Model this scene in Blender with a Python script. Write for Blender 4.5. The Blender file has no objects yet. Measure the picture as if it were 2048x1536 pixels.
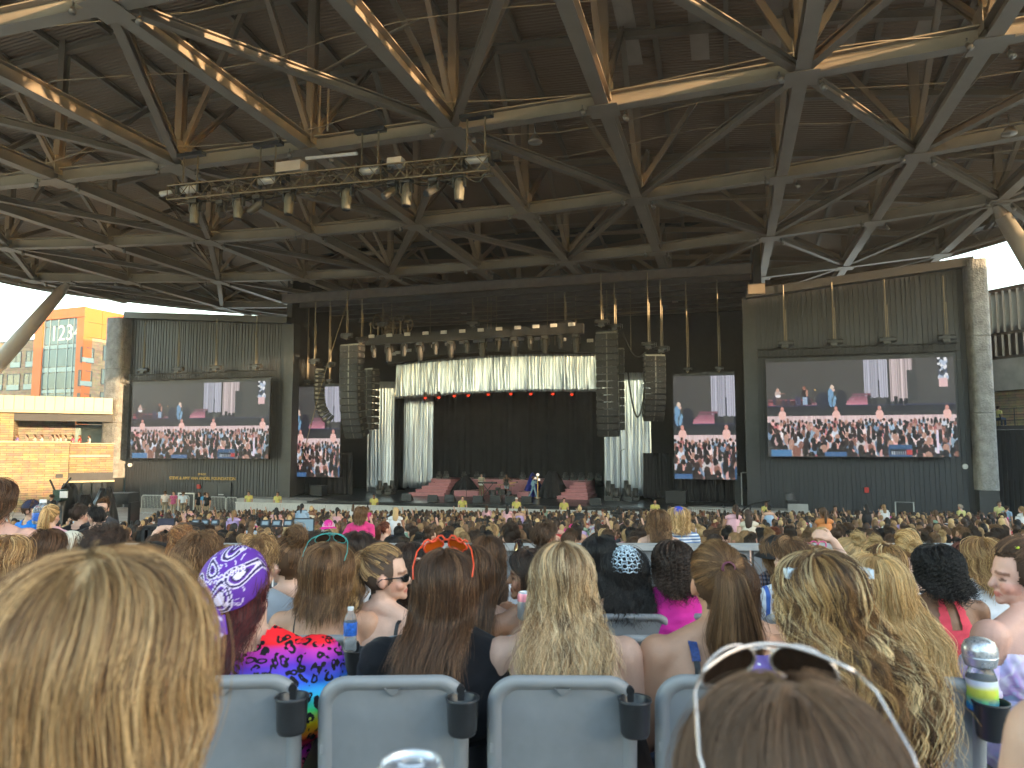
import bpy, math, random
import numpy as np
from mathutils import Matrix, Vector, Euler, noise as mnoise

rng = np.random.default_rng(7)
random.seed(7)
SC = bpy.context.scene
COL = SC.collection

# ------------------------------------------------------------------ camera
FPX = 1460.0                      # focal length in pixels of a 2048 px wide frame
PITCH = math.radians(5.0)
cam_d = bpy.data.cameras.new('camera')
cam_d.sensor_width = 36.0
cam_d.lens = 36.0 * FPX / 2048.0
cam_d.clip_start = 0.05
cam_d.clip_end = 3000
cam_d.dof.use_dof = True
cam_d.dof.focus_distance = 9.0
cam_d.dof.aperture_fstop = 5.0
cam = bpy.data.objects.new('camera', cam_d)
COL.objects.link(cam)
cam.location = (0, 0, 0)
cam.rotation_euler = (math.radians(90) + PITCH, 0, 0)
SC.camera = cam

# ------------------------------------------------------------------ light
SUN_EL = math.radians(5.0)
SUN_AZ = math.radians(126.0)      # clockwise from +Y (the view direction) seen from above
EXPO = 3.68
sd = Vector((math.sin(SUN_AZ) * math.cos(SUN_EL), math.cos(SUN_AZ) * math.cos(SUN_EL), math.sin(SUN_EL)))
world = bpy.data.worlds.new('World')
SC.world = world
world.use_nodes = True
wn = world.node_tree
wn.nodes.clear()
sky = wn.nodes.new('ShaderNodeTexSky')
sky.sky_type = 'NISHITA'
sky.sun_disc = False
sky.sun_elevation = SUN_EL
sky.sun_rotation = SUN_AZ
sky.air_density = 1.0
sky.dust_density = 0.55
sky.ozone_density = 0.9
bg = wn.nodes.new('ShaderNodeBackground')
bg.inputs['Strength'].default_value = 0.15
wo = wn.nodes.new('ShaderNodeOutputWorld')
wn.links.new(sky.outputs[0], bg.inputs[0])
wn.links.new(bg.outputs[0], wo.inputs[0])
sun_d = bpy.data.lights.new('sun', 'SUN')
sun_d.energy = 1.1
sun_d.angle = math.radians(0.6)
sun_d.color = (1.0, 0.70, 0.40)
sun = bpy.data.objects.new('sun', sun_d)
COL.objects.link(sun)
sun.location = sd * 100
sun.rotation_euler = (-sd).to_track_quat('-Z', 'Y').to_euler()
vs = SC.view_settings
vs.view_transform = 'Standard'
vs.look = 'None'
vs.exposure = EXPO
vs.gamma = 1.0
SC.cycles.use_denoising = True
SC.cycles.max_bounces = 5
SC.cycles.diffuse_bounces = 3
SC.cycles.glossy_bounces = 3
SC.cycles.transmission_bounces = 4
SC.cycles.use_adaptive_sampling = True
SC.cycles.adaptive_threshold = 0.02
SC.cycles.transparent_max_bounces = 8
SC.cycles.caustics_reflective = False
SC.cycles.caustics_refractive = False

# ------------------------------------------------------------------ frames and helpers
YAW = math.radians(16.5)
UV = Vector((math.cos(YAW), -math.sin(YAW), 0))    # along the stage front, to the right
VV = Vector((math.sin(YAW), math.cos(YAW), 0))     # into the stage
V0 = 52.5                                          # stage plane
U0 = -16.6                                         # stage centre
FLOOR = -5.2
DECK = -3.95

def R(u, v, z):
    return UV * u + VV * v + Vector((0, 0, z))

def ray(px, py):
    x = (px - 1024) / FPX
    z = (768 - py) / FPX
    return Vector((x, math.cos(PITCH) - z * math.sin(PITCH), math.sin(PITCH) + z * math.cos(PITCH)))

def onv(px, py, v):
    r = ray(px, py)
    t = v / r.dot(VV)
    p = r * t
    return p.dot(UV), p.z

def onz(px, py, z):
    r = ray(px, py)
    return r * (z / r.z)

def ond(px, py, d):
    r = ray(px, py)
    return r * (d / r.y)

def onp(px, py, o, s):
    """pixel ray onto the vertical plane through o along s: distance along s and height"""
    o = Vector(o); s = Vector(s).normalized()
    n = Vector((-s.y, s.x, 0))
    r = ray(px, py)
    p = r * (o.dot(n) / r.dot(n))
    return (p - o).dot(s), p.z

def srgb(*c):
    if len(c) == 1:
        h = c[0].lstrip('#')
        c = [int(h[i:i + 2], 16) for i in (0, 2, 4)]
    c = [x / 255.0 for x in c]
    return tuple(x / 12.92 if x <= 0.04045 else ((x + 0.055) / 1.055) ** 2.4 for x in c)

ROOT = {}

def props(o, label=None, cat=None, group=None, kind=None, category=None):
    cat = cat or category
    if label: o['label'] = label
    if cat: o['category'] = cat
    if group: o['group'] = group
    if kind: o['kind'] = kind
    return o

def thing(name, label, cat, loc=(0, 0, 0), rz=0.0, group=None, scale=1.0):
    o = bpy.data.objects.new(name, None)
    o.empty_display_size = 0.1
    COL.objects.link(o)
    o.location = loc
    o.rotation_euler = (0, 0, rz)
    o.scale = (scale, scale, scale)
    ROOT[o.name] = Matrix.LocRotScale(Vector(loc), Euler((0, 0, rz)), Vector((scale,) * 3))
    return props(o, label, cat, group)

def link(name, data, parent=None, loc=None, rot=None):
    o = bpy.data.objects.new(name, data)
    COL.objects.link(o)
    if parent is not None:
        o.parent = parent
    if loc is not None: o.location = loc
    if rot is not None: o.rotation_euler = rot
    return o

def mesh_np(name, V, F, mats, mi=None, smooth=False, cols=None):
    me = bpy.data.meshes.new(name)
    me.from_pydata([tuple(v) for v in V] if not isinstance(V, list) else V, [], F)
    for m in (mats if isinstance(mats, (list, tuple)) else [mats]):
        me.materials.append(m)
    if mi is not None:
        me.polygons.foreach_set('material_index', np.asarray(mi, dtype=np.int32))
    if smooth:
        me.polygons.foreach_set('use_smooth', np.ones(len(me.polygons), dtype=bool))
    if cols is not None:
        a = me.color_attributes.new('col', 'FLOAT_COLOR', 'POINT')
        c = np.ones((len(V), 4), dtype=np.float32)
        c[:, :3] = cols
        a.data.foreach_set('color', c.ravel())
    me.update()
    return me

BOXF = [(0, 1, 3, 2), (4, 6, 7, 5), (0, 4, 5, 1), (2, 3, 7, 6), (0, 2, 6, 4), (1, 5, 7, 3)]

class MB:
    def __init__(self):
        self.V = []; self.F = []; self.MI = []; self.C = []
    def add(self, V, F, mi=0, col=None):
        n = len(self.V)
        self.V.extend([tuple(v) for v in V])
        self.F.extend([tuple(i + n for i in f) for f in F])
        self.MI.extend([mi] * len(F))
        if col is not None:
            self.C.extend([col] * len(V))
        return self
    def box(self, c, s, ax=None, mi=0, col=None):
        c = Vector(c)
        X, Y, Z = ax if ax else (Vector((1, 0, 0)), Vector((0, 1, 0)), Vector((0, 0, 1)))
        V = []
        for i in (-.5, .5):
            for j in (-.5, .5):
                for k in (-.5, .5):
                    V.append(c + X * (i * s[0]) + Y * (j * s[1]) + Z * (k * s[2]))
        return self.add(V, BOXF, mi, col)
    def sbox(self, u0, u1, v0, v1, z0, z1, mi=0, col=None):
        return self.box(R((u0 + u1) / 2, (v0 + v1) / 2, (z0 + z1) / 2), (abs(u1 - u0), abs(v1 - v0), abs(z1 - z0)), (UV, VV, Vector((0, 0, 1))), mi, col)
    def beam(self, p, q, w, h, up=(0, 0, 1), mi=0):
        p = Vector(p); q = Vector(q)
        d = (q - p); L = d.length; d.normalize()
        up = Vector(up)
        s = d.cross(up)
        if s.length < 1e-4: s = d.cross(Vector((0, 1, 0)))
        s.normalize(); t = s.cross(d)
        return self.box((p + q) / 2, (L, w, h), (d, s, t), mi)
    def ibeam(self, p, q, w, h, tf=0.05, tw=0.04, up=(0, 0, 1), mi=0):
        p = Vector(p); q = Vector(q)
        d = (q - p).normalized(); up = Vector(up)
        s = d.cross(up)
        if s.length < 1e-4: s = d.cross(Vector((0, 1, 0)))
        s.normalize(); t = s.cross(d)
        pr = [(-w/2, -h/2), (w/2, -h/2), (w/2, -h/2+tf), (tw/2, -h/2+tf), (tw/2, h/2-tf), (w/2, h/2-tf), (w/2, h/2), (-w/2, h/2), (-w/2, h/2-tf), (-tw/2, h/2-tf), (-tw/2, -h/2+tf), (-w/2, -h/2+tf)]
        V = [p + s * a + t * b for a, b in pr] + [q + s * a + t * b for a, b in pr]
        n = 12
        F = [(i, (i + 1) % n, (i + 1) % n + n, i + n) for i in range(n)]
        F += [(0, 1, 2, 3, 10, 11)[::-1], (3, 4, 9, 10)[::-1], (4, 5, 6, 7, 8, 9)[::-1]]
        F += [tuple(i + n for i in f[::-1]) for f in F[-3:]]
        return self.add(V, F, mi)
    def tube(self, p, q, r, r2=None, n=8, mi=0, caps=True, col=None):
        p = Vector(p); q = Vector(q)
        if r2 is None: r2 = r
        d = (q - p).normalized()
        a = d.orthogonal().normalized(); b = d.cross(a)
        V = []
        for c, rr in ((p, r), (q, r2)):
            for i in range(n):
                t = 2 * math.pi * i / n
                V.append(c + a * (math.cos(t) * rr) + b * (math.sin(t) * rr))
        F = [(i, (i + 1) % n, (i + 1) % n + n, i + n) for i in range(n)]
        if caps:
            F += [tuple(range(n))[::-1], tuple(range(n, 2 * n))]
        return self.add(V, F, mi, col)
    def path(self, pts, r, n=6, mi=0, closed=False, col=None):
        pts = [Vector(p) for p in pts]
        m = len(pts)
        rr = r if isinstance(r, (list, tuple, np.ndarray)) else [r] * m
        V = []; F = []
        prev = None
        for k in range(m):
            if closed:
                d = pts[(k + 1) % m] - pts[k - 1]
            else:
                d = pts[min(k + 1, m - 1)] - pts[max(k - 1, 0)]
            if d.length < 1e-9: d = Vector((0, 0, 1))
            d.normalize()
            if prev is None:
                a = d.orthogonal().normalized()
            else:
                a = prev - d * prev.dot(d)
                a = a.normalized() if a.length > 1e-6 else d.orthogonal().normalized()
            prev = a
            b = d.cross(a)
            for i in range(n):
                t = 2 * math.pi * i / n
                V.append(pts[k] + a * (math.cos(t) * rr[k]) + b * (math.sin(t) * rr[k]))
        for k in range(m if closed else m - 1):
            k2 = (k + 1) % m
            for i in range(n):
                F.append((k * n + i, k * n + (i + 1) % n, k2 * n + (i + 1) % n, k2 * n + i))
        if not closed:
            F += [tuple(range(n))[::-1], tuple(range((m - 1) * n, m * n))]
        return self.add(V, F, mi, col)
    def lathe(self, prof, M=None, n=20, mi=0, col=None):
        M = M or Matrix()
        V = []; F = []
        for r, z in prof:
            for i in range(n):
                t = 2 * math.pi * i / n
                V.append(M @ Vector((r * math.cos(t), r * math.sin(t), z)))
        for k in range(len(prof) - 1):
            for i in range(n):
                F.append((k * n + i, k * n + (i + 1) % n, (k + 1) * n + (i + 1) % n, (k + 1) * n + i))
        return self.add(V, F, mi, col)
    def grid(self, fn, nu, nv, mi=0, closed=False):
        V = [fn(i / nu, j / nv) for j in range(nv + 1) for i in range(nu + (0 if closed else 1))]
        w = nu if closed else nu + 1
        F = []
        for j in range(nv):
            for i in range(nu):
                F.append((j * w + i, j * w + (i + 1) % w, (j + 1) * w + (i + 1) % w, (j + 1) * w + i))
        return self.add(V, F, mi)
    def ell(self, c, r, M=None, nu=12, nv=8, mi=0, col=None):
        c = Vector(c)
        V = []; F = []
        for j in range(nv + 1):
            ph = math.pi * j / nv
            for i in range(nu):
                t = 2 * math.pi * i / nu
                p = Vector((r[0] * math.sin(ph) * math.cos(t), r[1] * math.sin(ph) * math.sin(t), r[2] * math.cos(ph)))
                V.append(c + (M @ p if M else p))
        for j in range(nv):
            for i in range(nu):
                F.append((j * nu + i, (j + 1) * nu + i, (j + 1) * nu + (i + 1) % nu, j * nu + (i + 1) % nu))
        return self.add(V, F, mi, col)
    def mesh(self, name, mats, smooth=False, inv=None):
        V = self.V
        if inv is not None:
            A = np.array(inv)
            W = np.array(V, dtype=float) @ A[:3, :3].T + A[:3, 3]
            V = [tuple(x) for x in W.tolist()]
        return mesh_np(name, V, self.F, mats, self.MI, smooth, np.array(self.C) if self.C and len(self.C) == len(self.V) else None)
    def build(self, name, mats, parent=None, smooth=False, local=False, **pr):
        inv = None
        if parent is not None and not local:
            inv = ROOT[parent.name].inverted()
        o = link(name, self.mesh(name, mats, smooth, inv), parent)
        ROOT[o.name] = ROOT[parent.name] if parent is not None else Matrix()
        return props(o, **pr)

# ------------------------------------------------------------------ materials
def nodes(name):
    m = bpy.data.materials.new(name)
    m.use_nodes = True
    nt = m.node_tree
    return m, nt, nt.nodes['Principled BSDF']

def N(nt, t, **kw):
    n = nt.nodes.new(t)
    for k, v in kw.items():
        if k.startswith('i_'):
            n.inputs[k[2:].replace('_', ' ')].default_value = v
        else:
            setattr(n, k, v)
    return n

def setin(b, **kw):
    for k, v in kw.items():
        b.inputs[k.replace('_', ' ')].default_value = v

def M(name, col, rough=0.6, metal=0.0, var=0.15, vs=2.0, bump=0.0, bs=40.0, spec=0.5, stretch=(1, 1, 1), dirt=None, coat=0.0):
    """plain procedural material: noise-varied colour, varied roughness, fine bump"""
    m, nt, b = nodes(name)
    L = nt.links
    tc = N(nt, 'ShaderNodeTexCoord')
    mp = N(nt, 'ShaderNodeMapping')
    mp.inputs['Scale'].default_value = stretch
    L.new(tc.outputs['Object'], mp.inputs[0])
    nz = N(nt, 'ShaderNodeTexNoise', i_Scale=vs, i_Detail=6.0, i_Roughness=0.6)
    L.new(mp.outputs[0], nz.inputs['Vector'])
    rp = N(nt, 'ShaderNodeValToRGB')
    c = Vector(col[:3])
    lo = c * (1 - var); hi = c * (1 + var)
    if dirt: lo = Vector(dirt)
    rp.color_ramp.elements[0].position = 0.3
    rp.color_ramp.elements[1].position = 0.7
    rp.color_ramp.elements[0].color = (*lo, 1)
    rp.color_ramp.elements[1].color = (*[min(1, x) for x in hi], 1)
    L.new(nz.outputs['Fac'], rp.inputs[0])
    L.new(rp.outputs[0], b.inputs['Base Color'])
    mr = N(nt, 'ShaderNodeMapRange')
    mr.inputs['To Min'].default_value = max(0.02, rough - 0.08)
    mr.inputs['To Max'].default_value = min(1, rough + 0.08)
    L.new(nz.outputs['Fac'], mr.inputs[0])
    L.new(mr.outputs[0], b.inputs['Roughness'])
    b.inputs['Metallic'].default_value = metal
    b.inputs['Specular IOR Level'].default_value = spec
    b.inputs['Coat Weight'].default_value = coat
    if bump > 0:
        n2 = N(nt, 'ShaderNodeTexNoise', i_Scale=bs, i_Detail=4.0)
        L.new(mp.outputs[0], n2.inputs['Vector'])
        bp = N(nt, 'ShaderNodeBump', i_Strength=min(1.0, bump * 10), i_Distance=bump)
        L.new(n2.outputs['Fac'], bp.inputs['Height'])
        L.new(bp.outputs[0], b.inputs['Normal'])
    return m

def Mcol(name, rough=0.7, attr='col', bump=0.0, bs=30.0, mult=1.0, metal=0.0):
    """colour from a colour attribute, with fine noise"""
    m, nt, b = nodes(name)
    L = nt.links
    at = N(nt, 'ShaderNodeAttribute', attribute_name=attr)
    L.new(at.outputs['Color'], b.inputs['Base Color'])
    b.inputs['Roughness'].default_value = rough
    b.inputs['Metallic'].default_value = metal
    if bump:
        tc = N(nt, 'ShaderNodeTexCoord')
        n2 = N(nt, 'ShaderNodeTexNoise', i_Scale=bs, i_Detail=4.0)
        L.new(tc.outputs['Object'], n2.inputs['Vector'])
        bp = N(nt, 'ShaderNodeBump', i_Strength=0.5, i_Distance=bump)
        L.new(n2.outputs['Fac'], bp.inputs['Height'])
        L.new(bp.outputs[0], b.inputs['Normal'])
    return m

def Memit(name, col, strength):
    m, nt, b = nodes(name)
    setin(b, Base_Color=(0, 0, 0, 1), Emission_Color=(*col, 1), Emission_Strength=strength, Roughness=0.5)
    m.cycles.emission_sampling = 'NONE'
    return m

def stone_mat(name, c1, c2, mortar, sx, sy, sq=1.0, axes='uz', bump=0.02, ms=0.012):
    """coursed masonry from a brick texture laid along the wall"""
    m, nt, b = nodes(name)
    L = nt.links
    at = N(nt, 'ShaderNodeUVMap')
    br = N(nt, 'ShaderNodeTexBrick', offset=0.43, squash=sq)
    br.inputs['Scale'].default_value = 1.0
    br.inputs['Brick Width'].default_value = sx
    br.inputs['Row Height'].default_value = sy
    br.inputs['Mortar Size'].default_value = ms
    br.inputs['Mortar Smooth'].default_value = 0.2
    br.inputs['Color1'].default_value = (*c1, 1)
    br.inputs['Color2'].default_value = (*c2, 1)
    br.inputs['Mortar'].default_value = (*mortar, 1)
    L.new(at.outputs[0], br.inputs['Vector'])
    nz = N(nt, 'ShaderNodeTexNoise', i_Scale=2.5, i_Detail=5.0)
    L.new(at.outputs[0], nz.inputs['Vector'])
    mx = N(nt, 'ShaderNodeMix', data_type='RGBA', blend_type='OVERLAY')
    mx.inputs[0].default_value = 0.55
    L.new(br.outputs['Color'], mx.inputs[6]); L.new(nz.outputs['Color'], mx.inputs[7])
    hs = N(nt, 'ShaderNodeHueSaturation', i_Saturation=0.9)
    L.new(mx.outputs[2], hs.inputs['Color'])
    L.new(hs.outputs[0], b.inputs['Base Color'])
    b.inputs['Roughness'].default_value = 0.85
    bp = N(nt, 'ShaderNodeBump', i_Strength=0.8, i_Distance=bump)
    inv = N(nt, 'ShaderNodeMath', operation='SUBTRACT')
    inv.inputs[0].default_value = 1.0
    L.new(br.outputs['Fac'], inv.inputs[1])
    L.new(inv.outputs[0], bp.inputs['Height'])
    L.new(bp.outputs[0], b.inputs['Normal'])
    return m

def uv_wall(o, s):
    """UV = metres along the horizontal direction s and height"""
    me = o.data
    uvl = me.uv_layers.new(name='UVMap')
    co = np.empty(len(me.vertices) * 3); me.vertices.foreach_get('co', co); co = co.reshape(-1, 3)
    li = np.empty(len(me.loops), dtype=np.int32); me.loops.foreach_get('vertex_index', li)
    s = np.array(s)
    n = np.array([-s[1], s[0], 0])
    # faces that look along s use the other direction
    uvs = np.zeros((len(me.loops), 2))
    for p in me.polygons:
        nn = np.array(p.normal)
        d = s if abs(nn @ s) < 0.7 else n
        for l in p.loop_indices:
            c = co[li[l]]
            uvs[l] = (c @ d, c[2])
    uvl.data.foreach_set('uv', uvs.ravel())

def wall_quad(mb, o, s, a0, a1, z0, z1, depth, mi=0, t=0.0):
    """box on the wall plane through o along s: from a0 to a1, z0 to z1, set t proud, depth thick (backwards)"""
    o = Vector(o); s = Vector(s).normalized()
    n = Vector((s.y, -s.x, 0))    # towards the camera side for s pointing right
    c = o + s * ((a0 + a1) / 2) + n * (t - depth / 2)
    c.z = (z0 + z1) / 2
    mb.box(c, (abs(a1 - a0), depth, abs(z1 - z0)), (s, n, Vector((0, 0, 1))), mi)
    return mb

def text_obj(name, body, mat, loc, ax, size, parent, ext=0.01, align='CENTER', spacing=1.0):
    cu = bpy.data.curves.new(name, 'FONT')
    cu.body = body; cu.size = size; cu.extrude = ext; cu.align_x = align; cu.align_y = 'CENTER'
    cu.space_character = spacing
    cu.materials.append(mat)
    tmp = bpy.data.objects.new(name + '_tmp', cu)
    me = bpy.data.meshes.new_from_object(tmp)
    bpy.data.objects.remove(tmp)
    o = link(name, me, parent)
    ROOT[o.name] = ROOT[parent.name] if parent is not None else Matrix()
    X, Z = Vector(ax[0]).normalized(), Vector(ax[1]).normalized()
    Y = X.cross(Z)
    rm = Matrix((X, Z, X.cross(Z))).transposed().to_4x4()
    mw = Matrix.Translation(Vector(loc)) @ rm
    o.matrix_local = (ROOT[parent.name].inverted() @ mw) if parent is not None else mw
    return o

# ------------------------------------------------------------------ setting: ground and terraces
HLd = [0.0, 0.8, 2.35, 3.25, 4.15, 5.1, 6.2, 10.0, 11.0, 16.0, 22.0, 30.0, 45.0, 60.0]
HLz = [-0.05, -0.10, -0.29, -0.41, -0.53, -0.63, -0.75, -1.20, -1.28, -1.71, -2.20, -2.80, -3.78, -3.83]
def headline(d): return float(np.interp(d, HLd, HLz))
def rowd(k): return 2.15 + 0.95 * k               # distance of the chair backs of row k
def rowfloor(k): return headline(rowd(k) + 0.2) - 1.30

m_conc = M('concrete', (0.36, 0.36, 0.35), 0.8, var=0.18, vs=1.2, bump=0.004, bs=60)
m_concd = M('dark_concrete', (0.16, 0.16, 0.155), 0.85, var=0.25, vs=0.8, bump=0.004, bs=50)
m_bounce = M('bounce_paving', (0.48, 0.44, 0.38), 0.9, var=0.25, vs=0.6, bump=0.006, bs=80)  # pale ground, added to bounce light up into the roof
m_steel = M('roof_steel', (0.235, 0.178, 0.125), 0.5, var=0.12, vs=0.7, bump=0.002, bs=20)
m_steel2 = M('roof_steel_light', (0.29, 0.23, 0.168), 0.45, var=0.12, vs=0.7)
m_black = M('black_paint', (0.018, 0.018, 0.018), 0.5, var=0.3, vs=3)
m_dark = M('dark_metal', (0.03, 0.03, 0.032), 0.4, metal=0.3, var=0.3, vs=4)
m_alu = M('aluminium', (0.5, 0.5, 0.5), 0.35, metal=0.9, var=0.1, vs=6)

mb = MB()
mb.box((0, 400, FLOOR - 0.5), (3000, 2600, 1.0))
mb.build('ground', m_bounce, kind='structure')

mb = MB()                                         # stepped seating floor, falling towards the stage
prof = [(-30.0, 1.2), (-20, 0.4), (-10.0, -0.55), (-3.0, -1.15), (-0.9, -1.22), (-0.9, -1.35), (0.15, -1.35), (0.15, -1.42), (1.55, -1.42)]
for k in range(0, 46):
    z = rowfloor(k)
    if rowd(k) > 46: break
    prof += [(rowd(k) - 0.6, z), (rowd(k) + 0.35, z)]
last = prof[-1]
prof += [(last[0], FLOOR - 0.01)]
V = []; F = []
for x in (-48, 30):
    V += [(x, y, z) for y, z in prof] + [(x, last[0], -6.3), (x, -30, -6.3)]
n = len(prof) + 2
F = [(i, (i + 1) % n, (i + 1) % n + n, i + n) for i in range(n)] + [tuple(range(n))[::-1], tuple(range(n, 2 * n))]
MB().add(V, F).build('seating_terrace', m_conc, kind='structure')

# ------------------------------------------------------------------ canopy roof over the seats
RH = 13.0
RC = (-17.0, 25.0); RA = 41.0
def rho(u, v):
    b = 46.0 if v > RC[1] else 29.0
    return math.hypot((u - RC[0]) / RA, (v - RC[1]) / b)
def lift(v): return 0.10 * max(0.0, 45.0 - v)      # rise added towards the back to let the low sun in under the roof
def ztop(u, v):
    return RH + 1.2 + lift(v) + 4.2 * max(0.0, 1 - rho(u, v) ** 2)
roof = thing('canopy_roof', 'huge oval canopy roof of brown steel trusses over the audience', 'roof', R(*RC, RH))

m_deck, nt, b = nodes('roof_deck')
L = nt.links
tc = N(nt, 'ShaderNodeTexCoord')
mp = N(nt, 'ShaderNodeMapping'); mp.inputs['Rotation'].default_value = (0, 0, YAW)
L.new(tc.outputs['Object'], mp.inputs[0])
wv = N(nt, 'ShaderNodeTexWave', wave_type='BANDS', bands_direction='Y', i_Scale=1.6)
L.new(mp.outputs[0], wv.inputs['Vector'])
nz = N(nt, 'ShaderNodeTexNoise', i_Scale=0.25, i_Detail=4.0)
L.new(mp.outputs[0], nz.inputs['Vector'])
rp = N(nt, 'ShaderNodeValToRGB')
rp.color_ramp.elements[0].color = (0.25, 0.16, 0.10, 1); rp.color_ramp.elements[1].color = (0.33, 0.215, 0.14, 1)
L.new(nz.outputs['Fac'], rp.inputs[0]); L.new(rp.outputs[0], b.inputs['Base Color'])
bp = N(nt, 'ShaderNodeBump', i_Strength=0.6, i_Distance=0.05)
L.new(wv.outputs['Fac'], bp.inputs['Height']); L.new(bp.outputs[0], b.inputs['Normal'])
setin(b, Roughness=0.6)

ZAX = Vector((0, 0, 1))
mb = MB()                                          # deck, two skins
NR, NA = 10, 72
def deckp(i, j, dz):
    a = 2 * math.pi * j / NA; r = i / NR
    b_ = 46.0 if math.sin(a) > 0 else 29.0
    u = RC[0] + RA * r * math.cos(a); v = RC[1] + b_ * r * math.sin(a)
    return R(u, v, ztop(u, v) + dz)
for dz, flip in ((0.0, False), (0.35, True)):
    V = [deckp(i, j, dz) for i in range(NR + 1) for j in range(NA)]
    F = []
    for i in range(NR):
        for j in range(NA):
            q = (i * NA + j, i * NA + (j + 1) % NA, (i + 1) * NA + (j + 1) % NA, (i + 1) * NA + j)
            F.append(q if flip else q[::-1])
    mb.add(V, F)
mb.build('deck', m_deck, roof)
# curved fascia truss around the edge
mb = MB()
def edgep(a, z, k=1.0):
    b_ = 46.0 if math.sin(a) > 0 else 29.0
    v = RC[1] + b_ * k * math.sin(a)
    return R(RC[0] + RA * k * math.cos(a), v, z + lift(v))
NE = 120
mb.path([edgep(2 * math.pi * j / NE, RH - 0.1, .985) for j in range(NE)], 0.13, 6, closed=True)
mb.path([edgep(2 * math.pi * j / NE, RH + 1.1, .985) for j in range(NE)], 0.15, 6, closed=True)
for j in range(NE):
    a0 = 2 * math.pi * j / NE; a1 = 2 * math.pi * (j + 0.5) / NE; a2 = 2 * math.pi * (j + 1) / NE
    mb.tube(edgep(a0, RH - 0.1, .985), edgep(a1, RH + 1.1, .985), 0.06, n=5)
    mb.tube(edgep(a1, RH + 1.1, .985), edgep(a2, RH - 0.1, .985), 0.06, n=5)
mb.build('edge_truss', m_steel, roof)
mb = MB()
mb.grid(lambda s, t: edgep(2 * math.pi * s, RH - 0.12 + 2.0 * t, 1.012), NE, 1, closed=False)
mb.build('fascia', m_steel, roof)
mb = MB()
mb.grid(lambda s, t: edgep(2 * math.pi * s, RH + 1.02 - 0.9 * (1 - t), 0.955 + 0.055 * t), NE, 1)
mb.build('soffit', m_deck, roof)

ucols = [-50.7, -44.0, -37.3, -30.6, -23.8, -17.0, -10.4, -4.2, 2.7, 8.2, 13.8, 19.3]
vrows = [26.5 + 10.8 * k for k in range(-2, 4)]
def span_u(v):
    b_ = 46.0 if v > RC[1] else 29.0
    t = 1 - ((v - RC[1]) / b_) ** 2
    return (RC[0] - RA * math.sqrt(t), RC[0] + RA * math.sqrt(t)) if t > 0 else None
def span_v(u):
    t = 1 - ((u - RC[0]) / RA) ** 2
    return (RC[1] - 29.0 * math.sqrt(t), RC[1] + 46.0 * math.sqrt(t)) if t > 0 else None
BOXES = {}
def part_beam(name, p, q, w, h, mat=None, kind='i', up=(0, 0, 1)):
    mb = MB()
    if kind == 'i': mb.ibeam(p, q, w, h, up=up)
    else: mb.beam(p, q, w, h, up=up)
    return mb.build(name, mat or m_steel, roof)
KROW = [0.0, 0.0008, 0.002, 0.0046, 0.006, 0.006]
def vrow(j, u): return vrows[j] + (0.6 if j >= 3 else 0.3) - KROW[j] * (u + 18) ** 2   # the rows follow the oval
for j in range(len(vrows)):
    pts = [(u, vrow(j, u)) for u in [-57.0] + ucols + [24.0] if rho(u, vrow(j, u)) < 1.02]
    if len(pts) < 2: continue
    mb = MB()
    for (a, c), (e, f) in zip(pts[:-1], pts[1:]): mb.ibeam(R(a, c, RH), R(e, f, RH), 0.46, 0.62)
    mb.build('bottom_chord', m_steel2, roof)
for u in ucols:
    s = span_v(u)
    if s: part_beam('cross_chord', R(u, s[0], RH - 0.02), R(u, min(s[1], 66), RH - 0.02), 0.5, 0.60, m_steel2, kind='i')
nd = {}
for i, u in enumerate(ucols):
    for j in range(len(vrows)):
        v = vrow(j, u)
        if rho(u, v) < 1.0: nd[(i, j)] = (u, v)
for (i, j), (u, v) in nd.items():
    if (i + j) % 2 == 0:                            # horizontal bracing, checkerboard
        for di in (-1, 1):
            for dj in (-1, 1):
                t = nd.get((i + di, j + dj))
                if t is not None and dj < 0: continue   # built from its other end
                if t is None:
                    t = (u + 6.6 * di, v + 10.8 * dj)
                    k = 1.0
                    while rho(u + (t[0] - u) * k, v + (t[1] - v) * k) > 0.98 and k > 0.1: k -= 0.05
                    if k < 0.3: continue
                    t = (u + (t[0] - u) * k, v + (t[1] - v) * k)
                p = R(u, v, RH - 0.05); q = R(*t, RH - 0.05)
                d = (q - p).normalized()
                part_beam('brace', p + d * 0.5, q - d * 0.4, 0.3, 0.34)
    # post and web members up to the deck
    part_beam('post', R(u, v, RH + 0.3), R(u, v, ztop(u, v)), 0.36, 0.36, kind='i', up=VV)
    for du, dv in ((3.3, 0), (-3.3, 0), (0, 5.4), (0, -5.4)):
        uu, vv = u + du, v + dv
        if rho(uu, vv) > 0.97 or (du and (i + j) % 2): continue
        part_beam('web_member', R(u, v, RH + 0.3), R(uu, vv, ztop(uu, vv) - 0.25), 0.22, 0.24, kind='b' if du else 'i')
    # gusset plates
    mb = MB()
    mb.box(R(u, v, RH - 0.345), (1.1, 1.1, 0.03), (UV, VV, ZAX))
    for sx in (-1, 1):
        mb.box(R(u + sx * 0.27, v, RH + 0.45), (0.03, 0.9, 0.9), (UV, VV, ZAX))
    mb.build('gusset', m_steel2, roof)
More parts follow.
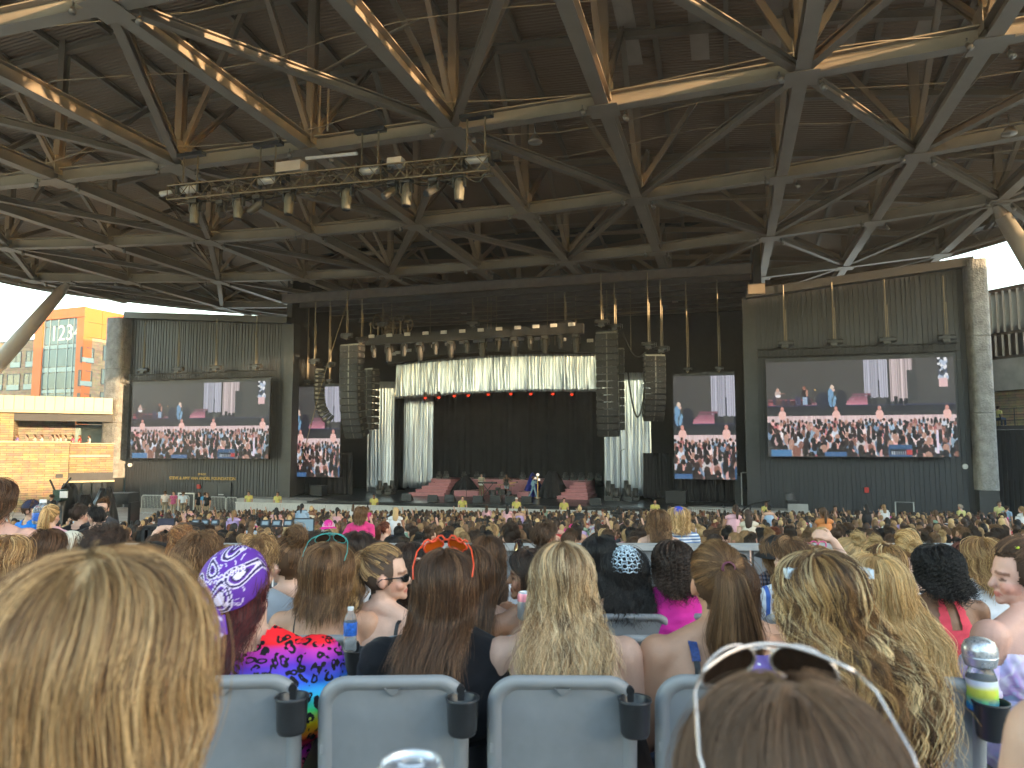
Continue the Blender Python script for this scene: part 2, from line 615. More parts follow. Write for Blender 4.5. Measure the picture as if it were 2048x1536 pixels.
# purlins under the deck, and top chords
for k in range(-13, 14):
    u = RC[0] + 1.65 + 3.3 * k * 0.95
    s = span_v(u)
    if not s: continue
    mb = MB()
    pts = [s[0] + (s[1] - s[0]) * t / 10 for t in range(11)]
    for a, c in zip(pts[:-1], pts[1:]):
        mb.ibeam(R(u, a, ztop(u, a) - 0.16), R(u, c, ztop(u, c) - 0.16), 0.22, 0.32)
    mb.build('purlin', m_steel, roof)
for k in range(-5, 9):
    v = 26.5 + 5.4 * k
    s = span_u(v)
    if not s: continue
    mb = MB()
    pts = [s[0] + (s[1] - s[0]) * t / 14 for t in range(15)]
    for a, c in zip(pts[:-1], pts[1:]):
        mb.ibeam(R(a, v, ztop(a, v) - 0.42), R(c, v, ztop(c, v) - 0.42), 0.3, 0.4)
    mb.build('top_chord', m_steel, roof)
# pale insulation boards between the purlins
m_board = M('pale_board', (0.46, 0.36, 0.27), 0.7, var=0.12, vs=0.8)
for (u, v) in [(u0 + 1.6, v0) for v0 in (21.5, 24.0, 30.0, 33.0) for u0 in (-5.6, -2.45, 0.7, 3.8, 6.9)]:
    mb = MB()
    du, dv = 0.42, 1.7
    pts = [R(u + a, v + c, ztop(u + a, v + c) - 0.06) for a, c in ((-du, -dv), (du, -dv), (du, dv), (-du, dv))]
    mb.add([p for p in pts] + [p + Vector((0, 0, 0.05)) for p in pts], [(3, 2, 1, 0), (4, 5, 6, 7), (0, 1, 5, 4), (1, 2, 6, 5), (2, 3, 7, 6), (3, 0, 4, 7)])
    mb.build('insulation_board', m_board, roof)
# small flood lamps clipped to the chords
m_lamp = M('lamp_housing', (0.25, 0.22, 0.18), 0.35, metal=0.5)
for (i, j), (u, v) in nd.items():
    if not (1 <= j <= 4): continue
    for du, dv in ((-0.75, -0.45), (0.7, 0.5)):
        mb = MB()
        p = R(u + du, v + dv, RH - 0.42)
        mb.tube(p, p + Vector((0, 0, 0.2)), 0.03, n=6)
        mb.tube(p, p + Vector((0.05, -0.12, -0.2)), 0.08, 0.11, n=10)
        mb.build('flood_lamp', m_lamp, roof, smooth=True)
for px, py in ((1070, 275), (2018, 258)):
    p = onz(px, py, RH - 0.55)
    mb = MB()
    mb.tube(p + Vector((0, 0, 0.6)), p, 0.03, n=6)
    mb.lathe([(0.03, 0.1), (0.12, 0.08), (0.28, -0.15), (0.28, -0.22), (0.0, -0.22)], Matrix.Translation(p), 16)
    mb.build('pendant_lamp', m_lamp, roof, smooth=True)

# cables and conduits strung under the deck
mb = MB()
for k_ in range(9):
    v = 14 + 3.9 * k_
    pts = []
    for t_ in np.linspace(-34, 14, 17):
        pts.append(R(t_, v + .5 * math.sin(t_ * .4 + k_), RH + .45 + .5 * (k_ % 3) - .25 * abs(math.sin(t_ * .238))))
    mb.path(pts, .022, 4)
for u_, v_ in ((-16.7, 26.3), (-16.3, 26.3), (-15.9, 26.3)):
    mb.path([R(u_, v_, RH + .3), R(u_, v_, RH + 3.0 + .3 * (u_ + 16)), R(u_ + 5, v_ - 2, RH + 3.2 + .3 * (u_ + 16))], .045, 6)
mb.build('conduits', m_steel2, roof, kind='stuff')

# leaning columns that carry the roof
m_col = M('column_paint', (0.36, 0.32, 0.27), 0.45, var=0.1, vs=0.6)
def lean_column(name, label, top, foot, r):
    c = thing(name, label, 'column', foot)
    top = Vector(top); foot = Vector(foot)
    mb = MB(); d = (top - foot)
    mb.path([foot, foot + d * 0.25, foot + d * 0.75, top - d * 0.03], [r * 0.8, r, r, r * 0.7], 20)
    mb.build('shaft', m_col, c, smooth=True)
    mb = MB(); mb.tube(top - d * 0.04, top, r * 0.7, r * 0.35, n=16)
    mb.box(top + Vector((0, 0, 0.05)), (0.9, 0.9, 0.12))
    mb.build('bearing', m_steel2, c)
    return c
pL = R(-50.0, 44.8, RH - 0.3)
lean_column('roof_column', 'thick round leaning column holding the roof beside the orange building', onz(136, 566, RH - 0.4), ond(-263, 1027, 58.0), 0.58)
lean_column('roof_column', 'pale leaning column at the roof edge above the louvred building', onz(1992, 412, RH - 0.4), ond(2427, 1096, 38.0), 0.55)

# ------------------------------------------------------------------ stage house
def clad_wall(name, label, ua, ub, za, zb, zbot):
    """ribbed dark wall from ua to ub on the stage plane, top from za to zb"""
    w = thing(name, label, 'wall', R((ua + ub) / 2, V0, zbot))
    mb = MB(); u = ua; pts = []
    rr = np.random.default_rng(3)
    while u < ub:
        g = 0.2 + 0.16 * rr.random()
        pts += [(u, 0.0), (min(u + g - 0.05, ub), 0.0), (min(u + g - 0.045, ub), -0.038), (min(u + g, ub), -0.038)]
        u += g + 0.005
    pts.append((ub, 0.0))
    V = []; F = []
    for a, dv in pts:
        zt = za + (zb - za) * (a - ua) / (ub - ua)
        V += [R(a, V0 + dv, zbot), R(a, V0 + dv, zt)]
    F = [(2 * i, 2 * i + 2, 2 * i + 3, 2 * i + 1) for i in range(len(pts) - 1)]
    mb.add(V, F)
    mb.build('cladding', m_clad, w, kind='stuff')
    mb = MB(); mb.add([R(ua, V0 + .02, zbot), R(ub, V0 + .02, zbot), R(ub, V0 + .02, zb), R(ua, V0 + .02, za)] + [R(ua, V0 + .6, zbot), R(ub, V0 + .6, zbot), R(ub, V0 + .6, zb), R(ua, V0 + .6, za)],
                      [(0, 1, 2, 3), (7, 6, 5, 4), (0, 3, 7, 4), (1, 5, 6, 2), (3, 2, 6, 7)])
    mb.build('core', m_clad, w)
    mb = MB()
    p, q = R(ua - 0.2, V0 - 0.35, za), R(ub + 0.2, V0 - 0.35, zb)
    mb.beam(p + Vector((0, 0, 0.1)), q + Vector((0, 0, 0.1)), 1.0, 0.55)
    mb.build('cap_beam', m_clad2, w)
    return w
m_clad = M('charcoal_cladding', (0.041, 0.043, 0.048), 0.42, metal=0.2, var=0.12, vs=1.0, stretch=(1, 1, 0.12), bump=0.002, bs=8)
m_clad2 = M('charcoal_trim', (0.045, 0.045, 0.046), 0.4, metal=0.2, var=0.15)
uL0, _ = onv(258, 800, V0); uL1, _ = onv(577, 800, V0)
uR0, _ = onv(1503, 800, V0); uR1, _ = onv(1948, 800, V0)
wallL = clad_wall('side_wall', 'dark ribbed stage wall with gold foundation lettering', uL0, uL1, 11.7, 10.4, FLOOR)
wallR = clad_wall('side_wall', 'dark ribbed stage wall with red alarm box and no lettering', uR0, uR1, 10.4, 11.7, FLOOR)
for w, (a, c) in ((wallL, (uL0, uL1)), (wallR, (uR0, uR1))):
    for z in (-0.2, 5.6):                            # horizontal joints
        mb = MB(); mb.sbox(a, c, V0 - 0.085, V0 - 0.03, z, z + 0.06); mb.build('joint_trim', m_clad2, w)
    e = c if w is wallL else a
    mb = MB(); mb.sbox(e - 0.45, e + 0.45, V0 - 0.16, V0 + 0.8, FLOOR, 10.3); mb.build('corner_post', m_clad2, w)
# pillars
m_rough, nt, b = nodes('bush_hammered_concrete')
L = nt.links
tc = N(nt, 'ShaderNodeTexCoord')
mu = N(nt, 'ShaderNodeTexNoise', i_Scale=1.3, i_Detail=8.0, i_Roughness=0.75)
vo = N(nt, 'ShaderNodeTexVoronoi', i_Scale=9.0)
L.new(tc.outputs['Object'], mu.inputs['Vector']); L.new(tc.outputs['Object'], vo.inputs['Vector'])
rp = N(nt, 'ShaderNodeValToRGB')
rp.color_ramp.elements[0].position = 0.35; rp.color_ramp.elements[1].position = 0.68
rp.color_ramp.elements[0].color = (0.17, 0.165, 0.155, 1); rp.color_ramp.elements[1].color = (0.40, 0.39, 0.37, 1)
L.new(mu.outputs['Fac'], rp.inputs[0]); L.new(rp.outputs[0], b.inputs['Base Color'])
bp = N(nt, 'ShaderNodeBump', i_Strength=0.7, i_Distance=0.05)
L.new(vo.outputs['Distance'], bp.inputs['Height']); L.new(bp.outputs[0], b.inputs['Normal'])
setin(b, Roughness=0.9)
def pillar(name, label, u0, u1, ztop_, foot_w):
    t = thing(name, label, 'pillar', R((u0 + u1) / 2, V0 - 0.3, FLOOR))
    mb = MB()
    w = u1 - u0; uc = (u0 + u1) / 2
    segs = [(-2.6, 2.2), (2.2, 7.0), (7.0, ztop_)]
    for z0, z1 in segs:
        V = []
        for z in (z0, z1 - 0.03):
            for i in range(24):
                a = 2 * math.pi * i / 24
                ca, sa = math.cos(a), math.sin(a)
                x = math.copysign(abs(ca) ** 0.55, ca) * w / 2; y = math.copysign(abs(sa) ** 0.55, sa) * 0.75
                V.append(R(uc + x, V0 - 0.3 + y, z))
        F = [(i, (i + 1) % 24, (i + 1) % 24 + 24, i + 24) for i in range(24)] + [tuple(range(24))[::-1], tuple(range(24, 48))]
        mb2 = MB().add(V, F); mb2.build('concrete_segment', m_rough, t)
    mb.sbox(uc - foot_w / 2, uc + foot_w / 2, V0 - 0.8, V0 + 0.2, FLOOR, -2.6)
    mb.build('plinth', m_clad2, t)
    return t
a, _ = onv(220, 800, V0); c, _ = onv(256, 800, V0)
pillar('concrete_pillar', 'sunlit rough concrete pillar beside the balcony building', a, c, 11.6, 1.5)
a, _ = onv(1938, 800, V0); c, _ = onv(1982, 800, V0)
pillar('concrete_pillar', 'grey mottled concrete pillar next to the louvred building', a, c, 11.9, 1.1)

# letters, door and small fittings on the walls
m_gold = M('gold_letters', (0.55, 0.36, 0.12), 0.35, metal=0.6, var=0.1)
p = onv(404, 957, V0 - 0.12)
text_obj('lettering', 'STEVE & AMY VAN ANDEL FOUNDATION', m_gold, R(p[0], V0 - 0.13, p[1]), (UV, ZAX), 0.36, wallL, 0.02, spacing=1.0)
p = onv(404, 948.5, V0 - 0.12)
text_obj('lettering', 'STAGE', m_gold, R(p[0], V0 - 0.13, p[1]), (UV, ZAX), 0.25, wallL, 0.02, spacing=1.15)
a = onv(410, 965, V0 - .1); c = onv(461, 1012, V0 - .1)
dr = MB().sbox(a[0], c[0], V0 - 0.15, V0 - 0.065, FLOOR, a[1]).build('door', m_clad2, wallL)
MB().sbox((a[0] + c[0]) / 2 - .02, (a[0] + c[0]) / 2 + .02, V0 - 0.165, V0 - 0.15, FLOOR, a[1]).build('meeting_stile', m_black, dr)
q = onv(443, 989, V0 - .1)
MB().sbox(q[0] - .25, q[0] + .25, V0 - 0.19, V0 - 0.15, q[1] - .04, q[1] + .04).build('push_bar', m_alu, dr)
m_red = M('alarm_red', (0.5, 0.03, 0.02), 0.4)
for w, (px, py) in ((wallL, (398, 973)), (wallR, (1733, 980))):
    q = onv(px, py, V0 - .1)
    MB().sbox(q[0] - .13, q[0] + .13, V0 - 0.22, V0 - 0.065, q[1] - .17, q[1] + .17).build('alarm_box', m_red, w)
m_white = M('white_paint', (0.75, 0.75, 0.73), 0.5, var=0.06)
for w, (px, py) in ((wallL, (261, 930)), (wallR, (1929, 933))):
    q = onv(px, py, V0 - .1)
    mbx = MB(); mbx.lathe([(0.0, -.02), (0.08, -.02), (0.08, .06), (.17, .1), (.17, 0), (0.0, 0)], Matrix.Translation(R(q[0], V0 - .12, q[1])) @ Matrix.Rotation(math.radians(90), 4, 'X'), 16)
    mbx.build('round_speaker', m_white, w)

# stage box: floor, inner walls, back, ceiling
UI0, UI1 = uL1, uR0
mb = MB()
mb.sbox(UI0 - 0.3, UI1 + 0.3, V0 - 0.3, V0 + 22, FLOOR, DECK - 0.02)
stage = mb.build('stage_floor', m_black, kind='structure')
m_deckst = M('stage_deck', (0.03, 0.03, 0.034), 0.3, var=0.3, vs=2, coat=0.1)
mb = MB(); mb.sbox(UI0 - 0.3, UI1 + 0.3, V0 - 0.25, V0 + 22, DECK - 0.02, DECK); mb.build('stage_deck', m_deckst, kind='structure')
for nm, a, c, lab in (('inner_wall', UI0 - 0.9, UI0 - 0.4, 'black inner wall of the stage house beside the curved speaker column'), ('inner_wall', UI1 + 0.4, UI1 + 0.9, 'black inner wall of the stage house behind the pipe rack')):
    MB().sbox(a, c, V0 + 0.8, V0 + 22, FLOOR, 15).build(nm, m_black, label=lab, category='wall')
MB().sbox(UI0 - 0.9, UI1 + 0.9, V0 + 22, V0 + 22.5, FLOOR, 17).build('back_wall', m_black, label='black back wall of the stage house seen through the rigging', category='wall')
stc = MB(); stc.sbox(UI0 - 20, UI1 + 16, V0 + 0.7, V0 + 22, 16.2, 16.6); stc.build('stage_ceiling', m_black, kind='structure')
# loading grid over the stage: beams along u
m_gridst = M('stage_grid_steel', (0.11, 0.09, 0.075), 0.55, var=0.2)
grid_t = thing('rigging_grid', 'dark steel beam grid above the stage opening', 'rigging', R(U0, V0 + 6, 12))
for k in range(8):
    v = V0 - 1.0 + 2.6 * k
    mb = MB(); mb.ibeam(R(UI0 - 0.2, v, 12.2 + 0.12 * k), R(UI1 + 0.2, v, 12.2 + 0.12 * k), 0.4, 0.75); mb.build('grid_beam', m_gridst, grid_t)
for k in range(7):
    u = UI0 + 2.5 + 5.2 * k
    mb = MB(); mb.ibeam(R(u, V0 - 1.0, 12.85), R(u, V0 + 18, 13.7), 0.3, 0.5); mb.build('cross_beam', m_gridst, grid_t)
q = onv(1513, 577, V0 - 1)
MB().sbox(q[0] - .55, q[0] + .55, V0 - 1.0, V0 - 0.2, q[1] - .35, q[1] + .35).build('bearing_block', m_steel2, label='small steel block at the inner top corner of the wall with the alarm box', category='block')

# concrete apron: low wall in front of the stage, left and right stretches
ap = thing('stage_apron', 'pale concrete apron wall along the front of the stage', 'stage', R(U0, V0 - 3, FLOOR))
def apron(pts, z1=DECK - 0.05):
    mb = MB()
    n = len(pts)
    V = [R(a, b_, FLOOR) for a, b_ in pts] + [R(a, b_, z1) for a, b_ in pts]
    F = [(i, (i + 1) % n, (i + 1) % n + n, i + n) for i in range(n)] + [tuple(range(n))[::-1], tuple(range(n, 2 * n))]
    mb.add(V, F)
    return mb
m_apron = M('apron_concrete', (0.42, 0.41, 0.38), 0.75, var=0.12, vs=0.9, dirt=(0.3, 0.29, 0.27))
aL0 = onv(476, 1000, V0 - 2.2)[0]; aL1 = onv(625, 1000, V0 - 3)[0]
aR0 = onv(1370, 1010, V0 - 3.2)[0]; aR1 = onv(1620, 1020, V0 - 2.2)[0]
apron([(aL0, V0 - .4), (aL0, V0 - 2.2), (aL1, V0 - 3.4), (aL1, V0 - .4)]).build('apron_wall', m_apron, ap)
apron([(aR0, V0 - .4), (aR0, V0 - 3.4), (aR1 - 2.5, V0 - 2.7), (aR1, V0 - 2.2), (aR1, V0 - .4)]).build('apron_wall', m_apron, ap)
apron([(aL1, V0 - .4), (aL1, V0 - 3.0), (U0, V0 - 3.6), (aR0, V0 - 3.0), (aR0, V0 - .4)], DECK).build('thrust', m_deckst, ap)
n_f = 14
for k in range(n_f):                              # black skirt panels of the thrust front
    a = aL1 + (aR0 - aL1) * k / n_f; c = aL1 + (aR0 - aL1) * (k + 1) / n_f - 0.03
    MB().sbox(a, c, V0 - 3.75, V0 - 3.66, FLOOR, DECK - 0.12).build('skirt_panel', m_black, ap)
MB().sbox(aL1, aR0, V0 - 3.8, V0 - 3.6, DECK - 0.1, DECK - 0.02).build('edge_strip', m_dark, ap)
q0 = onv(1596, 1022, V0 - 2.4); 
MB().sbox(q0[0] - .6, q0[0] + .6, V0 - 2.62, V0 - 2.3, q0[1] - .5, q0[1] + .45).build('access_hatch', m_conc, ap)

# ------------------------------------------------------------------ unseen buildings added to shade the seats: one behind, one at the side
m_stuc = M('sun_blocker_wall', (0.28, 0.25, 0.21), 0.8, var=0.15, vs=0.4)
bb = thing('rear_sun_blocker', 'unseen plain building added behind the last row of seats to block the sun', 'building', (30, -46, FLOOR))
MB().box((25, -46, (10.5 + FLOOR) / 2), (150, 12, 10.5 - FLOOR)).build('wall', m_stuc, bb)
MB().box((25, -45.5, 10.75), (152, 14, 0.5)).build('roof', m_steel, bb)
for k in range(24):
    MB().box((-46 + 6 * k, -39.97, 5.0), (2.2, 0.1, 1.8)).build('window', m_dark, bb)

# low partition that closes the upper block of seats
pw_t = thing('partition_wall', 'low grey partition with a pale rail closing the upper block of seats', 'wall', (0, 7.0, rowfloor(4)))
m_part = M('partition_grey', (0.16, 0.17, 0.18), .5, var=.1)
for k_ in range(13):
    MB().box((-9.0 + 1.5 * k_, 7.0, -1.45), (1.46, .08, 1.0)).build('wall_panel', m_part, pw_t)
MB().box((0, 7.0, -.93), (20, .16, .05)).build('rail', m_conc, pw_t)

# ------------------------------------------------------------------ curtains
def curtain_mat(name, c1, c2, rough, metal, scale=14.0):
    m, nt, b = nodes(name)
    L = nt.links
    at = N(nt, 'ShaderNodeAttribute', attribute_name='col')
    L.new(at.outputs['Color'], b.inputs['Base Color'])
    setin(b, Roughness=rough, Metallic=metal)
    return m
m_silver = curtain_mat('silver_satin', None, None, 0.24, 0.7)
m_velvet = M('black_drape', (0.028, 0.026, 0.027), 0.85, var=0.3, vs=0.7, spec=0.2)

def curtain(name, label, px0, px1, top, bot, vfn, mat, nfold, amp, group=None, tint=None, flare=0.0, seed=0):
    rr = np.random.default_rng(seed)
    W = px1 - px0
    nu = int(nfold * 7); nv = 14
    ph = rr.random(6) * 6.28; fr = nfold * (0.7 + 0.7 * rr.random(5))
    V = []; C = []
    for j in range(nv + 1):
        t = j / nv
        for i in range(nu + 1):
            s = i / nu
            px = px0 + W * s
            v = vfn(s)
            uu, zt = onv(px, top(s), v)
            ub, zb = onv(px, bot(s), v)
            u = ub if flare else uu
            z = zt + (zb - zt) * t
            a = amp * (0.55 + 0.45 * t)
            w_ = sum(math.sin(2 * math.pi * fr[k] * s + ph[k] + 0.8 * math.sin(3 * t + k)) for k in range(3)) / 3
            w_ += 0.35 * math.sin(2 * math.pi * fr[3] * 2.3 * s + ph[3] + t)
            z += 0.03 * math.sin(2 * math.pi * fr[4] * s) * t
            V.append(R(u + 0.25 * a * math.cos(2 * math.pi * fr[1] * s + ph[2]), v + a * w_, z))
            if tint:
                n_ = 0.5 + 0.5 * math.sin(2 * math.pi * fr[2] * 0.9 * s + ph[4])
                n2 = 0.5 + 0.5 * math.sin(2 * math.pi * fr[0] * 0.37 * s + ph[5])
                base = Vector((0.80, 0.87, 1.0)).lerp(Vector((0.92, 0.91, 0.86)), n_ * 0.6)
                base = base.lerp(Vector((0.82, 0.90, 0.95)), n2 * 0.35)
                C.append(tuple(base))
    F = [(j * (nu + 1) + i, (j + 1) * (nu + 1) + i, (j + 1) * (nu + 1) + i + 1, j * (nu + 1) + i + 1) for j in range(nv) for i in range(nu)]
    mbx = MB(); mbx.V = V; mbx.F = F; mbx.MI = [0] * len(F); mbx.C = C
    o = mbx.build(name, mat, smooth=True, label=label, category='curtain', group=group)
    sm = o.modifiers.new('thick', 'SOLIDIFY'); sm.thickness = 0.02
    return o
cv = lambda a: (lambda s: V0 + a)
curtain('valance', 'wide silver pleated valance hanging across the top of the stage', 792, 1215,
        lambda s: 727 - 19 * math.sin(min(1, s * 1.45) * math.pi / 2), lambda s: 798 - 15 * math.sin(min(1, s * 1.4) * math.pi / 2),
        lambda s: V0 + 7.5 - 3.2 * math.sin(min(1, s * 1.3) * math.pi / 2), m_silver, 62, 0.24, tint=1, seed=1)
curtain('stage_drape', 'tall silver drape behind the paired speaker columns', 735, 790, lambda s: 763, lambda s: 986, cv(7.6), m_silver, 10, 0.24, 'silver stage drapes', 1, seed=2)
curtain('stage_drape', 'silver drape just inside the stage opening, under the valance end', 808, 866, lambda s: 790, lambda s: 976, cv(10), m_silver, 10, 0.24, 'silver stage drapes', 1, seed=3)
curtain('stage_drape', 'broad silver drape behind the tallest hanging speaker column', 1206, 1300, lambda s: 745, lambda s: 992, cv(5), m_silver, 16, 0.25, 'silver stage drapes', 1, seed=4)
curtain('backdrop', 'black pleated backdrop curtain behind the band', 862, 1212, lambda s: 770, lambda s: 968, cv(13), m_velvet, 34, 0.22, seed=5)
curtain('side_drape', 'low black drape beside the broad silver drape', 1286, 1356, lambda s: 906, lambda s: 996, cv(3.6), m_velvet, 9, 0.12, 'low black drapes', seed=6)
curtain('side_drape', 'low black drape under the portrait screen beside the pipe rack', 1350, 1482, lambda s: 950, lambda s: 1003, cv(2.8), m_velvet, 14, 0.12, 'low black drapes', seed=7)
curtain('side_drape', 'low black drape under the portrait screen behind the curved speaker column', 588, 706, lambda s: 905, lambda s: 992, cv(3.4), m_velvet, 12, 0.12, 'low black drapes', seed=8)
curtain('side_drape', 'tall black drape in the dark gap between the two silver drapes', 786, 812, lambda s: 790, lambda s: 980, cv(11.2), m_velvet, 5, 0.12, 'tall black drapes', seed=9)

# ------------------------------------------------------------------ picture shown on the screens
SW, SH = 272, 136
def paint():
    im = np.zeros((SH, SW, 3))
    def rgb(*c): return np.array(c) / 255.0
    yy, xx = np.mgrid[0:SH, 0:SW]
    X = xx / SW * 2.0; Y = 1 - yy / SH             # X 0..2, Y 0..1 upwards
    im[:] = rgb(72, 71, 71)
    im += (Y - 0.5)[..., None] * 0.03
    def rect(x0, x1, y0, y1, c, a=1.0):
        k = (X >= x0) & (X < x1) & (Y >= y0) & (Y < y1)
        im[k] = im[k] * (1 - a) + np.array(c) * a
    def ell(cx, cy, rx, ry, c, a=1.0, ang=0.0):
        dx, dy = X - cx, Y - cy
        ca, sa = math.cos(ang), math.sin(ang)
        k = ((dx * ca + dy * sa) / rx) ** 2 + ((-dx * sa + dy * ca) / ry) ** 2 < 1
        im[k] = im[k] * (1 - a) + np.array(c) * a
    # curtains on screen
    for x0, x1, y0, c in ((1.07, 1.33, 0.6, rgb(205, 205, 225)), (1.345, 1.60, 0.56, rgb(238, 214, 215))):
        for i in range(46):
            t = i / 46
            xa = x0 + (x1 - x0) * t
            w = (x1 - x0) / 46 + 0.004
            k = 0.62 + 0.38 * rng.random()
            rect(xa, xa + w, y0 + 0.01 * rng.random(), 1.0, c * k)
    rect(1.52, 1.62, 0.56, 0.88, rgb(60, 62, 66)); rect(1.575, 1.62, 0.88, 1.0, rgb(70, 66, 66))
    rect(1.22, 1.235, 0.6, 0.78, rgb(40, 44, 60)); rect(1.32, 1.345, 0.56, 1.0, rgb(45, 45, 50))
    # stage gear
    rect(0.0, 2.0, 0.47, 0.53, rgb(38, 40, 52)); rect(0, 2.0, 0.40, 0.47, rgb(52, 52, 58)); rect(0, 2, 0.525, 0.533, rgb(60, 62, 110))
    for i in range(5): rect(0.86 + 0.02 * i, 1.14 - 0.006 * (5 - i), 0.53 + 0.024 * i, 0.552 + 0.024 * i, rgb(205 - 18 * i, 120 - 10 * i, 140 - 10 * i))
    rect(0.02, 0.52, 0.53, 0.60, rgb(70, 40, 48)); rect(0.02, 0.5, 0.585, 0.597, rgb(150, 80, 95)); rect(0.02, 0.1, 0.53, 0.57, rgb(170, 80, 90))
    rect(0.42, 0.58, 0.53, 0.56, rgb(140, 90, 105))
    for i in range(16):
        x = 0.06 + 0.45 * rng.random()
        rect(x, x + 0.02 + 0.02 * rng.random(), 0.54, 0.58 + 0.07 * rng.random(), rgb(40, 40, 60) * (0.8 + rng.random()))
    ell(0.62, 0.58, 0.07, 0.09, rgb(38, 44, 68)); ell(0.82, 0.59, 0.06, 0.1, rgb(40, 44, 60))
    for x in (1.1, 1.16, 1.3, 1.38, 1.43, 1.48): rect(x, x + 0.035, 0.53, 0.58 + 0.06 * rng.random(), rgb(30, 32, 42))
    # players
    ell(0.125, 0.66, 0.035, 0.04, rgb(200, 175, 165)); ell(0.125, 0.70, 0.017, 0.022, rgb(210, 160, 140)); rect(0.10, 0.15, 0.54, 0.63, rgb(95, 70, 70)); ell(0.13, 0.635, 0.03, 0.016, rgb(245, 240, 240)); rect(0.14, 0.21, 0.655, 0.665, rgb(190, 130, 110))
    ell(0.42, 0.66, 0.03, 0.05, rgb(50, 40, 45)); ell(0.42, 0.715, 0.017, 0.022, rgb(170, 100, 80)); rect(0.40, 0.45, 0.54, 0.62, rgb(150, 175, 205)); ell(0.45, 0.66, 0.012, 0.04, rgb(200, 140, 120))
    ell(0.71, 0.655, 0.03, 0.06, rgb(110, 160, 200)); ell(0.725, 0.72, 0.02, 0.024, rgb(235, 205, 180)); ell(0.70, 0.57, 0.017, 0.06, rgb(105, 155, 195), ang=0.15); ell(0.745, 0.57, 0.017, 0.06, rgb(115, 165, 205), ang=-0.2); ell(0.74, 0.69, 0.014, 0.014, rgb(235, 190, 170))
    rect(0.535, 0.55, 0.69, 0.70, rgb(255, 210, 120))
    rect(1.84, 1.93, 0.74, 1.0, rgb(72, 84, 110))
    for i in range(26): ell(1.84 + 0.09 * rng.random(), 0.76 + 0.24 * rng.random(), 0.016, 0.02, [rgb(235, 235, 240), rgb(30, 34, 50), rgb(180, 195, 220)][int(rng.random() * 3)])
    rect(1.84, 1.93, 0.70, 0.79, rgb(236, 190, 190))
    # barrier and crowd
    for x in np.arange(0, 2, 0.012): rect(x, x + 0.012, 0.36, 0.42, rgb(238, 205, 205) * (0.88 + 0.14 * rng.random()))
    for x in (0.17, 0.76, 1.22, 1.91):
        ell(x, 0.43, 0.042, 0.05, rgb(250, 190, 178)); ell(x, 0.495, 0.018, 0.026, rgb(225, 150, 135))
    tops = [rgb(30, 28, 36), rgb(248, 236, 236), rgb(250, 214, 210), rgb(168, 200, 226), rgb(246, 178, 172), rgb(60, 56, 70), rgb(206, 216, 232), rgb(250, 240, 240), rgb(242, 190, 186), rgb(120, 150, 184), rgb(214, 110, 116)]
    hairs = [rgb(28, 20, 24), rgb(40, 28, 30), rgb(60, 40, 40), rgb(32, 26, 34), rgb(150, 95, 80), rgb(24, 22, 28), rgb(190, 140, 120)]
    for y in np.linspace(0.37, -0.04, 11):
        sc = 0.021 + 0.115 * (0.37 - y)
        n_ = int(2.0 / (sc * 1.9))
        for x in rng.permutation(n_):
            cx = (x + 0.5 + 0.5 * rng.random()) * 2.0 / n_; cy = y + 0.008 * rng.standard_normal()
            if rng.random() < 0.1: continue
            ell(cx, cy - sc * 1.3, sc * 1.15, sc * 1.4, tops[int(rng.random() * len(tops))] * (0.8 + 0.25 * rng.random()))
            h = hairs[int(rng.random() * len(hairs))]
            if rng.random() < 0.28: ell(cx + sc * 0.5, cy - sc * 0.2, sc * 0.5, sc * 0.8, rgb(235, 165, 150))
            ell(cx, cy, sc * 0.62, sc * 0.8, h)
            if rng.random() < 0.5: ell(cx, cy - sc * 0.8, sc * 0.6, sc * 1.1, h)
    rect(0.03, 0.26, 0.0, 0.07, rgb(70, 130, 185)); rect(0.62, 0.86, 0.0, 0.05, rgb(60, 105, 160)); rect(1.30, 1.54, 0.0, 0.12, rgb(52, 92, 140)); rect(1.315, 1.48, 0.015, 0.08, rgb(35, 40, 55)); rect(1.48, 1.54, 0.02, 0.07, rgb(210, 60, 60))
    for i in range(14): rect(1.325 + 0.011 * i, 1.331 + 0.011 * i, 0.02, 0.055, rgb(170, 185, 200))
    rect(1.79, 1.815, 0.03, 0.27, rgb(235, 215, 240))
    g_ = im.mean(axis=2, keepdims=True); im[:] = g_ + (im - g_) * .82
    im[:] = np.clip(im + rng.standard_normal(im.shape) * 0.012, 0, 1)
    return np.where(im <= 0.04045, im / 12.92, ((im + 0.055) / 1.055) ** 2.4)
IMG = paint()
m_led, nt, b = nodes('led_display')
at = N(nt, 'ShaderNodeAttribute', attribute_name='col')
nt.links.new(at.outputs['Color'], b.inputs['Emission Color'])
setin(b, Base_Color=(0.01, 0.01, 0.01, 1), Roughness=0.6, Emission_Strength=0.92 * 2 ** -EXPO)
m_led.cycles.emission_sampling = 'NONE'

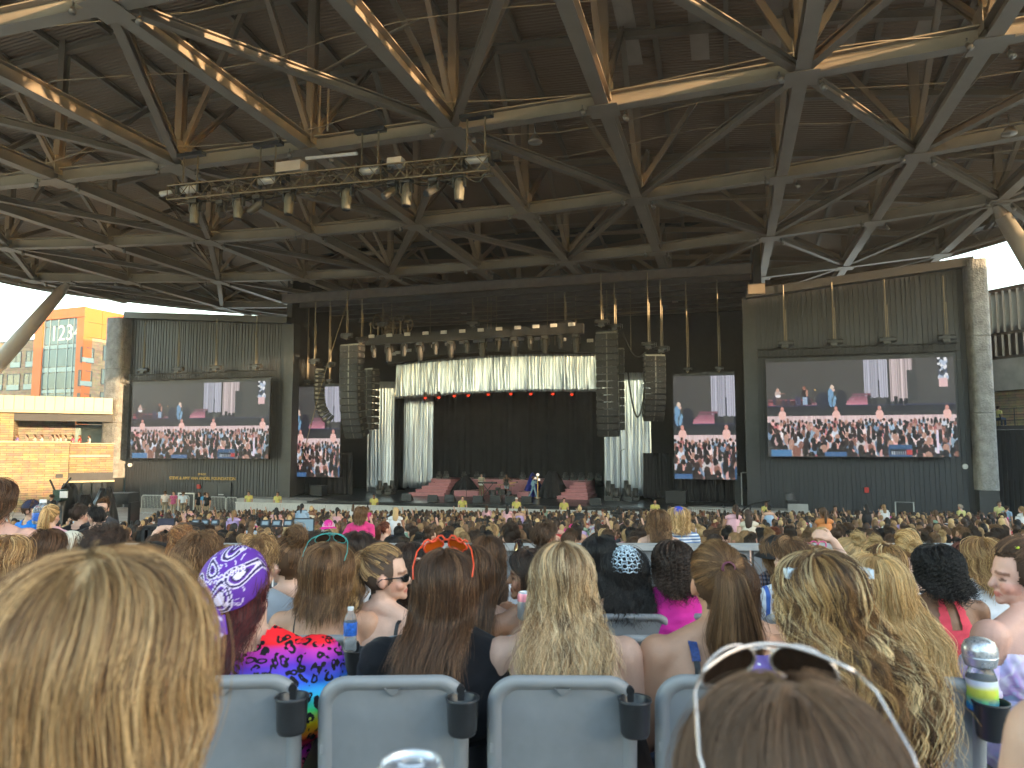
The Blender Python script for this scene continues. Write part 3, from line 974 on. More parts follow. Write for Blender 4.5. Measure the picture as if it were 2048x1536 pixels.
def screen(label, px, v, crop=(0.0, 1.0), group='LED screens'):
    """px: left, right, top, bottom pixels (left edge and right edge each give top and bottom)"""
    (xl, yl0, yl1), (xr, yr0, yr1) = px
    u0, z0 = onv(xl, yl1, v); _, z1 = onv(xl, yl0, v)
    u1, z2 = onv(xr, yr1, v); _, z3 = onv(xr, yr0, v)
    zb = (z0 + z2) / 2; zt = (z1 + z3) / 2
    t = thing('led_screen', label, 'screen', R((u0 + u1) / 2, v, zb), group=group)
    c0, c1 = int(crop[0] * SW), int(crop[1] * SW)
    im = IMG[:, c0:c1]
    h, w = im.shape[:2]
    V = []; C = []; F = []
    me_v = [R(u0 + (u1 - u0) * i / w, v - 0.13, zt + (zb - zt) * j / h) for j in range(h + 1) for i in range(w + 1)]
    cc = np.zeros((h + 1, w + 1, 3)); cc[:h, :w] = im; cc[h, :w] = im[-1]; cc[:h, w] = im[:, -1]; cc[h, w] = im[-1, -1]
    F = [(j * (w + 1) + i, (j + 1) * (w + 1) + i, (j + 1) * (w + 1) + i + 1, j * (w + 1) + i + 1) for j in range(h) for i in range(w)]
    mbx = MB(); mbx.V = me_v; mbx.F = F; mbx.MI = [0] * len(F); mbx.C = [tuple(x) for x in cc.reshape(-1, 3)]
    mbx.build('display', m_led, t)
    MB().sbox(u0 - .04, u1 + .04, v - 0.12, v + 0.12, zb - .04, zt + .04).build('cabinet', m_black, t)
    MB().sbox(u0 - .05, u1 + .05, v - 0.1, v + 0.1, zt + .042, zt + .22).build('hanging_bar', m_dark, t)
    return u0, u1, zb, zt
m_chain = M('hoist_chain', (0.2, 0.165, 0.11), 0.5, metal=0.4, var=0.2)
m_hoist = M('hoist_body', (0.05, 0.05, 0.05), 0.35, metal=0.4, var=0.3)
m_hoistw = M('hoist_white', (0.65, 0.63, 0.58), 0.4, var=0.1)
def hoist(label, u, v, z, ztop_, group, small=False):
    t = thing('chain_hoist', label, 'hoist', R(u, v, z), group=group)
    s = 0.6 if small else 1.0
    mbx = MB(); mbx.tube(R(u - .45 * s, v, z + .25 * s), R(u + .45 * s, v, z + .25 * s), .2 * s, n=12); mbx.box(R(u, v, z + .2 * s), (.4 * s, .35 * s, .45 * s), (UV, VV, ZAX)); mbx.build('motor', m_hoist, t)
    MB().tube(R(u + .46 * s, v, z + .25 * s), R(u + .56 * s, v, z + .25 * s), .17 * s, n=12).build('end_cap', m_hoist, t)
    mbx = MB(); mbx.tube(R(u, v, z + .3), R(u, v, ztop_), .045, n=5); mbx.tube(R(u + .12, v, z + .3), R(u + .1, v, z + (ztop_ - z) * .6), .03, n=5); mbx.build('chain', m_chain, t)
    mbx = MB(); mbx.tube(R(u, v, z + .1), R(u, v, z - .12), .05, n=6); mbx.build('hook', m_chain, t)
    return t
def box_truss(name, label, p, q, s, mat, bays, group=None):
    t = thing(name, label, 'truss', p, group=group)
    p = Vector(p); q = Vector(q); d = (q - p).normalized(); sd_ = d.cross(ZAX).normalized()
    cs = [sd_ * (a * s / 2) + ZAX * (b_ * s / 2) for a in (-1, 1) for b_ in (-1, 1)]
    for c in cs:
        MB().tube(p + c, q + c, 0.035, n=6).build('chord', mat, t)
    mbx = MB()
    L_ = (q - p).length
    for k in range(bays):
        a = p + d * (L_ * k / bays); c = p + d * (L_ * (k + 1) / bays)
        for i, j in ((0, 1), (2, 3), (0, 2), (1, 3)):
            mbx.tube(a + cs[i], c + cs[j] if k % 2 else a + cs[j], 0.02, n=4)
            mbx.tube(a + cs[j], c + cs[i], 0.02, n=4)
    mbx.build('lacing', mat, t, kind='stuff')
    return t
m_trussb = M('black_truss', (0.035, 0.033, 0.03), 0.35, metal=0.6, var=0.25)
m_trussg = M('bronze_truss', (0.16, 0.125, 0.08), 0.35, metal=0.7, var=0.25)
vS = V0 - 1.0
sL = screen('big landscape LED screen on the wall with gold lettering, showing band and crowd', ((262, 765, 917), (538, 767, 916)), vS)
sR = screen('big landscape LED screen on the wall with the red alarm box, showing band and crowd', ((1537, 730, 914), (1916, 709, 912)), vS)
vP = V0 + 2.0
pLs = screen('tall portrait LED screen half hidden by the curved speaker column', ((588, 774, 953), (680, 773, 954)), vP, (0.335, 0.66))
pRs = screen('tall portrait LED screen standing free beside the low black drape', ((1350, 753, 957), (1474, 750, 959)), vP - 1, (0.335, 0.66))
for s_, lab, ps in ((sL, 'the screen above the gold lettering', (288, 357, 432, 512)), (sR, 'the screen above the red alarm box', (1570, 1668, 1774, 1893))):
    box_truss('screen_truss', 'black box truss along the top of ' + lab, R(s_[0] - .5, vS, s_[3] + .62), R(s_[1] + .3, vS, s_[3] + .62), 0.5, m_trussb, 18, 'screen trusses')
    for k, x in enumerate(ps):
        u, _ = onv(x, 700, vS)
        hoist(('first', 'second', 'third', 'last')[k] + ' hoist from the pillar, of four on ' + lab if s_ is sL else ('last', 'third', 'second', 'first')[k] + ' hoist from the pillar, of four on ' + lab, u, vS, s_[3] + 1.0, 10.9, 'screen hoists')
for s_, v_, lab, ps in ((pLs, vP, 'the portrait screen by the curved speaker column', (616, 660)), (pRs, vP - 1, 'the free portrait screen', (1374, 1437))):
    for k, x in enumerate(ps):
        u, _ = onv(x, 700, v_)
        hoist(('outer' if (k == 0) == (s_ is pLs) else 'inner') + ' chain hoist carrying ' + lab, u, v_, s_[3] + .35, 12, 'portrait screen hoists', True)

# ------------------------------------------------------------------ line arrays
m_cab = M('speaker_cabinet', (0.018, 0.018, 0.018), 0.5, var=0.2, vs=4)
m_grill = M('speaker_grille', (0.024, 0.023, 0.023), 0.65, var=0.2, vs=20, bump=0.003, bs=120)
m_rig = M('rigging_metal', (0.16, 0.15, 0.13), 0.35, metal=0.7, var=0.2)
def line_array(label, px, py0, py1, v, w, dp, n, yaw, splay0, splay1):
    uc, z1 = onv(px, py0, v); _, z0 = onv(px, py1, v)
    h = (z1 - z0) / n * 1.02
    t = thing('line_array', label, 'loudspeaker', R(uc, v, z1), group='hanging loudspeaker columns')
    ca, sa = math.cos(yaw), math.sin(yaw)
    X = UV * ca + VV * sa            # width
    Fw = -VV * ca + UV * sa          # front direction
    p = R(uc, v, z1)
    MB().box(p + ZAX * .06, (w * 1.02, dp * .8, .1), (X, Fw, ZAX)).build('fly_frame', m_rig, t)
    ang = 0.0
    for k in range(n):
        f = k / (n - 1)
        ang = math.radians(splay0 + (splay1 - splay0) * max(0, (f - 0.35) / 0.65) ** 1.6)
        dn = -ZAX * math.cos(ang) - Fw * math.sin(ang) * 1.0
        fr = Fw * math.cos(ang) - ZAX * math.sin(ang)
        c = p + dn * (h / 2)
        mbx = MB()
        # trapezoid cabinet
        hw, hh = w / 2, h * 0.475
        V = []
        for fy, sh in ((0.5, 1.0), (-0.5, 0.72)):
            for i in (-1, 1):
                for j in (-1, 1):
                    V.append(c + X * (i * hw) + fr * (fy * dp) + dn * (-j * hh * sh))
        mbx.add(V, [(0, 1, 3, 2)[::-1], (4, 5, 7, 6), (0, 1, 5, 4), (2, 6, 7, 3), (0, 4, 6, 2), (1, 3, 7, 5)], 0)
        for i in (-1, 1):
            mbx.box(c + X * (i * w * .25) + fr * (dp * .5 + .012), (w * .44, .03, h * .84), (X, fr, -dn), 1)
            mbx.box(c + X * (i * w * .2) + fr * (dp * .5 + .03) + dn * (h * .3), (.045, .02, .045), (X, fr, -dn), 2)
        mbx.box(c + fr * (dp * .5 + .008), (w * .05, .025, h * .8), (X, fr, -dn), 2)
        for i in (-1, 1):
            mbx.box(c + X * (i * (hw + .015)) + fr * (dp * .3), (.03, dp * .25, h * .5), (X, fr, -dn), 2)
        mbx.build('speaker_box', [m_cab, m_grill, m_rig], t)
        p = p + dn * h
    return uc, z1
A1 = line_array('tall black speaker column hanging in front of the silver drape, by the curved one', 705, 692, 872, V0 - 1.5, 1.75, 0.9, 14, math.radians(-8), 0, 26)
A2 = line_array('tallest black speaker column hanging beside the valance end, over the broad silver drape', 1214, 668, 868, V0 - 1.5, 1.5, 0.85, 15, math.radians(4), 0, 16)
A3 = line_array('curved black speaker column in front of the portrait screen, turned outwards', 640, 742, 848, V0 - 0.5, 1.5, 0.8, 13, math.radians(-58), 0, 52)
A4 = line_array('shorter black speaker column turned towards the free portrait screen', 1308, 713, 838, V0 - 1.0, 1.4, 0.8, 12, math.radians(20), 0, 38)
A5 = line_array('slim black bass column hung right behind the tall speaker column', 742, 740, 858, V0 + 1.6, 1.05, 1.0, 9, math.radians(-12), 0, 0)
A6 = line_array('slim black bass column hidden behind the tallest speaker column', 1237, 700, 858, V0 + 1.6, .8, 1.0, 10, math.radians(6), 0, 0)
for (uc, z), lab, dv in ((A1, 'the tall speaker column', -1.5), (A2, 'the tallest speaker column', -1.5), (A3, 'the curved speaker column', -.5), (A4, 'the shorter speaker column', -1.0)):
    hoist('front chain hoist lifting ' + lab, uc - .35, V0 + dv - .3, z + .55, 12.3, 'speaker hoists')
    hoist('rear chain hoist lifting ' + lab, uc + .45, V0 + dv + .6, z + .35, 12.3, 'speaker hoists')
# cable loop between the right columns
mbx = MB()
pa = R(A2[0] + 1.0, V0 - .9, A2[1] + .2); pb = R(A4[0] - .6, V0 - .6, A4[1] + .4)
mbx.path([pa.lerp(pb, t) - ZAX * (1.0 * math.sin(math.pi * t)) for t in np.linspace(0, 1, 14)], .07, 6)
pc, zc = onv(1256, 745, V0); pd, zd = onv(1292, 745, V0)
mbx.path([R(pc, V0, zc).lerp(R(pd, V0, zd), t) - ZAX * (3.2 * math.sin(math.pi * t) ** .8) for t in np.linspace(0, 1, 16)], .06, 6)
mbx.build('cable_loom', m_black, label='thick black cables looping between the two hanging speaker columns', category='cable')
mbx = MB()
mbx.path([R(*[onv(x, y, V0 - 2)[0], V0 - 2, onv(x, y, V0 - 2)[1]]) for x, y in ((750, 372), (735, 440), (712, 540), (690, 620), (664, 700), (640, 780), (622, 850), (600, 930))], .035, 5)
mbx.build('guy_cable', m_trussg, label='thin cable running slantwise from the lighting truss past the curved speaker', category='cable')

# ------------------------------------------------------------------ stage lighting trusses
def light_bar(label, pts, v_of, thick, nlamp, nbox, group):
    ps = []
    for x, y in pts:
        v = v_of(x); u, z = onv(x, y, v); ps.append(R(u, v, z))
    t = thing('lighting_truss', label, 'truss', ps[0], group=group)
    mbx = MB()
    for a, c in zip(ps[:-1], ps[1:]): mbx.beam(a, c, .6, thick)
    mbx.build('truss_body', m_black, t)
    tot = len(ps) - 1
    def at(f):
        f = min(.999, f) * tot; i = int(f); return ps[i].lerp(ps[i + 1], f - i)
    for k in range(nbox):
        p = at((k + .4) / nbox)
        MB().box(p - VV * .36 + ZAX * (thick * .42), (.5, .12, .26), (UV, VV, ZAX)).build('strobe', m_hoistw, t)
    return at, t
at, lt = light_bar('straight black lighting truss with pale strobes above the valance', [(733, 682), (840, 676), (950, 670), (1060, 663), (1167, 657)], lambda x: V0 + 2.5, .75, 0, 12, 'stage lighting trusses')
def moving_head(label, p, s, mat, group, tilt=0.0, name='moving_light', yaw=0.0):
    t = thing(name, label, 'stage light', p, group=group)
    p = Vector(p)
    MB().box(p - ZAX * (.1 * s), (.42 * s, .42 * s, .2 * s), (UV, VV, ZAX)).build('base', m_hoist, t)
    mbx = MB()
    for i in (-1, 1): mbx.box(p + UV * (i * .24 * s) - ZAX * (.38 * s), (.07 * s, .2 * s, .4 * s), (UV, VV, ZAX))
    mbx.build('yoke', m_hoist, t)
    d = (-ZAX * math.cos(tilt) + (UV * math.sin(yaw) - VV * math.cos(yaw)) * math.sin(tilt))
    c = p - ZAX * (.5 * s)
    mbx = MB(); mbx.path([c - d * (.28 * s), c - d * (.1 * s), c + d * (.3 * s), c + d * (.62 * s)], [.16 * s, .21 * s, .21 * s, .19 * s], 14)
    hd_ = mbx.build('head', mat, t, smooth=False)
    MB().tube(c + d * (.62 * s), c + d * (.66 * s), .17 * s, .17 * s, n=14).build('lens', m_dark, hd_)
    return t
m_headd = M('fixture_black', (0.05, 0.048, 0.045), 0.4, var=0.2)
ords = ['first', 'second', 'third', 'fourth', 'fifth', 'sixth', 'seventh', 'eighth', 'ninth', 'tenth', 'eleventh', 'twelfth', 'thirteenth', 'fourteenth']
for k in range(14):
    p = at((k + .5) / 14) - ZAX * .4
    moving_head(ords[k] + ' black moving light under the straight stage truss, from its outer end', p, 1.25 if k % 2 else 0.9, m_headd, 'moving lights over the stage', 0.1 * (k % 3 - 1))
at2, lt2 = light_bar('curved black truss carrying the silver valance, dotted with pale strobes', [(778, 722), (800, 715), (860, 704), (930, 695), (1000, 690), (1080, 689), (1215, 694)],
               lambda x: V0 + 7.3 - 3.2 * math.sin(max(0, min(1, (x - 792) / 423 * 1.3)) * math.pi / 2), 1.0, 0, 15, 'stage lighting trusses')
for k, x in enumerate((765, 945, 1130)):
    u, z = onv(x, 668, V0 + 2.5)
    hoist(['outer', 'middle', 'inner'][k] + ' chain hoist of the straight stage lighting truss', u, V0 + 2.5, z + .6, 12.6, 'stage truss hoists')
mbx = MB()                                          # thin steels from the grid
for x, y0, y1 in ((783, 570, 640), (860, 580, 690), (975, 570, 662), (982, 575, 660), (993, 580, 660), (1095, 580, 655), (1110, 585, 690), (1152, 590, 690), (1262, 560, 700), (1322, 570, 690), (1214, 555, 640)):
    u, z0 = onv(x, y1, V0 + 3); _, z1 = onv(x, y0, V0 + 3)
    mbx.tube(R(u, V0 + 3, z0), R(u, V0 + 3, z1), .035, n=4)
mbx.build('drop_cables', m_chain, grid_t, kind='stuff')
# coil of cables and clamps on the straight truss near its outer end
cc_t = thing('cable_pile', 'heap of looped cables and clamps on top of the straight stage truss', 'cables', at(0.07))
mbx = MB()
for k in range(10):
    c = at(0.03 + 0.16 * rng.random()) + ZAX * (.5 + 1.2 * rng.random() ** 2)
    r_ = .2 + .3 * rng.random(); a0 = rng.random() * 3
    mbx.path([c + UV * (r_ * math.cos(a)) + ZAX * (1.5 * r_ * math.sin(a)) + VV * (.1 * math.sin(2 * a + a0)) for a in np.linspace(0, 2 * math.pi, 14)[:-1]], .06, 5, closed=True)
mbx.build('cable_loops', m_trussg, cc_t)
mbx = MB()
for k in range(6):
    c = at(0.02 + 0.035 * k) + ZAX * .5
    mbx.box(c + ZAX * .4, (.12, .12, 1.0), (UV, VV, ZAX)); mbx.box(c + ZAX * .9, (.3, .2, .16), (UV, VV, ZAX))
mbx.build('clamps', m_trussg, cc_t)
# red lamps under the valance
m_redl = Memit('red_lamp_glow', (1.0, 0.05, 0.015), 0.12)
for k, x in enumerate((851, 878, 909, 937, 977, 1022, 1062, 1106, 1144)):
    y = (797, 796, 793, 792, 790, 789, 789, 789, 790)[k]
    v = V0 + 6; u, z = onv(x, y - 1, v)
    t = thing('red_lamp', ords[k] + ' small red lamp under the valance, counting from the paired silver drapes', 'stage light', R(u, v, z), group='red lamps under the valance')
    MB().tube(R(u, v, z + .1), R(u, v - .1, z + .5), .16, .12, n=10).build('housing', m_headd, t)
    mbx = MB(); mbx.ell(R(u, v - .06, z), (.14, .14, .11), nu=10, nv=6); mbx.build('glowing_lens', m_redl, t, smooth=True)

# ------------------------------------------------------------------ truss with lamps hanging over the audience
vT = 25.4
def tp(px, py, dv=0.0):
    u, z = onv(px, py, vT + dv); return R(u, vT + dv, z)
tA, tB = tp(345, 390), tp(985, 330)
aud = box_truss('audience_truss', 'bronze box truss with lamps hanging under the roof above the audience', tA, tB, 0.62, m_trussg, 26)
for k, (x, y) in enumerate(((382, 378), (537, 360), (742, 340), (955, 318))):
    c = tp(x, y)
    mbx = MB(); mbx.tube(c - UV * .45, c + UV * .45, .17, n=14); mbx.build('winch_drum', m_hoistw, aud, smooth=True)
    mbx = MB(); mbx.box(c - UV * .55, (.12, .5, .5), (UV, VV, ZAX)); mbx.box(c + UV * .55, (.12, .5, .5), (UV, VV, ZAX)); mbx.box(c + UV * .75, (.35, .3, .3), (UV, VV, ZAX)); mbx.build('winch_frame', m_hoist, aud)
    for dx in (-.42, .3):
        MB().tube(c + UV * dx, Vector((*(c + UV * dx).xy, RH - .35)), .04, n=6).build('suspension_rod', m_chain, aud)
    MB().box(Vector((*(c - UV * .05).xy, RH - .38)), (1.3, .3, .16), (UV, VV, ZAX)).build('beam_clamp', m_hoist, aud)
MB().box(tp(584, 337), (1.15, .6, .42), (UV, VV, ZAX)).build('junction_box', M('beige_box', (0.55, 0.5, 0.42), 0.5, var=.06), aud)
MB().box(tp(792, 326), (.6, .4, .34), (UV, VV, ZAX)).build('antenna_box', m_hoistw, aud)
MB().tube(tp(612, 317), tp(714, 307), .07, n=10).build('light_tube', m_white, aud)
MB().tube(tp(322, 388), tp(345, 383), .12, .08, n=10).build('end_bumper', m_hoistw, aud)
m_sil = M('fixture_silver', (0.15, 0.14, 0.115), 0.4, metal=0.4, var=.15)
for k, (x, y) in enumerate(((391, 399), (478, 388), (579, 378), (694, 367), (814, 358), (919, 347))):
    moving_head(ords[k] + ' silver lamp under the audience truss, counting from the bumper end', tp(x, y), .95, m_sil, 'lamps of the audience truss', 0.06)
for k, (x, y) in enumerate(((443, 402), (517, 392), (786, 362), (868, 357))):
    moving_head('tilted dark lamp between the ' + ('first and second', 'second and third', 'fourth and fifth', 'fifth and sixth')[k] + ' silver lamps of the audience truss', tp(x, y), .8, m_headd, 'lamps of the audience truss', 0.9, yaw=(0.8, -1.2, -.6, -.4)[k])
mbx = MB()
for k in range(12):
    p = tA.lerp(tB, 0.04 + 0.08 * k); q = p + (tB - tA).normalized() * 1.1
    mbx.path([p.lerp(q, t) + ZAX * (-.32 - .22 * math.sin(math.pi * t)) + VV * (.2 * math.sin(7 * t + k)) for t in np.linspace(0, 1, 8)], .025, 4)
mbx.build('cables', m_black, aud, kind='stuff')

# ------------------------------------------------------------------ pink stairs and stage gear
m_pink = M('pink_carpet', (0.48, 0.20, 0.22), 0.8, var=0.12, vs=3, bump=0.004, bs=90)
m_pink2 = M('pink_edge', (0.6, 0.30, 0.31), 0.7, var=0.08)
def stairs(label, px0, px1, v0, hgt, n, side):
    u0, _ = onv(px0, 990, v0); u1, _ = onv(px1, 990, v0)
    t = thing('stage_stairs', label, 'stairs', R((u0 + u1) / 2, v0, DECK), group='pink stage stairs')
    for k in range(n):
        z0 = DECK + hgt * k / n; z1 = DECK + hgt * (k + 1) / n
        a, c = (u0 + .42 * k, u1) if side < 0 else (u0, u1 - .12 * k)
        if side > 0: a = u0 + .25 * k
        MB().sbox(a, c, v0 + .38 * k, v0 + 4, z0 + .003, z1 - .04).build('riser', m_pink, t)
        MB().sbox(a - .03, c + .03, v0 + .38 * k - .04, v0 + 4.02, z1 - .038, z1).build('tread', m_pink2, t)
stairs('pink carpeted stage stairs beside the paired silver drapes', 818, 888, V0 + 3.6, 1.3, 5, -1)
stairs('pink carpeted stage stairs beside the broad silver drape', 1114, 1176, V0 + 3.0, 1.25, 5, 1)
pt = thing('stage_platform', 'long pink platform along the black backdrop', 'platform', R(U0, V0 + 9, DECK))
a, _ = onv(866, 980, V0 + 8.2); c, _ = onv(1178, 980, V0 + 8.2)
MB().sbox(a, c, V0 + 7.7, V0 + 11, DECK, DECK + 1.2).build('riser', m_pink, pt)
MB().sbox(a, c, V0 + 7.66, V0 + 11, DECK + 1.205, DECK + 1.25).build('top', m_pink2, pt)
for px0, px1, v, lab in ((908, 957, 4.2, 'low pink riser under the guitarist'), (1034, 1056, 4.0, 'low pink riser between the bass player and the black cloth')):
    a, _ = onv(px0, 990, V0 + v); c, _ = onv(px1, 990, V0 + v)
    t = thing('low_riser', lab, 'platform', R((a + c) / 2, V0 + v, DECK))
    MB().sbox(a, c, V0 + v, V0 + v + 2.2, DECK, DECK + .42).build('box', m_pink, t); MB().sbox(a - .02, c + .02, V0 + v - .03, V0 + v + 2.2, DECK + .425, DECK + .46).build('top', m_pink2, t)
m_cloth = M('black_cloth', (0.022, 0.021, 0.023), 0.75, var=0.3, vs=2, spec=0.3)
m_blue = M('blue_cloth', (0.02, 0.03, 0.28), 0.7, var=.2)
def cloth_lump(name, label, px0, px1, py0, v, mat, seed, peaks, dv=1.6):
    u0, _ = onv(px0, 990, V0 + v); u1, _ = onv(px1, 990, V0 + v); _, zt = onv((px0 + px1) / 2, py0, V0 + v)
    H = zt - DECK; rr = np.random.default_rng(seed)
    mbx = MB()
    def f(s, t):
        a = 2 * math.pi * s
        hh = (1 - t)
        k = t ** 0.75
        fold = 1 + .13 * math.sin(9 * a + seed) * t + .06 * math.sin(17 * a + 2 * seed) * t
        x = math.cos(a) * k * fold; y = math.sin(a) * k * fold
        z = H * (hh ** 0.75) 
        for (px_, amp) in peaks: z = max(z, 0) + amp * H * math.exp(-((x - px_) * 3) ** 2) * (t > .05) * (t < .8) * (1 - t)
        return R((u0 + u1) / 2 + x * (u1 - u0) / 2, V0 + v + .8 + y * dv, DECK + .004 + max(0, z))
    mbx.grid(f, 56, 12)
    return mbx.build(name, mat, smooth=True, label=label, category='cover')
cloth_lump('cloth_cover', 'black cloth draped over stage gear beside the guitarist', 893, 951, 955, 5.5, m_cloth, 3, [(0.3, .2)])
cloth_lump('cloth_cover', 'big crumpled black cloth over a hidden prop beside the globe lamp', 1072, 1132, 948, 4.6, m_cloth, 5, [(-.4, .35), (.35, .25)])
cloth_lump('cloth_cover', 'dark blue cloth cover right behind the singer', 1044, 1082, 952, 5.6, m_blue, 8, [(-.3, .3)])
gl = thing('globe_lamp', 'brass stand with three glowing white globe lamps behind the singer', 'lamp', R(onv(1076, 990, V0 + 4)[0], V0 + 4, DECK))
u, z = onv(1075.5, 949, V0 + 4)
MB().tube(R(u, V0 + 4, DECK), R(u, V0 + 4, z), .035, n=8).tube(R(u, V0 + 4, DECK), R(u, V0 + 4, DECK + .05), .25, n=16).build('pole', m_gold, gl)
m_globe = Memit('globe_glow', (1.0, 0.9, 0.75), 1.3 * 2 ** -EXPO)
for x, y, r_ in ((1075.5, 949.5, .13), (1071, 956.5, .10), (1078, 959, .10)):
    uu, zz = onv(x, y, V0 + 4)
    MB().tube(R(u, V0 + 4, zz - .1), R(uu, V0 + 4, zz - .08), .02, n=5).build('arm', m_gold, gl)
    MB().ell(R(uu, V0 + 4, zz), (r_,) * 3).build('globe', m_globe, gl, smooth=True)

def gear(name, label, cat, px, v, w, d, h, z0=None, kind='cab', group=None):
    u, _ = onv(px, 990, V0 + v)
    z0 = DECK if z0 is None else z0
    t = thing(name, label, cat, R(u, V0 + v, z0), group=group)
    if kind == 'cab':
        MB().sbox(u - w / 2, u + w / 2, V0 + v, V0 + v + d, z0 + .03, z0 + h).build('cabinet', m_cab, t)
        MB().sbox(u - w * .45, u + w * .45, V0 + v - .03, V0 + v - .004, z0 + .08, z0 + h - .06).build('grille', m_grill, t)
        for s in (-1, 1): MB().sbox(u + s * w * .4 - .05, u + s * w * .4 + .05, V0 + v + .05, V0 + v + .15, z0, z0 + .03).build('foot', m_dark, t)
    elif kind == 'wedge':
        a, c = u - w / 2, u + w / 2
        V = [R(a, V0 + v, z0), R(c, V0 + v, z0), R(c, V0 + v + d, z0), R(a, V0 + v + d, z0), R(a, V0 + v + d * .15, z0 + h), R(c, V0 + v + d * .15, z0 + h), R(c, V0 + v + d * .8, z0 + h * .35), R(a, V0 + v + d * .8, z0 + h * .35)]
        MB().add(V, [(3, 2, 1, 0), (4, 5, 6, 7), (0, 1, 5, 4), (1, 2, 6, 5), (2, 3, 7, 6), (3, 0, 4, 7)]).build('cabinet', m_cab, t)
        MB().sbox(u - .12, u + .12, V0 + v - .02, V0 + v, z0 + .1, z0 + .2).build('handle', m_dark, t)
    else:                                           # standing moving light
        MB().sbox(u - w / 2, u + w / 2, V0 + v, V0 + v + d, z0, z0 + h * .25).build('base', m_headd, t)
        mbx = MB()
        for s in (-1, 1): mbx.sbox(u + s * w * .48 - .04, u + s * w * .48 + .04, V0 + v + d * .3, V0 + v + d * .7, z0 + h * .25, z0 + h * .62)
        mbx.build('yoke', m_headd, t)
        MB().path([R(u, V0 + v + d / 2, z0 + h * .3), R(u, V0 + v + d / 2, z0 + h * .5), R(u, V0 + v + d / 2, z0 + h)], [w * .32, w * .4, w * .33], 12).build('head', m_headd, t, smooth=True)
    return t
gear('subwoofer', 'black subwoofer on the stage under the half hidden portrait screen', 'loudspeaker', 632, 1.2, 1.1, .8, .85)
gear('subwoofer', 'wide black subwoofer on the stage under the free portrait screen', 'loudspeaker', 1351, .6, 1.4, .9, .95)
for k, x in enumerate((757, 768, 775, 781)):
    gear('floor_light', ('outermost', 'second', 'third', 'innermost')[k] + ' black floor light below the silver drape behind the paired speakers', 'stage light', x, 4.6 + .5 * (k % 2), .5, .5, 1.15 - .2 * (k % 3), kind='light', group='stage floor lights')
for k, x in enumerate((1216, 1224, 1232, 1252, 1256, 1270)):
    gear('floor_light', ords[k] + ' black floor light below the broad silver drape, from the pink stairs', 'stage light', x, 2.4 + .6 * (k % 2), .55, .5, 1.5 - .28 * (k % 3), kind='light', group='stage floor lights')
for k, x in enumerate((876, 890, 926, 952, 1003, 1044, 1130, 1146, 1162, 1180, 1196)):
    gear('floor_light', ords[k] + ' small black light on the pink platform, counting from the paired silver drapes', 'stage light', x, 8.0, .45, .4, .62, DECK + 1.25, 'light', 'platform lights')
for k, x in enumerate((812, 864, 898, 955, 990, 1020, 1052, 1190)):
    gear('wedge_monitor', ords[k] + ' black wedge monitor on the stage front, counting from the stairs by the paired drapes', 'loudspeaker', x, -1.6 - .6 * (k % 2), .75, .6, .5, DECK, 'wedge', 'wedge monitors')
for k, x in enumerate((618, 640, 662, 684, 706)):
    gear('front_subwoofer', ords[k] + ' black subwoofer below the half hidden portrait screen, from the wall corner', 'loudspeaker', x, -4.9, .95, .8, 1.15, FLOOR, 'cab', 'front subwoofers')
for k, x in enumerate((818, 985, 1230, 1270)):
    gear('front_subwoofer', ords[k] + ' black subwoofer against the stage front, counting from the pink-shirted standing person', 'loudspeaker', x, -4.9, 1.1, .8, 1.05, FLOOR, 'cab', 'front subwoofers')
# keyboard, pedal board table, mic stands, cables
kb = thing('keyboard_stand', 'black keyboard on a folding stand in front of the guitarist', 'keyboard', R(onv(978, 990, V0 + 3)[0], V0 + 3, DECK))
u, z = onv(975, 967, V0 + 3)
MB().sbox(u - .75, u + .75, V0 + 2.8, V0 + 3.2, z, z + .12).build('keyboard', m_dark, kb)
MB().beam(R(u - .5, V0 + 3, DECK), R(u + .45, V0 + 3, z), .05, .05).beam(R(u + .5, V0 + 3.06, DECK), R(u - .45, V0 + 3.06, z), .05, .05).build('folding_stand', m_dark, kb)
dk = thing('drum_table', 'low drum and gear cluster between guitarist and bass player', 'drums', R(onv(1000, 990, V0 + 3)[0], V0 + 3.2, DECK))
for x, y, r_, h in ((985, 985, .3, .4), (996, 978, .22, .25), (1005, 984, .34, .45), (1018, 986, .2, .3)):
    u, z = onv(x, y, V0 + 3.4)
    MB().tube(R(u, V0 + 3.4, z - h / 2), R(u, V0 + 3.4, z + h / 2), r_, n=14).build('drum', m_dark, dk)
    MB().tube(R(u, V0 + 3.4, DECK), R(u, V0 + 3.4, z - h / 2), .03, n=5).build('leg', m_dark, dk)
for x, y, in ((1001, 970), (1022, 972)):
    u, z = onv(x, y, V0 + 3.6)
    MB().tube(R(u, V0 + 3.6, z), R(u, V0 + 3.6, z + .03), .3, n=14).build('cymbal', m_gold, dk)
    MB().tube(R(u, V0 + 3.6, DECK), R(u, V0 + 3.6, z), .02, n=5).build('cymbal_stand', m_dark, dk)
for k, (x, y, lab) in enumerate(((933, 950, 'slim curved microphone stand beside the black cloth by the guitarist'), (1018, 962, 'straight microphone stand next to the bass player'), (1241, 902, 'tall straight stand in front of the broad silver drape'))):
    u, z = onv(x, y, V0 + 3)
    t = thing('microphone_stand', lab, 'stand', R(u, V0 + 3, DECK), group='microphone stands')
    MB().tube(R(u, V0 + 3, DECK), R(u, V0 + 3, z), .025, n=6).tube(R(u, V0 + 3, DECK), R(u, V0 + 3, DECK + .03), .2, n=12).build('pole', m_dark, t)
    MB().tube(R(u, V0 + 3, z), R(u + .25, V0 + 2.9, z + .12), .02, n=5).ell(R(u + .27, V0 + 2.9, z + .13), (.06,) * 3, nu=8, nv=6).build('microphone', m_dark, t)
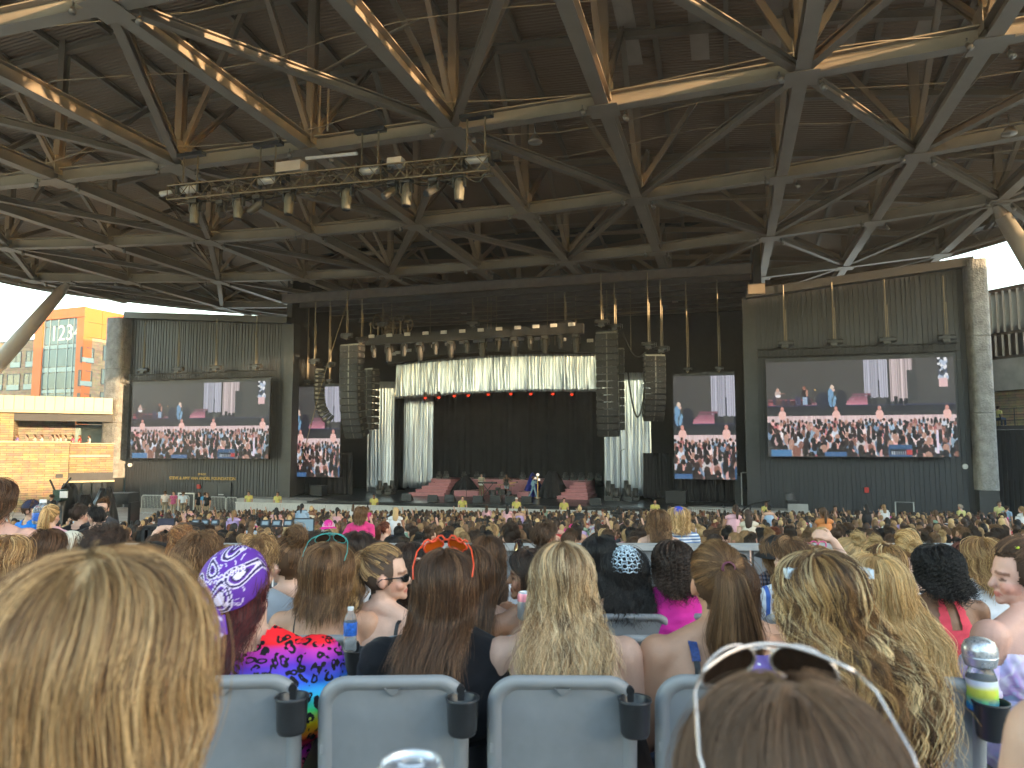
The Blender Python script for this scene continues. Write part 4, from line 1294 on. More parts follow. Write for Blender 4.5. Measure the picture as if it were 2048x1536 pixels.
# pipe rack and black boxes at the right wing
rk = thing('pipe_rack', 'grey pipe rack with black cases at the stage wing by the wall corner', 'rack', R(onv(1490, 1000, V0 + 1)[0], V0 + 1, DECK))
mbx = MB()
for x, y0, y1 in ((1484, 945, 1000), (1496, 945, 1000)):
    u, z0 = onv(x, y1, V0 + 1); _, z1 = onv(x, y0, V0 + 1); mbx.tube(R(u, V0 + 1, DECK), R(u, V0 + 1, z1), .05, n=6)
u0, z1 = onv(1484, 945, V0 + 1); u1, _ = onv(1496, 945, V0 + 1); mbx.tube(R(u0, V0 + 1, z1), R(u1, V0 + 1, z1), .05, n=6)
mbx.build('pipes', m_alu, rk)
MB().sbox(u0 - .5, u0 - .05, V0 + 1, V0 + 1.6, DECK, z1 - .3).build('case', m_cab, rk)
MB().sbox(u1 + .08, u1 + .35, V0 + .8, V0 + 1.2, DECK + .8, z1 - .5).build('lamp', m_cab, rk)
# cables hanging over the apron
mbx = MB()
for pts in (((1446, 1008), (1450, 1025), (1444, 1040)), ((1540, 1003), (1505, 1008), (1490, 1016), (1478, 1028), (1465, 1036)), ((1502, 1012), (1500, 1022), (1503, 1032))):
    mbx.path([R(onv(x, y, V0 - 3.5)[0], V0 - 3.5, onv(x, y, V0 - 3.5)[1]) for x, y in pts], .06, 5)
mbx.build('apron_cables', m_black, label='black cables hanging over the pale apron below the free portrait screen', category='cable')

# ------------------------------------------------------------------ apartment building with orange corner (left, far)
m_orange = M('orange_panel', (0.55, 0.115, 0.008), 0.45, var=0.07, vs=0.3)
m_brickp = stone_mat('pale_brick', (0.40, 0.255, 0.13), (0.26, 0.155, 0.08), (0.33, 0.24, 0.15), 0.9, 0.22, ms=0.02)
m_stone = stone_mat('ledge_stone', (0.46, 0.31, 0.15), (0.30, 0.215, 0.125), (0.16, 0.12, 0.08), 1.1, 0.19, ms=0.016, bump=0.05)
m_stone2 = stone_mat('ledge_stone_grey', (0.34, 0.29, 0.22), (0.22, 0.19, 0.15), (0.12, 0.1, 0.08), 0.9, 0.2, ms=0.016, bump=0.05)
m_glass, nt, b = nodes('blue_glass')
nz = N(nt, 'ShaderNodeTexNoise', i_Scale=0.35, i_Detail=3.0)
tc = N(nt, 'ShaderNodeTexCoord'); nt.links.new(tc.outputs['Object'], nz.inputs['Vector'])
rp = N(nt, 'ShaderNodeValToRGB')
rp.color_ramp.elements[0].color = (0.05, 0.09, 0.10, 1); rp.color_ramp.elements[1].color = (0.12, 0.19, 0.20, 1)
nt.links.new(nz.outputs['Fac'], rp.inputs[0]); nt.links.new(rp.outputs[0], b.inputs['Base Color'])
setin(b, Roughness=0.1, Metallic=0.0, Specular_IOR_Level=0.5)
m_gdark = M('dark_glass', (0.035, 0.042, 0.05), 0.12, var=0.4, vs=0.6, spec=1.0)
m_spand = M('spandrel', (0.22, 0.30, 0.30), 0.2, var=0.08)
m_mull = M('mullion', (0.28, 0.32, 0.32), 0.35, metal=.5)
m_frame = M('window_frame_dark', (0.05, 0.05, 0.055), 0.4)
C0 = ond(161, 800, 95.0); C0.z = 0
sF = Vector((0.93, -0.36, 0)).normalized(); sS = Vector((0.36, 0.93, 0)).normalized()
apt = thing('apartment_building', 'brick apartment block with a bright orange glazed corner bearing numbers', 'building', (C0.x, C0.y, FLOOR))
def front(px, py): return onp(px, py, C0, sF)
def side(px, py): return onp(px, py, C0, sS)
tz = front(160, 614)[1]
W0 = front(66, 740)[0]; WS = 13.0
def put(name, mat, parent, o, s, a0, a1, z0, z1, depth, t=0.0, uvs=False):
    ob = wall_quad(MB(), o, s, a0, a1, z0, z1, depth, 0, t).build(name, mat, parent)
    if uvs: uv_wall(ob, s)
    return ob
core = MB(); 
core.box(C0 + sF * (W0 / 2) + sS * (WS / 2) + ZAX * ((tz + FLOOR) / 2), (abs(W0) - .4, WS - .4, tz - FLOOR - .3), (sF, sS, ZAX)); core.build('core', m_gdark, apt)
z_top0 = front(110, 639)[1]
gl0, gl1 = front(84, 720)[0], front(152, 720)[0]
put('orange_panel', m_orange, apt, C0, sF, W0, gl0, FLOOR, z_top0, .5, .1)
for k in range(4):
    put('orange_panel', m_orange, apt, C0, sF, gl1, 0.1, FLOOR + (z_top0 - FLOOR) * k / 4, FLOOR + (z_top0 - FLOOR) * (k + 1) / 4 - .03, .5, .1)
for k in range(3):
    put('orange_panel', m_orange, apt, C0, sF, W0 + (.1 - W0) * k / 3, W0 + (.1 - W0) * (k + 1) / 3 - .03, z_top0 + .03, tz, .5, .1)
zo = side(165, 672)[1]
for k in range(5):                                   # orange cladding of the side, panel by panel
    for j in range(2):
        z0 = zo + (tz - zo) * j / 2; z1 = zo + (tz - zo) * (j + 1) / 2 - .04
        put('orange_panel', m_orange, apt, C0, sS, WS * k / 5 + (.14 if k == 0 else 0), WS * (k + 1) / 5 - .04, z0, z1, .4, .06)
put('orange_panel', m_orange, apt, C0, sS, .12, 1.2, FLOOR, zo - .03, .4, .07)
put('brick_wall', m_brickp, apt, C0, sS, 1.2, WS + 8, FLOOR, zo - .05, .35, 0, True)
rows_y = [637, 655, 689, 733, 740, 777, 790, 830]
bands = [(640, 652, 'p'), (653, 688, 'p'), (689, 697, 's'), (698, 733, 'p'), (734, 744, 's'), (745, 777, 'p'), (778, 786, 's'), (787, 830, 'p')]
cols = [84, 96, 112, 132, 143.5, 152]
for y0, y1, kd in bands:
    z1 = front(118, y0)[1]; z0 = front(118, y1)[1]
    for c0_, c1_ in zip(cols[:-1], cols[1:]):
        a0 = front(c0_, 720)[0]; a1 = front(c1_, 720)[0]
        put('pane' if kd == 'p' else 'spandrel', m_glass if kd == 'p' else m_spand, apt, C0, sF, a0 + .05, a1 - .05, z0 + .03, z1 - .03, .1, -.12 + .015 * rng.random())
for c_ in cols:
    a0 = front(c_, 720)[0]
    put('mullion', m_mull, apt, C0, sF, a0 - .045, a0 + .045, FLOOR, z_top0, .2, -.04)
n_ = Vector((sF.y, -sF.x, 0))
a, z = front(127, 667)
m_num = M('number_paint', (0.55, 0.56, 0.5), 0.4)
text_obj('number_lettering', '1234', m_num, C0 + sF * (a + .3) - n_ * .08 + ZAX * z, (sF, ZAX), 3.0, apt, .02, spacing=.98)
def window(parent, o, s, a0, a1, z0, z1, balcony=False, t0=0.0):
    w = put('window', m_gdark if balcony else m_glass, parent, o, s, a0, a1, z0, z1, .25, t0 + .03)
    put('frame', m_frame, w, o, s, a0 - .08, a1 + .08, z1, z1 + .1, .2, t0 + .07); put('frame', m_frame, w, o, s, a0 - .08, a1 + .08, z0 - .1, z0, .2, t0 + .07)
    put('frame', m_frame, w, o, s, a0 - .1, a0, z0, z1, .2, t0 + .07); put('frame', m_frame, w, o, s, a1, a1 + .1, z0, z1, .2, t0 + .07)
    put('mullion', m_frame, w, o, s, (a0 + a1) / 2 - .05, (a0 + a1) / 2 + .05, z0, z1, .1, t0 + .06)
    if balcony: put('glass_railing', m_spand, w, o, s, a0, a1, z0, z0 + (z1 - z0) * .33, .06, t0 + .12)
for x0, x1, y0, y1, bal in ((600, 680, 420, 535, 1), (760, 862, 410, 525, 0), (583, 665, 590, 705, 1), (745, 850, 580, 695, 0), (574, 655, 760, 830, 1), (736, 840, 750, 830, 0)):
    p0 = side(x0 / 3.657, 580 + y0 / 3.657); p1 = side(x1 / 3.657, 580 + y1 / 3.657)
    window(apt, C0, sS, p0[0], p1[0], p1[1], p0[1], bal)
O2 = C0 + sS * 2.0
zw = onp(30, 684, O2, sF)[1]
put('brick_wall', m_brickp, apt, O2, sF, W0 - 16, W0 + .6, FLOOR, zw, 4.0, 0, True)
put('roof_edge', m_frame, apt, O2, sF, W0 - 16.1, W0 + .5, zw + .01, zw + .18, 4.1, .06)
for x0, x1, y0, y1 in ((86, 150, 458, 565), (197, 256, 450, 560), (58, 140, 622, 730), (180, 242, 615, 725), (-30, 15, 622, 730), (-20, 45, 465, 570)):
    p0 = onp(x0 / 3.657, 580 + y0 / 3.657, O2, sF); p1 = onp(x1 / 3.657, 580 + y1 / 3.657, O2, sF)
    window(apt, O2, sF, p0[0], p1[0], p1[1], p0[1], True)

# ------------------------------------------------------------------ low balcony building (left)
sB = Vector((0.87, 0.5, 0)).normalized()
OB = Vector((-42.0, 60.0, 0))
def bal(px, py): return onp(px, py, OB, sB)
low = thing('balcony_building', 'low stone building with a beige metal fascia and a balcony of spectators', 'building', (OB.x, OB.y, FLOOR))
m_fascia = M('beige_fascia', (0.50, 0.46, 0.37), 0.4, metal=.2, var=0.06, vs=0.4)
m_cream = M('cream_trim', (0.62, 0.52, 0.33), 0.5, var=.05)
aE = bal(226, 800)[0]; aS = bal(-120, 800)[0]
z1 = bal(100, 794)[1]; z0 = bal(100, 822)[1]
nF = 17
for k in range(nF):
    put('fascia_panel', m_fascia, low, OB, sB, aS + (aE - aS) * k / nF, aS + (aE - aS) * (k + 1) / nF - .03, z0, z1, .25, .8)
put('fascia_back', m_frame, low, OB, sB, aS, aE, z0, z1, 6, .52)
put('ledge', m_cream, low, OB, sB, aS, aE, z0 - .2, z0 - .02, 1.6, .95)
zb = bal(100, 842)[1]
aW = bal(28, 850)[0]
put('lintel', m_frame, low, OB, sB, aW, aE, zb, z0 - .22, .6, .3)
put('pier', m_stone, low, OB, sB, aS, aW, FLOOR, z0 - .22, 5, .25, True)
zp = bal(80, 885)[1]
aM = bal(137, 940)[0]
put('parapet_wall', m_stone, low, OB, sB, aS - .01, aM, FLOOR, zp, 1.0, 1.3, True)
put('coping', m_cream, low, OB, sB, aS, aM + .05, zp + .005, zp + .1, 1.1, 1.35)
zp2 = bal(180, 888)[1]; zq = bal(180, 945)[1]
put('parapet_wall', m_stone, low, OB, sB, aM + .02, aE + .4, zq, zp2, .8, .1, True)
put('coping', m_cream, low, OB, sB, aM + .03, aE + .4, zp2 + .005, zp2 + .08, .9, .14)
zq2 = bal(180, 961)[1]
put('door_header', m_frame, low, OB, sB, aM + .02, aE + .4, zq2, zq - .01, .9, .12)
put('door_header', m_cream, low, OB, sB, aM + .02, aE + .4, zq2 - .14, zq2 - .01, .7, .1)
for k in range(4):
    a0 = aM + .3 + (aE - aM) * k / 4
    put('glass_door', m_gdark, low, OB, sB, a0, a0 + (aE - aM) / 4 - .12, FLOOR, zq2 - .16, .1, -.6)
put('balcony_floor', m_conc, low, OB, sB, aS, aE, zp - 1.25, zp - 1.05, 7.0, .25)
put('back_wall', m_stone2, low, OB, sB, aW - .5, bal(148, 860)[0], FLOOR, z0, .4, -4.5, True)
put('back_wall', m_spand, low, OB, sB, bal(148, 860)[0] + .02, aE + 1.5, FLOOR, bal(180, 865)[1] + .8, .3, -4.6)
put('back_window', m_glass, low, OB, sB, bal(150, 860)[0], aE + 1.5, bal(180, 865)[1] + .85, z0, .2, -4.6)
MB().box(OB + sB * bal(120, 951)[0] + Vector((sB.y, -sB.x, 0)) * 1.36 + ZAX * bal(120, 951)[1], (.5, .12, .3), (sB, Vector((sB.y, -sB.x, 0)), ZAX)).build('wall_vent', m_frame, low)

# ------------------------------------------------------------------ louvred building (right)
sR2 = Vector((0.39, -0.92, 0)).normalized()
OR = ond(1963, 800, 50.5); OR.z = 0
def rgt(px, py): return onp(px, py, OR, sR2)
lou = thing('louvred_building', 'building with tall bronze louvre fins above pale concrete and ledge stone', 'building', (OR.x, OR.y, FLOOR))
m_fin = M('bronze_fin', (0.15, 0.12, 0.10), 0.4, metal=.35, var=.15)
aT = rgt(2140, 800)[0]
zt_, zm, zl = rgt(1990, 582)[1], rgt(2005, 668)[1], rgt(2005, 717)[1]
put('back_screen', m_frame, lou, OR, sR2, -2, aT, zl, zt_ - 2.2, .2, -1.2)
put('top_rail', m_fin, lou, OR, sR2, -2, aT, zt_ - .15, zt_ + .12, .5, .1); put('mid_rail', m_fin, lou, OR, sR2, -2, aT, zm - .1, zm + .1, .5, .1); put('low_rail', m_fin, lou, OR, sR2, -2, aT, zl - .05, zl + .15, .5, .1)
fx = [1966, 1976, 1990, 2003, 2017, 2032, 2047, 2064, 2082, 2100]
nR = Vector((sR2.y, -sR2.x, 0))
for x in fx:
    a = rgt(x, 640)[0]
    for z0_, z1_, da in ((zm + .1, zt_ - .15, 0), (zl + .15, zm - .1, .25)):
        mbx = MB(); c = OR + sR2 * (a + da) + ZAX * ((z0_ + z1_) / 2)
        mbx.box(c, (.95, .14, z1_ - z0_), ((sR2 * .8 + nR * .6).normalized(), (nR * .8 - sR2 * .6).normalized(), ZAX)); mbx.build('fin', m_fin, lou)
zc = rgt(2010, 781)[1]
put('concrete_band', m_apron, lou, OR, sR2, -3, aT, zc, zl - .06, 5, .2)
zs = rgt(2015, 853)[1]
put('stone_wall', m_stone, lou, OR, sR2, -3, aT, zs, zc - .02, 5, -.2, True)
put('balcony_slab', m_frame, lou, OR, sR2, -3, aT, zs - .25, zs - .01, 8, 2.2)
zd = rgt(2015, 958)[1]
mbx = MB()
for k in range(40): wall_quad(mbx, OR, sR2, -3 + .33 * k, -3 + .33 * k + .16, FLOOR, zs - .27, .06, 0, 2.0)
wall_quad(mbx, OR, sR2, -3, aT, zd, zs - .27, .3, 0, 1.93)
mbx.build('ribbed_wall', m_clad, lou, kind='stuff')
put('dark_portal', m_black, lou, OR, sR2, -3, aT, FLOOR, zd, .3, .5)
mbx = MB()
for k in range(9):
    p = OR + sR2 * (-2.5 + 1.2 * k) + nR * 2.1
    mbx.tube(p + ZAX * zs, p + ZAX * (zs + 1.1), .03, n=5)
for h in (.35, .7, 1.1): mbx.tube(OR + sR2 * -2.5 + nR * 2.1 + ZAX * (zs + h), OR + sR2 * aT + nR * 2.1 + ZAX * (zs + h), .02, n=5)
mbx.build('railing', m_dark, lou)
# unseen building added out of frame to keep the low sun off the seats
sd_b = thing('side_sun_blocker', 'unseen side building added to block the low sun, next to the louvred building', 'building', (62, 0, FLOOR))
for y0_, y1_, h_ in ((-40, -26, 14.0), (-25.98, -.8, 6.2), (-.78, 38, 14.0)):      # low middle block lets the sun through to pillar and stone building
    MB().box((66, (y0_ + y1_) / 2, (h_ + FLOOR) / 2), (14, y1_ - y0_, h_ - FLOOR)).build('wall', m_stuc, sd_b)
    MB().box((66, (y0_ + y1_) / 2, h_ + .255), (14.6, y1_ - y0_ - .02, .5)).build('roof', m_steel, sd_b)

# ------------------------------------------------------------------ barriers, cases, covered equipment, consoles
m_galv = M('galvanised', (0.50, 0.52, 0.50), 0.4, metal=.4, var=.12, vs=4)
m_wbar = M('white_barrier', (0.58, 0.58, 0.56), 0.5, var=.1, vs=2)
def barrier(label, p, q, h=1.08, step=.13, mat=None):
    p = Vector(p); q = Vector(q); mat = mat or m_galv
    t = thing('crowd_barrier', label, 'barrier', (p + q) / 2, group='steel crowd barriers')
    d = (q - p); L_ = d.length; dn = d.normalized()
    fr = [p + ZAX * .12, p + ZAX * (h - .12), p + dn * .1 + ZAX * h, q - dn * .1 + ZAX * h, q + ZAX * (h - .12), q + ZAX * .12]
    MB().path(fr, .03, 8, closed=True).build('frame', mat, t)
    mbx = MB()
    k = step
    while k < L_ - .05:
        mbx.tube(p + dn * k + ZAX * .13, p + dn * k + ZAX * (h - .01), .013, n=4); k += step
    mbx.build('bars', mat, t, kind='stuff')
    for e in (p + dn * .35, q - dn * .35):
        s_ = dn.cross(ZAX)
        MB().path([e - s_ * .3, e - s_ * .25 + ZAX * .06, e + ZAX * .13, e + s_ * .25 + ZAX * .06, e + s_ * .3], .022, 5).build('foot', mat, t)
    return t
def gp(px, d, z=FLOOR): 
    p = ond(px, 900, d); p.z = z; return p
for k, (x0, d0, x1, d1) in enumerate(((1374, 46, 1472, 44.5), (1476, 44.4, 1545, 43.6), (1548, 43.5, 1620, 42.8), (1628, 44, 1690, 43.4), (1692, 43.3, 1760, 42.6), (1764, 42.5, 1828, 41.9), (1832, 41.8, 1872, 41.5))):
    barrier(ords[k] + ' steel crowd barrier right of the stage apron, counting away from the stage', gp(x0, d0), gp(x1, d1), 1.25 if k else 1.5)
for k, (x0, d0, x1, d1) in enumerate(((288, 58, 332, 57.6), (334, 57.5, 382, 57), (424, 56, 455, 55.6), (456, 55.5, 478, 55.2))):
    barrier(ords[k] + ' steel crowd barrier below the gold lettering, counting from the tarped equipment', gp(x0, d0), gp(x1, d1), 1.5)
k = 0                                                 # white barricade along the stage front
xs = list(np.arange(470, 1372, 45))
for x0, x1 in zip(xs[:-1], xs[1:]):
    v = V0 - 6.0
    u0, _ = onv(x0, 1020, v); u1, _ = onv(x1, 1020, v)
    t = thing('barricade_panel', '', 'barrier', R((u0 + u1) / 2, v, FLOOR), group='white stage-front barricade')
    t['label'] = 'white slatted stage-front barricade panel, number ' + ['one', 'two', 'three', 'four', 'five', 'six', 'seven', 'eight', 'nine', 'ten', 'eleven', 'twelve', 'thirteen', 'fourteen', 'fifteen', 'sixteen', 'seventeen', 'eighteen', 'nineteen', 'twenty', 'twenty-one'][k] + ' from the gold-lettered wall'
    MB().sbox(u0 + .02, u1 - .02, v + .02, v + .06, FLOOR, FLOOR + 1.15).build('backing', m_wbar, t)
    mbx = MB(); n_s = int((u1 - u0) / .2)
    for i in range(n_s): mbx.sbox(u0 + .05 + i * .2, u0 + .2 + i * .2, v - .02, v + .015, FLOOR + .02, FLOOR + 1.1)
    mbx.build('slats', m_wbar, t, kind='stuff')
    MB().sbox(u0, u1 - .01, v - .06, v + .12, FLOOR + 1.155, FLOOR + 1.22).build('rail', m_wbar, t)
    k += 1
# road case by the door
u, z = onv(373, 996, V0 - 3)
rc = thing('road_case', 'pale-edged upright road case beside the wall door', 'case', R(u, V0 - 3, FLOOR))
zz = onv(373, 988, V0 - 3)[1]
MB().sbox(u - .75, u + .75, V0 - 3, V0 - 2.2, FLOOR + .15, zz).build('body', m_cab, rc)
mbx = MB()
for s in (-1, 1): mbx.sbox(u + s * .75 - .05, u + s * .75 + .05, V0 - 3.06, V0 - 2.98, FLOOR + .15, zz)
mbx.sbox(u - .8, u + .8, V0 - 3.07, V0 - 2.97, zz + .002, zz + .1); mbx.build('edging', m_alu, rc)
MB().sbox(u - .1, u + .12, V0 - 3.05, V0 - 3.003, zz - .7, zz - .35).build('label_plate', m_white, rc)
# portable pipe gate at right
gt = thing('pipe_gate', 'tall pale pipe gate behind the barriers near the alarm-box wall', 'gate', gp(1805, 43))
q0, q1 = gp(1786, 43.2), gp(1822, 42.8)
mbx = MB(); mbx.path([q0, q0 + ZAX * 2.05, q1 + ZAX * 2.05, q1], .045, 6); mbx.build('frame', m_galv, gt)
MB().beam(q0 + ZAX * 1.2, q1 + ZAX * 1.2, .03, 1.5).build('panel', m_black, gt)
# stacked folded seats
m_chairb = M('black_plastic', (0.02, 0.02, 0.021), 0.4, var=.2)
def folded_seat(label, p, s=1.0, rz=0.0):
    t = thing('folding_chair', label, 'chair', p, rz, group='spare dark chairs', scale=s)
    mbx = MB()
    mbx.grid(lambda a, c: Vector(((a - .5) * .46 * (1 - .25 * max(0, c - .75) * 4 * abs(a - .5)), .05 * (2 * a - 1) ** 2 + .06 * c, .42 + .42 * c)), 10, 8)
    mbx.build('backrest', m_chairb, t, smooth=True, local=True).modifiers.new('s', 'SOLIDIFY').thickness = .03
    MB().box((0, -.12, .44), (.46, .42, .05)).build('seat', m_chairb, t, local=True)
    for sx in (-.2, .2):
        for sy in (-.28, .06): MB().tube((sx, sy, 0), (sx * .95, sy * .8, .42), .015, n=6).build('leg', m_dark, t, local=True)
    return t
u, z = onv(1581, 1008, V0 - 1.5)
folded_seat('dark grey chair standing on the apron against the alarm-box wall', R(u, V0 - 1.5, DECK - .05), 1.3)
folded_seat('dark empty chair under the mottled pillar, nearer the alarm box', gp(1942, 42), 1.45)
folded_seat('dark empty chair under the mottled pillar, nearer the louvred building', gp(1969, 42), 1.45)
# covered equipment on the left
def heap(name, label, px0, px1, py0, py1, d, mat, seed, dep=1.2):
    p0 = ond(px0, py1, d); p1 = ond(px1, py1, d); zt = ond((px0 + px1) / 2, py0, d).z
    zb_ = p0.z - 1.5
    w = (p1.x - p0.x) / 2; c = (p0 + p1) / 2
    mbx = MB()
    def f(s, t):
        a = 2 * math.pi * s
        v_ = mnoise.noise(Vector((math.cos(a) * 1.6 + seed, math.sin(a) * 1.6, t * 3)))
        k = (t ** .45) * (1 + .22 * math.sin(7 * a + seed) * t * .6 + .2 * v_ * (1 - t))
        return Vector((c.x + math.cos(a) * w * k, c.y + math.sin(a) * dep * k, zb_ + (zt - zb_) * ((1 - t) ** .6) * (1 + .12 * v_ * (t > 0))))
    mbx.grid(f, 48, 14)
    return mbx.build(name, mat, smooth=True, label=label, category='cover')
m_tarp = M('black_tarp', (0.025, 0.025, 0.027), 0.35, var=.3, vs=2, bump=.03, bs=5)
heap('tarp_cover', 'black tarp over the tall hump of equipment before the stone building', 112, 152, 968, 1040, 40, m_tarp, 1)
heap('tarp_cover', 'black tarp folded over equipment beside the sunlit pillar', 183, 232, 976, 1050, 39, m_tarp, 4)
heap('tarp_cover', 'low black tarp between the two tarped humps', 150, 190, 990, 1050, 39.5, m_tarp, 9)
ct = thing('equipment_cart', 'dark flat equipment cart under the tarps by the sunlit pillar', 'cart', gp(215, 41, -3.9))
p0, p1 = ond(205, 1000, 41), ond(268, 1000, 41)
MB().box((p0 + p1) / 2 + Vector((0, 0, .1)), (p1.x - p0.x, 1.2, .6)).build('bed', m_dark, ct)
MB().box((p0 + p1) / 2 + Vector((-1, 0, -1.2)), (.15, 1, 2.2)).build('support', m_dark, ct); MB().box((p0 + p1) / 2 + Vector((.9, 0, -1.2)), (.15, 1, 2.2)).build('support', m_dark, ct)
fk = thing('fork_truck', 'green and black loader partly under a tarp near the stone building', 'loader', gp(120, 39, -4))
c = ond(121, 990, 38.8)
MB().box(c, (.45, .6, .55)).build('body', M('loader_green', (0.02, 0.05, 0.03), .5, var=.3), fk)
mbx = MB(); mbx.tube(c + Vector((.1, 0, .4)), c + Vector((.5, 0, .9)), .05, n=6); mbx.tube(c + Vector((-.3, 0, .2)), c + Vector((-.6, 0, .8)), .05, n=6); mbx.build('arms', m_dark, fk)
MB().box(c + Vector((.45, -.45, .05)), (.4, .06, .35)).build('plate', m_white, fk)
# mixing consoles with bright displays
m_disp = Memit('console_display', srgb(150, 185, 200), 0.75 * 2 ** -EXPO)
def console(label, px0, px1, py, d, n):
    p0 = ond(px0, py, d); p1 = ond(px1, py, d); w = p1.x - p0.x
    t = thing('mixing_console', label, 'mixing desk', ((p0.x + p1.x) / 2, d, p0.z - 1.4), group='sound mixing desks')
    for k in range(n):
        x0 = p0.x + w * k / n + .02; x1 = p0.x + w * (k + 1) / n - .02
        h = (x1 - x0) * .72
        A = MB(); ax = (Vector((1, 0, 0)), Vector((0, .94, -.34)), Vector((0, .34, .94)))
        cc = Vector(((x0 + x1) / 2, d + .1, p0.z))
        mo = A.box(cc, (x1 - x0, .06, h), ax).build('monitor', m_dark, t)
        MB().box(cc - ax[1] * .034, (x1 - x0 - .06, .004, h - .06), ax).build('display', m_disp, mo)
    MB().box(((p0.x + p1.x) / 2, d - .15, p0.z - .62), (w + .1, .9, .25)).build('control_surface', m_dark, t)
    mbx = MB()
    for k in range(int(w / .06)): mbx.box((p0.x + .03 + k * .06, d - .3, p0.z - .47), (.025, .3, .03))
    mbx.build('faders', m_alu, t, kind='stuff')
    for s in (-1, 1): MB().box(((p0.x + p1.x) / 2 + s * w * .45, d, p0.z - 1.05), (.08, .7, .7)).build('leg', m_dark, t)
console('mixing desk with three bright displays nearest the tarped equipment', 378, 436, 1046, 15.0, 3)
console('mixing desk with bright displays in front of the pink hat', 516, 585, 1048, 14.0, 3)
tl = thing('equipment_rack', 'low black equipment rack with open grid before the first mixing desk', 'rack', (ond(370, 1060, 12).x, 12, -3.4))
p0, p1 = ond(305, 1052, 12), ond(392, 1052, 12)
mbx = MB(); zt = p0.z
for z in (0, -.25, -.5): mbx.box(((p0.x + p1.x) / 2, 12, zt + z), (p1.x - p0.x, .6, .06))
for k in range(8): mbx.box((p0.x + (p1.x - p0.x) * k / 7, 12, zt - .25), (.05, .6, .5))
mbx.build('frame', m_dark, tl)
mbx = MB(); mbx.box(((p0.x + p1.x) / 2, 12.05, zt - 1.1), (p1.x - p0.x, .5, 1.1)); mbx.build('base', m_black, tl)
lp = thing('laptop', 'open laptop on a stand beside the second mixing desk', 'laptop', (ond(608, 1060, 13).x, 13, -2.6))
c = ond(608, 1050, 13)
MB().box(c, (.36, .02, .24)).build('screen', m_dark, lp); MB().box(c - Vector((0, .014, 0)), (.33, .004, .2)).build('display', m_disp, lp)
MB().box(c + Vector((0, -.13, -.13)), (.36, .26, .02)).build('keyboard', m_dark, lp); MB().box(c + Vector((0, -.1, -.6)), (.1, .1, .9)).build('stand', m_dark, lp)

# ------------------------------------------------------------------ people: skin, cloth and hair materials
def objcol_mat(name, rough, attr=None, bump=0.0, bs=200.0, var=0.12, vs=6.0, spec=0.3, sss=0.0, sheen=0.0):
    m, nt, b = nodes(name)
    L = nt.links
    oi = N(nt, 'ShaderNodeObjectInfo')
    tc = N(nt, 'ShaderNodeTexCoord')
    nz = N(nt, 'ShaderNodeTexNoise', i_Scale=vs, i_Detail=5.0)
    L.new(tc.outputs['Object'], nz.inputs['Vector'])
    mr = N(nt, 'ShaderNodeMapRange'); mr.inputs['To Min'].default_value = 1 - var; mr.inputs['To Max'].default_value = 1 + var
    L.new(nz.outputs['Fac'], mr.inputs[0])
    mx = N(nt, 'ShaderNodeMix', data_type='RGBA', blend_type='MULTIPLY'); mx.inputs[0].default_value = 1.0
    L.new(oi.outputs['Color'], mx.inputs[6]); L.new(mr.outputs[0], mx.inputs[7])
    out = mx.outputs[2]
    if attr:
        at = N(nt, 'ShaderNodeAttribute', attribute_name=attr)
        m2 = N(nt, 'ShaderNodeMix', data_type='RGBA', blend_type='MULTIPLY'); m2.inputs[0].default_value = 1.0
        L.new(out, m2.inputs[6]); L.new(at.outputs['Color'], m2.inputs[7]); out = m2.outputs[2]
    L.new(out, b.inputs['Base Color'])
    setin(b, Roughness=rough, Specular_IOR_Level=spec, Sheen_Weight=sheen)
    if sss:
        setin(b, Subsurface_Weight=sss, Subsurface_Radius=(0.012, 0.005, 0.003), Subsurface_Scale=1.0)
    if bump:
        n2 = N(nt, 'ShaderNodeTexNoise', i_Scale=bs, i_Detail=3.0)
        L.new(tc.outputs['Object'], n2.inputs['Vector'])
        bp = N(nt, 'ShaderNodeBump', i_Strength=0.5, i_Distance=bump)
        L.new(n2.outputs['Fac'], bp.inputs['Height']); L.new(bp.outputs[0], b.inputs['Normal'])
    return m
m_skin = objcol_mat('skin', 0.5, 'col', bump=0.002, bs=120, var=0.17, vs=16, spec=0.35)
m_fab = objcol_mat('fabric', 0.85, None, bump=0.004, bs=45, var=0.10, vs=12, spec=0.15, sheen=0.1)
m_denim = objcol_mat('denim', 0.9, None, bump=0.003, bs=300, var=0.25, vs=30, spec=0.1)

m_hair, nt, hb = nodes('hair')
setin(hb, Roughness=0.5, Specular_IOR_Level=0.1)
at = N(nt, 'ShaderNodeAttribute', attribute_name='hc')
oi = N(nt, 'ShaderNodeObjectInfo')
mx = N(nt, 'ShaderNodeMix', data_type='RGBA', blend_type='MULTIPLY'); mx.inputs[0].default_value = 1.0
nt.links.new(at.outputs['Color'], mx.inputs[6]); nt.links.new(oi.outputs['Color'], mx.inputs[7])
nt.links.new(mx.outputs[2], hb.inputs['Base Color'])
hr_ = N(nt, 'ShaderNodeBsdfHair', component='Reflection')           # the shine along the strands
hr_.inputs['RoughnessU'].default_value = 0.16; hr_.inputs['RoughnessV'].default_value = 0.5; hr_.inputs['Offset'].default_value = -0.06
gm = N(nt, 'ShaderNodeMix', data_type='RGBA', blend_type='MIX'); gm.inputs[0].default_value = 0.8; gm.inputs[6].default_value = (0.9, 0.85, 0.75, 1)
nt.links.new(mx.outputs[2], gm.inputs[7]); nt.links.new(gm.outputs[2], hr_.inputs['Color'])
ms = N(nt, 'ShaderNodeMixShader'); ms.inputs[0].default_value = 0.14
nt.links.new(hb.outputs[0], ms.inputs[1]); nt.links.new(hr_.outputs[0], ms.inputs[2])
nt.links.new(ms.outputs[0], nt.nodes['Material Output'].inputs[0])
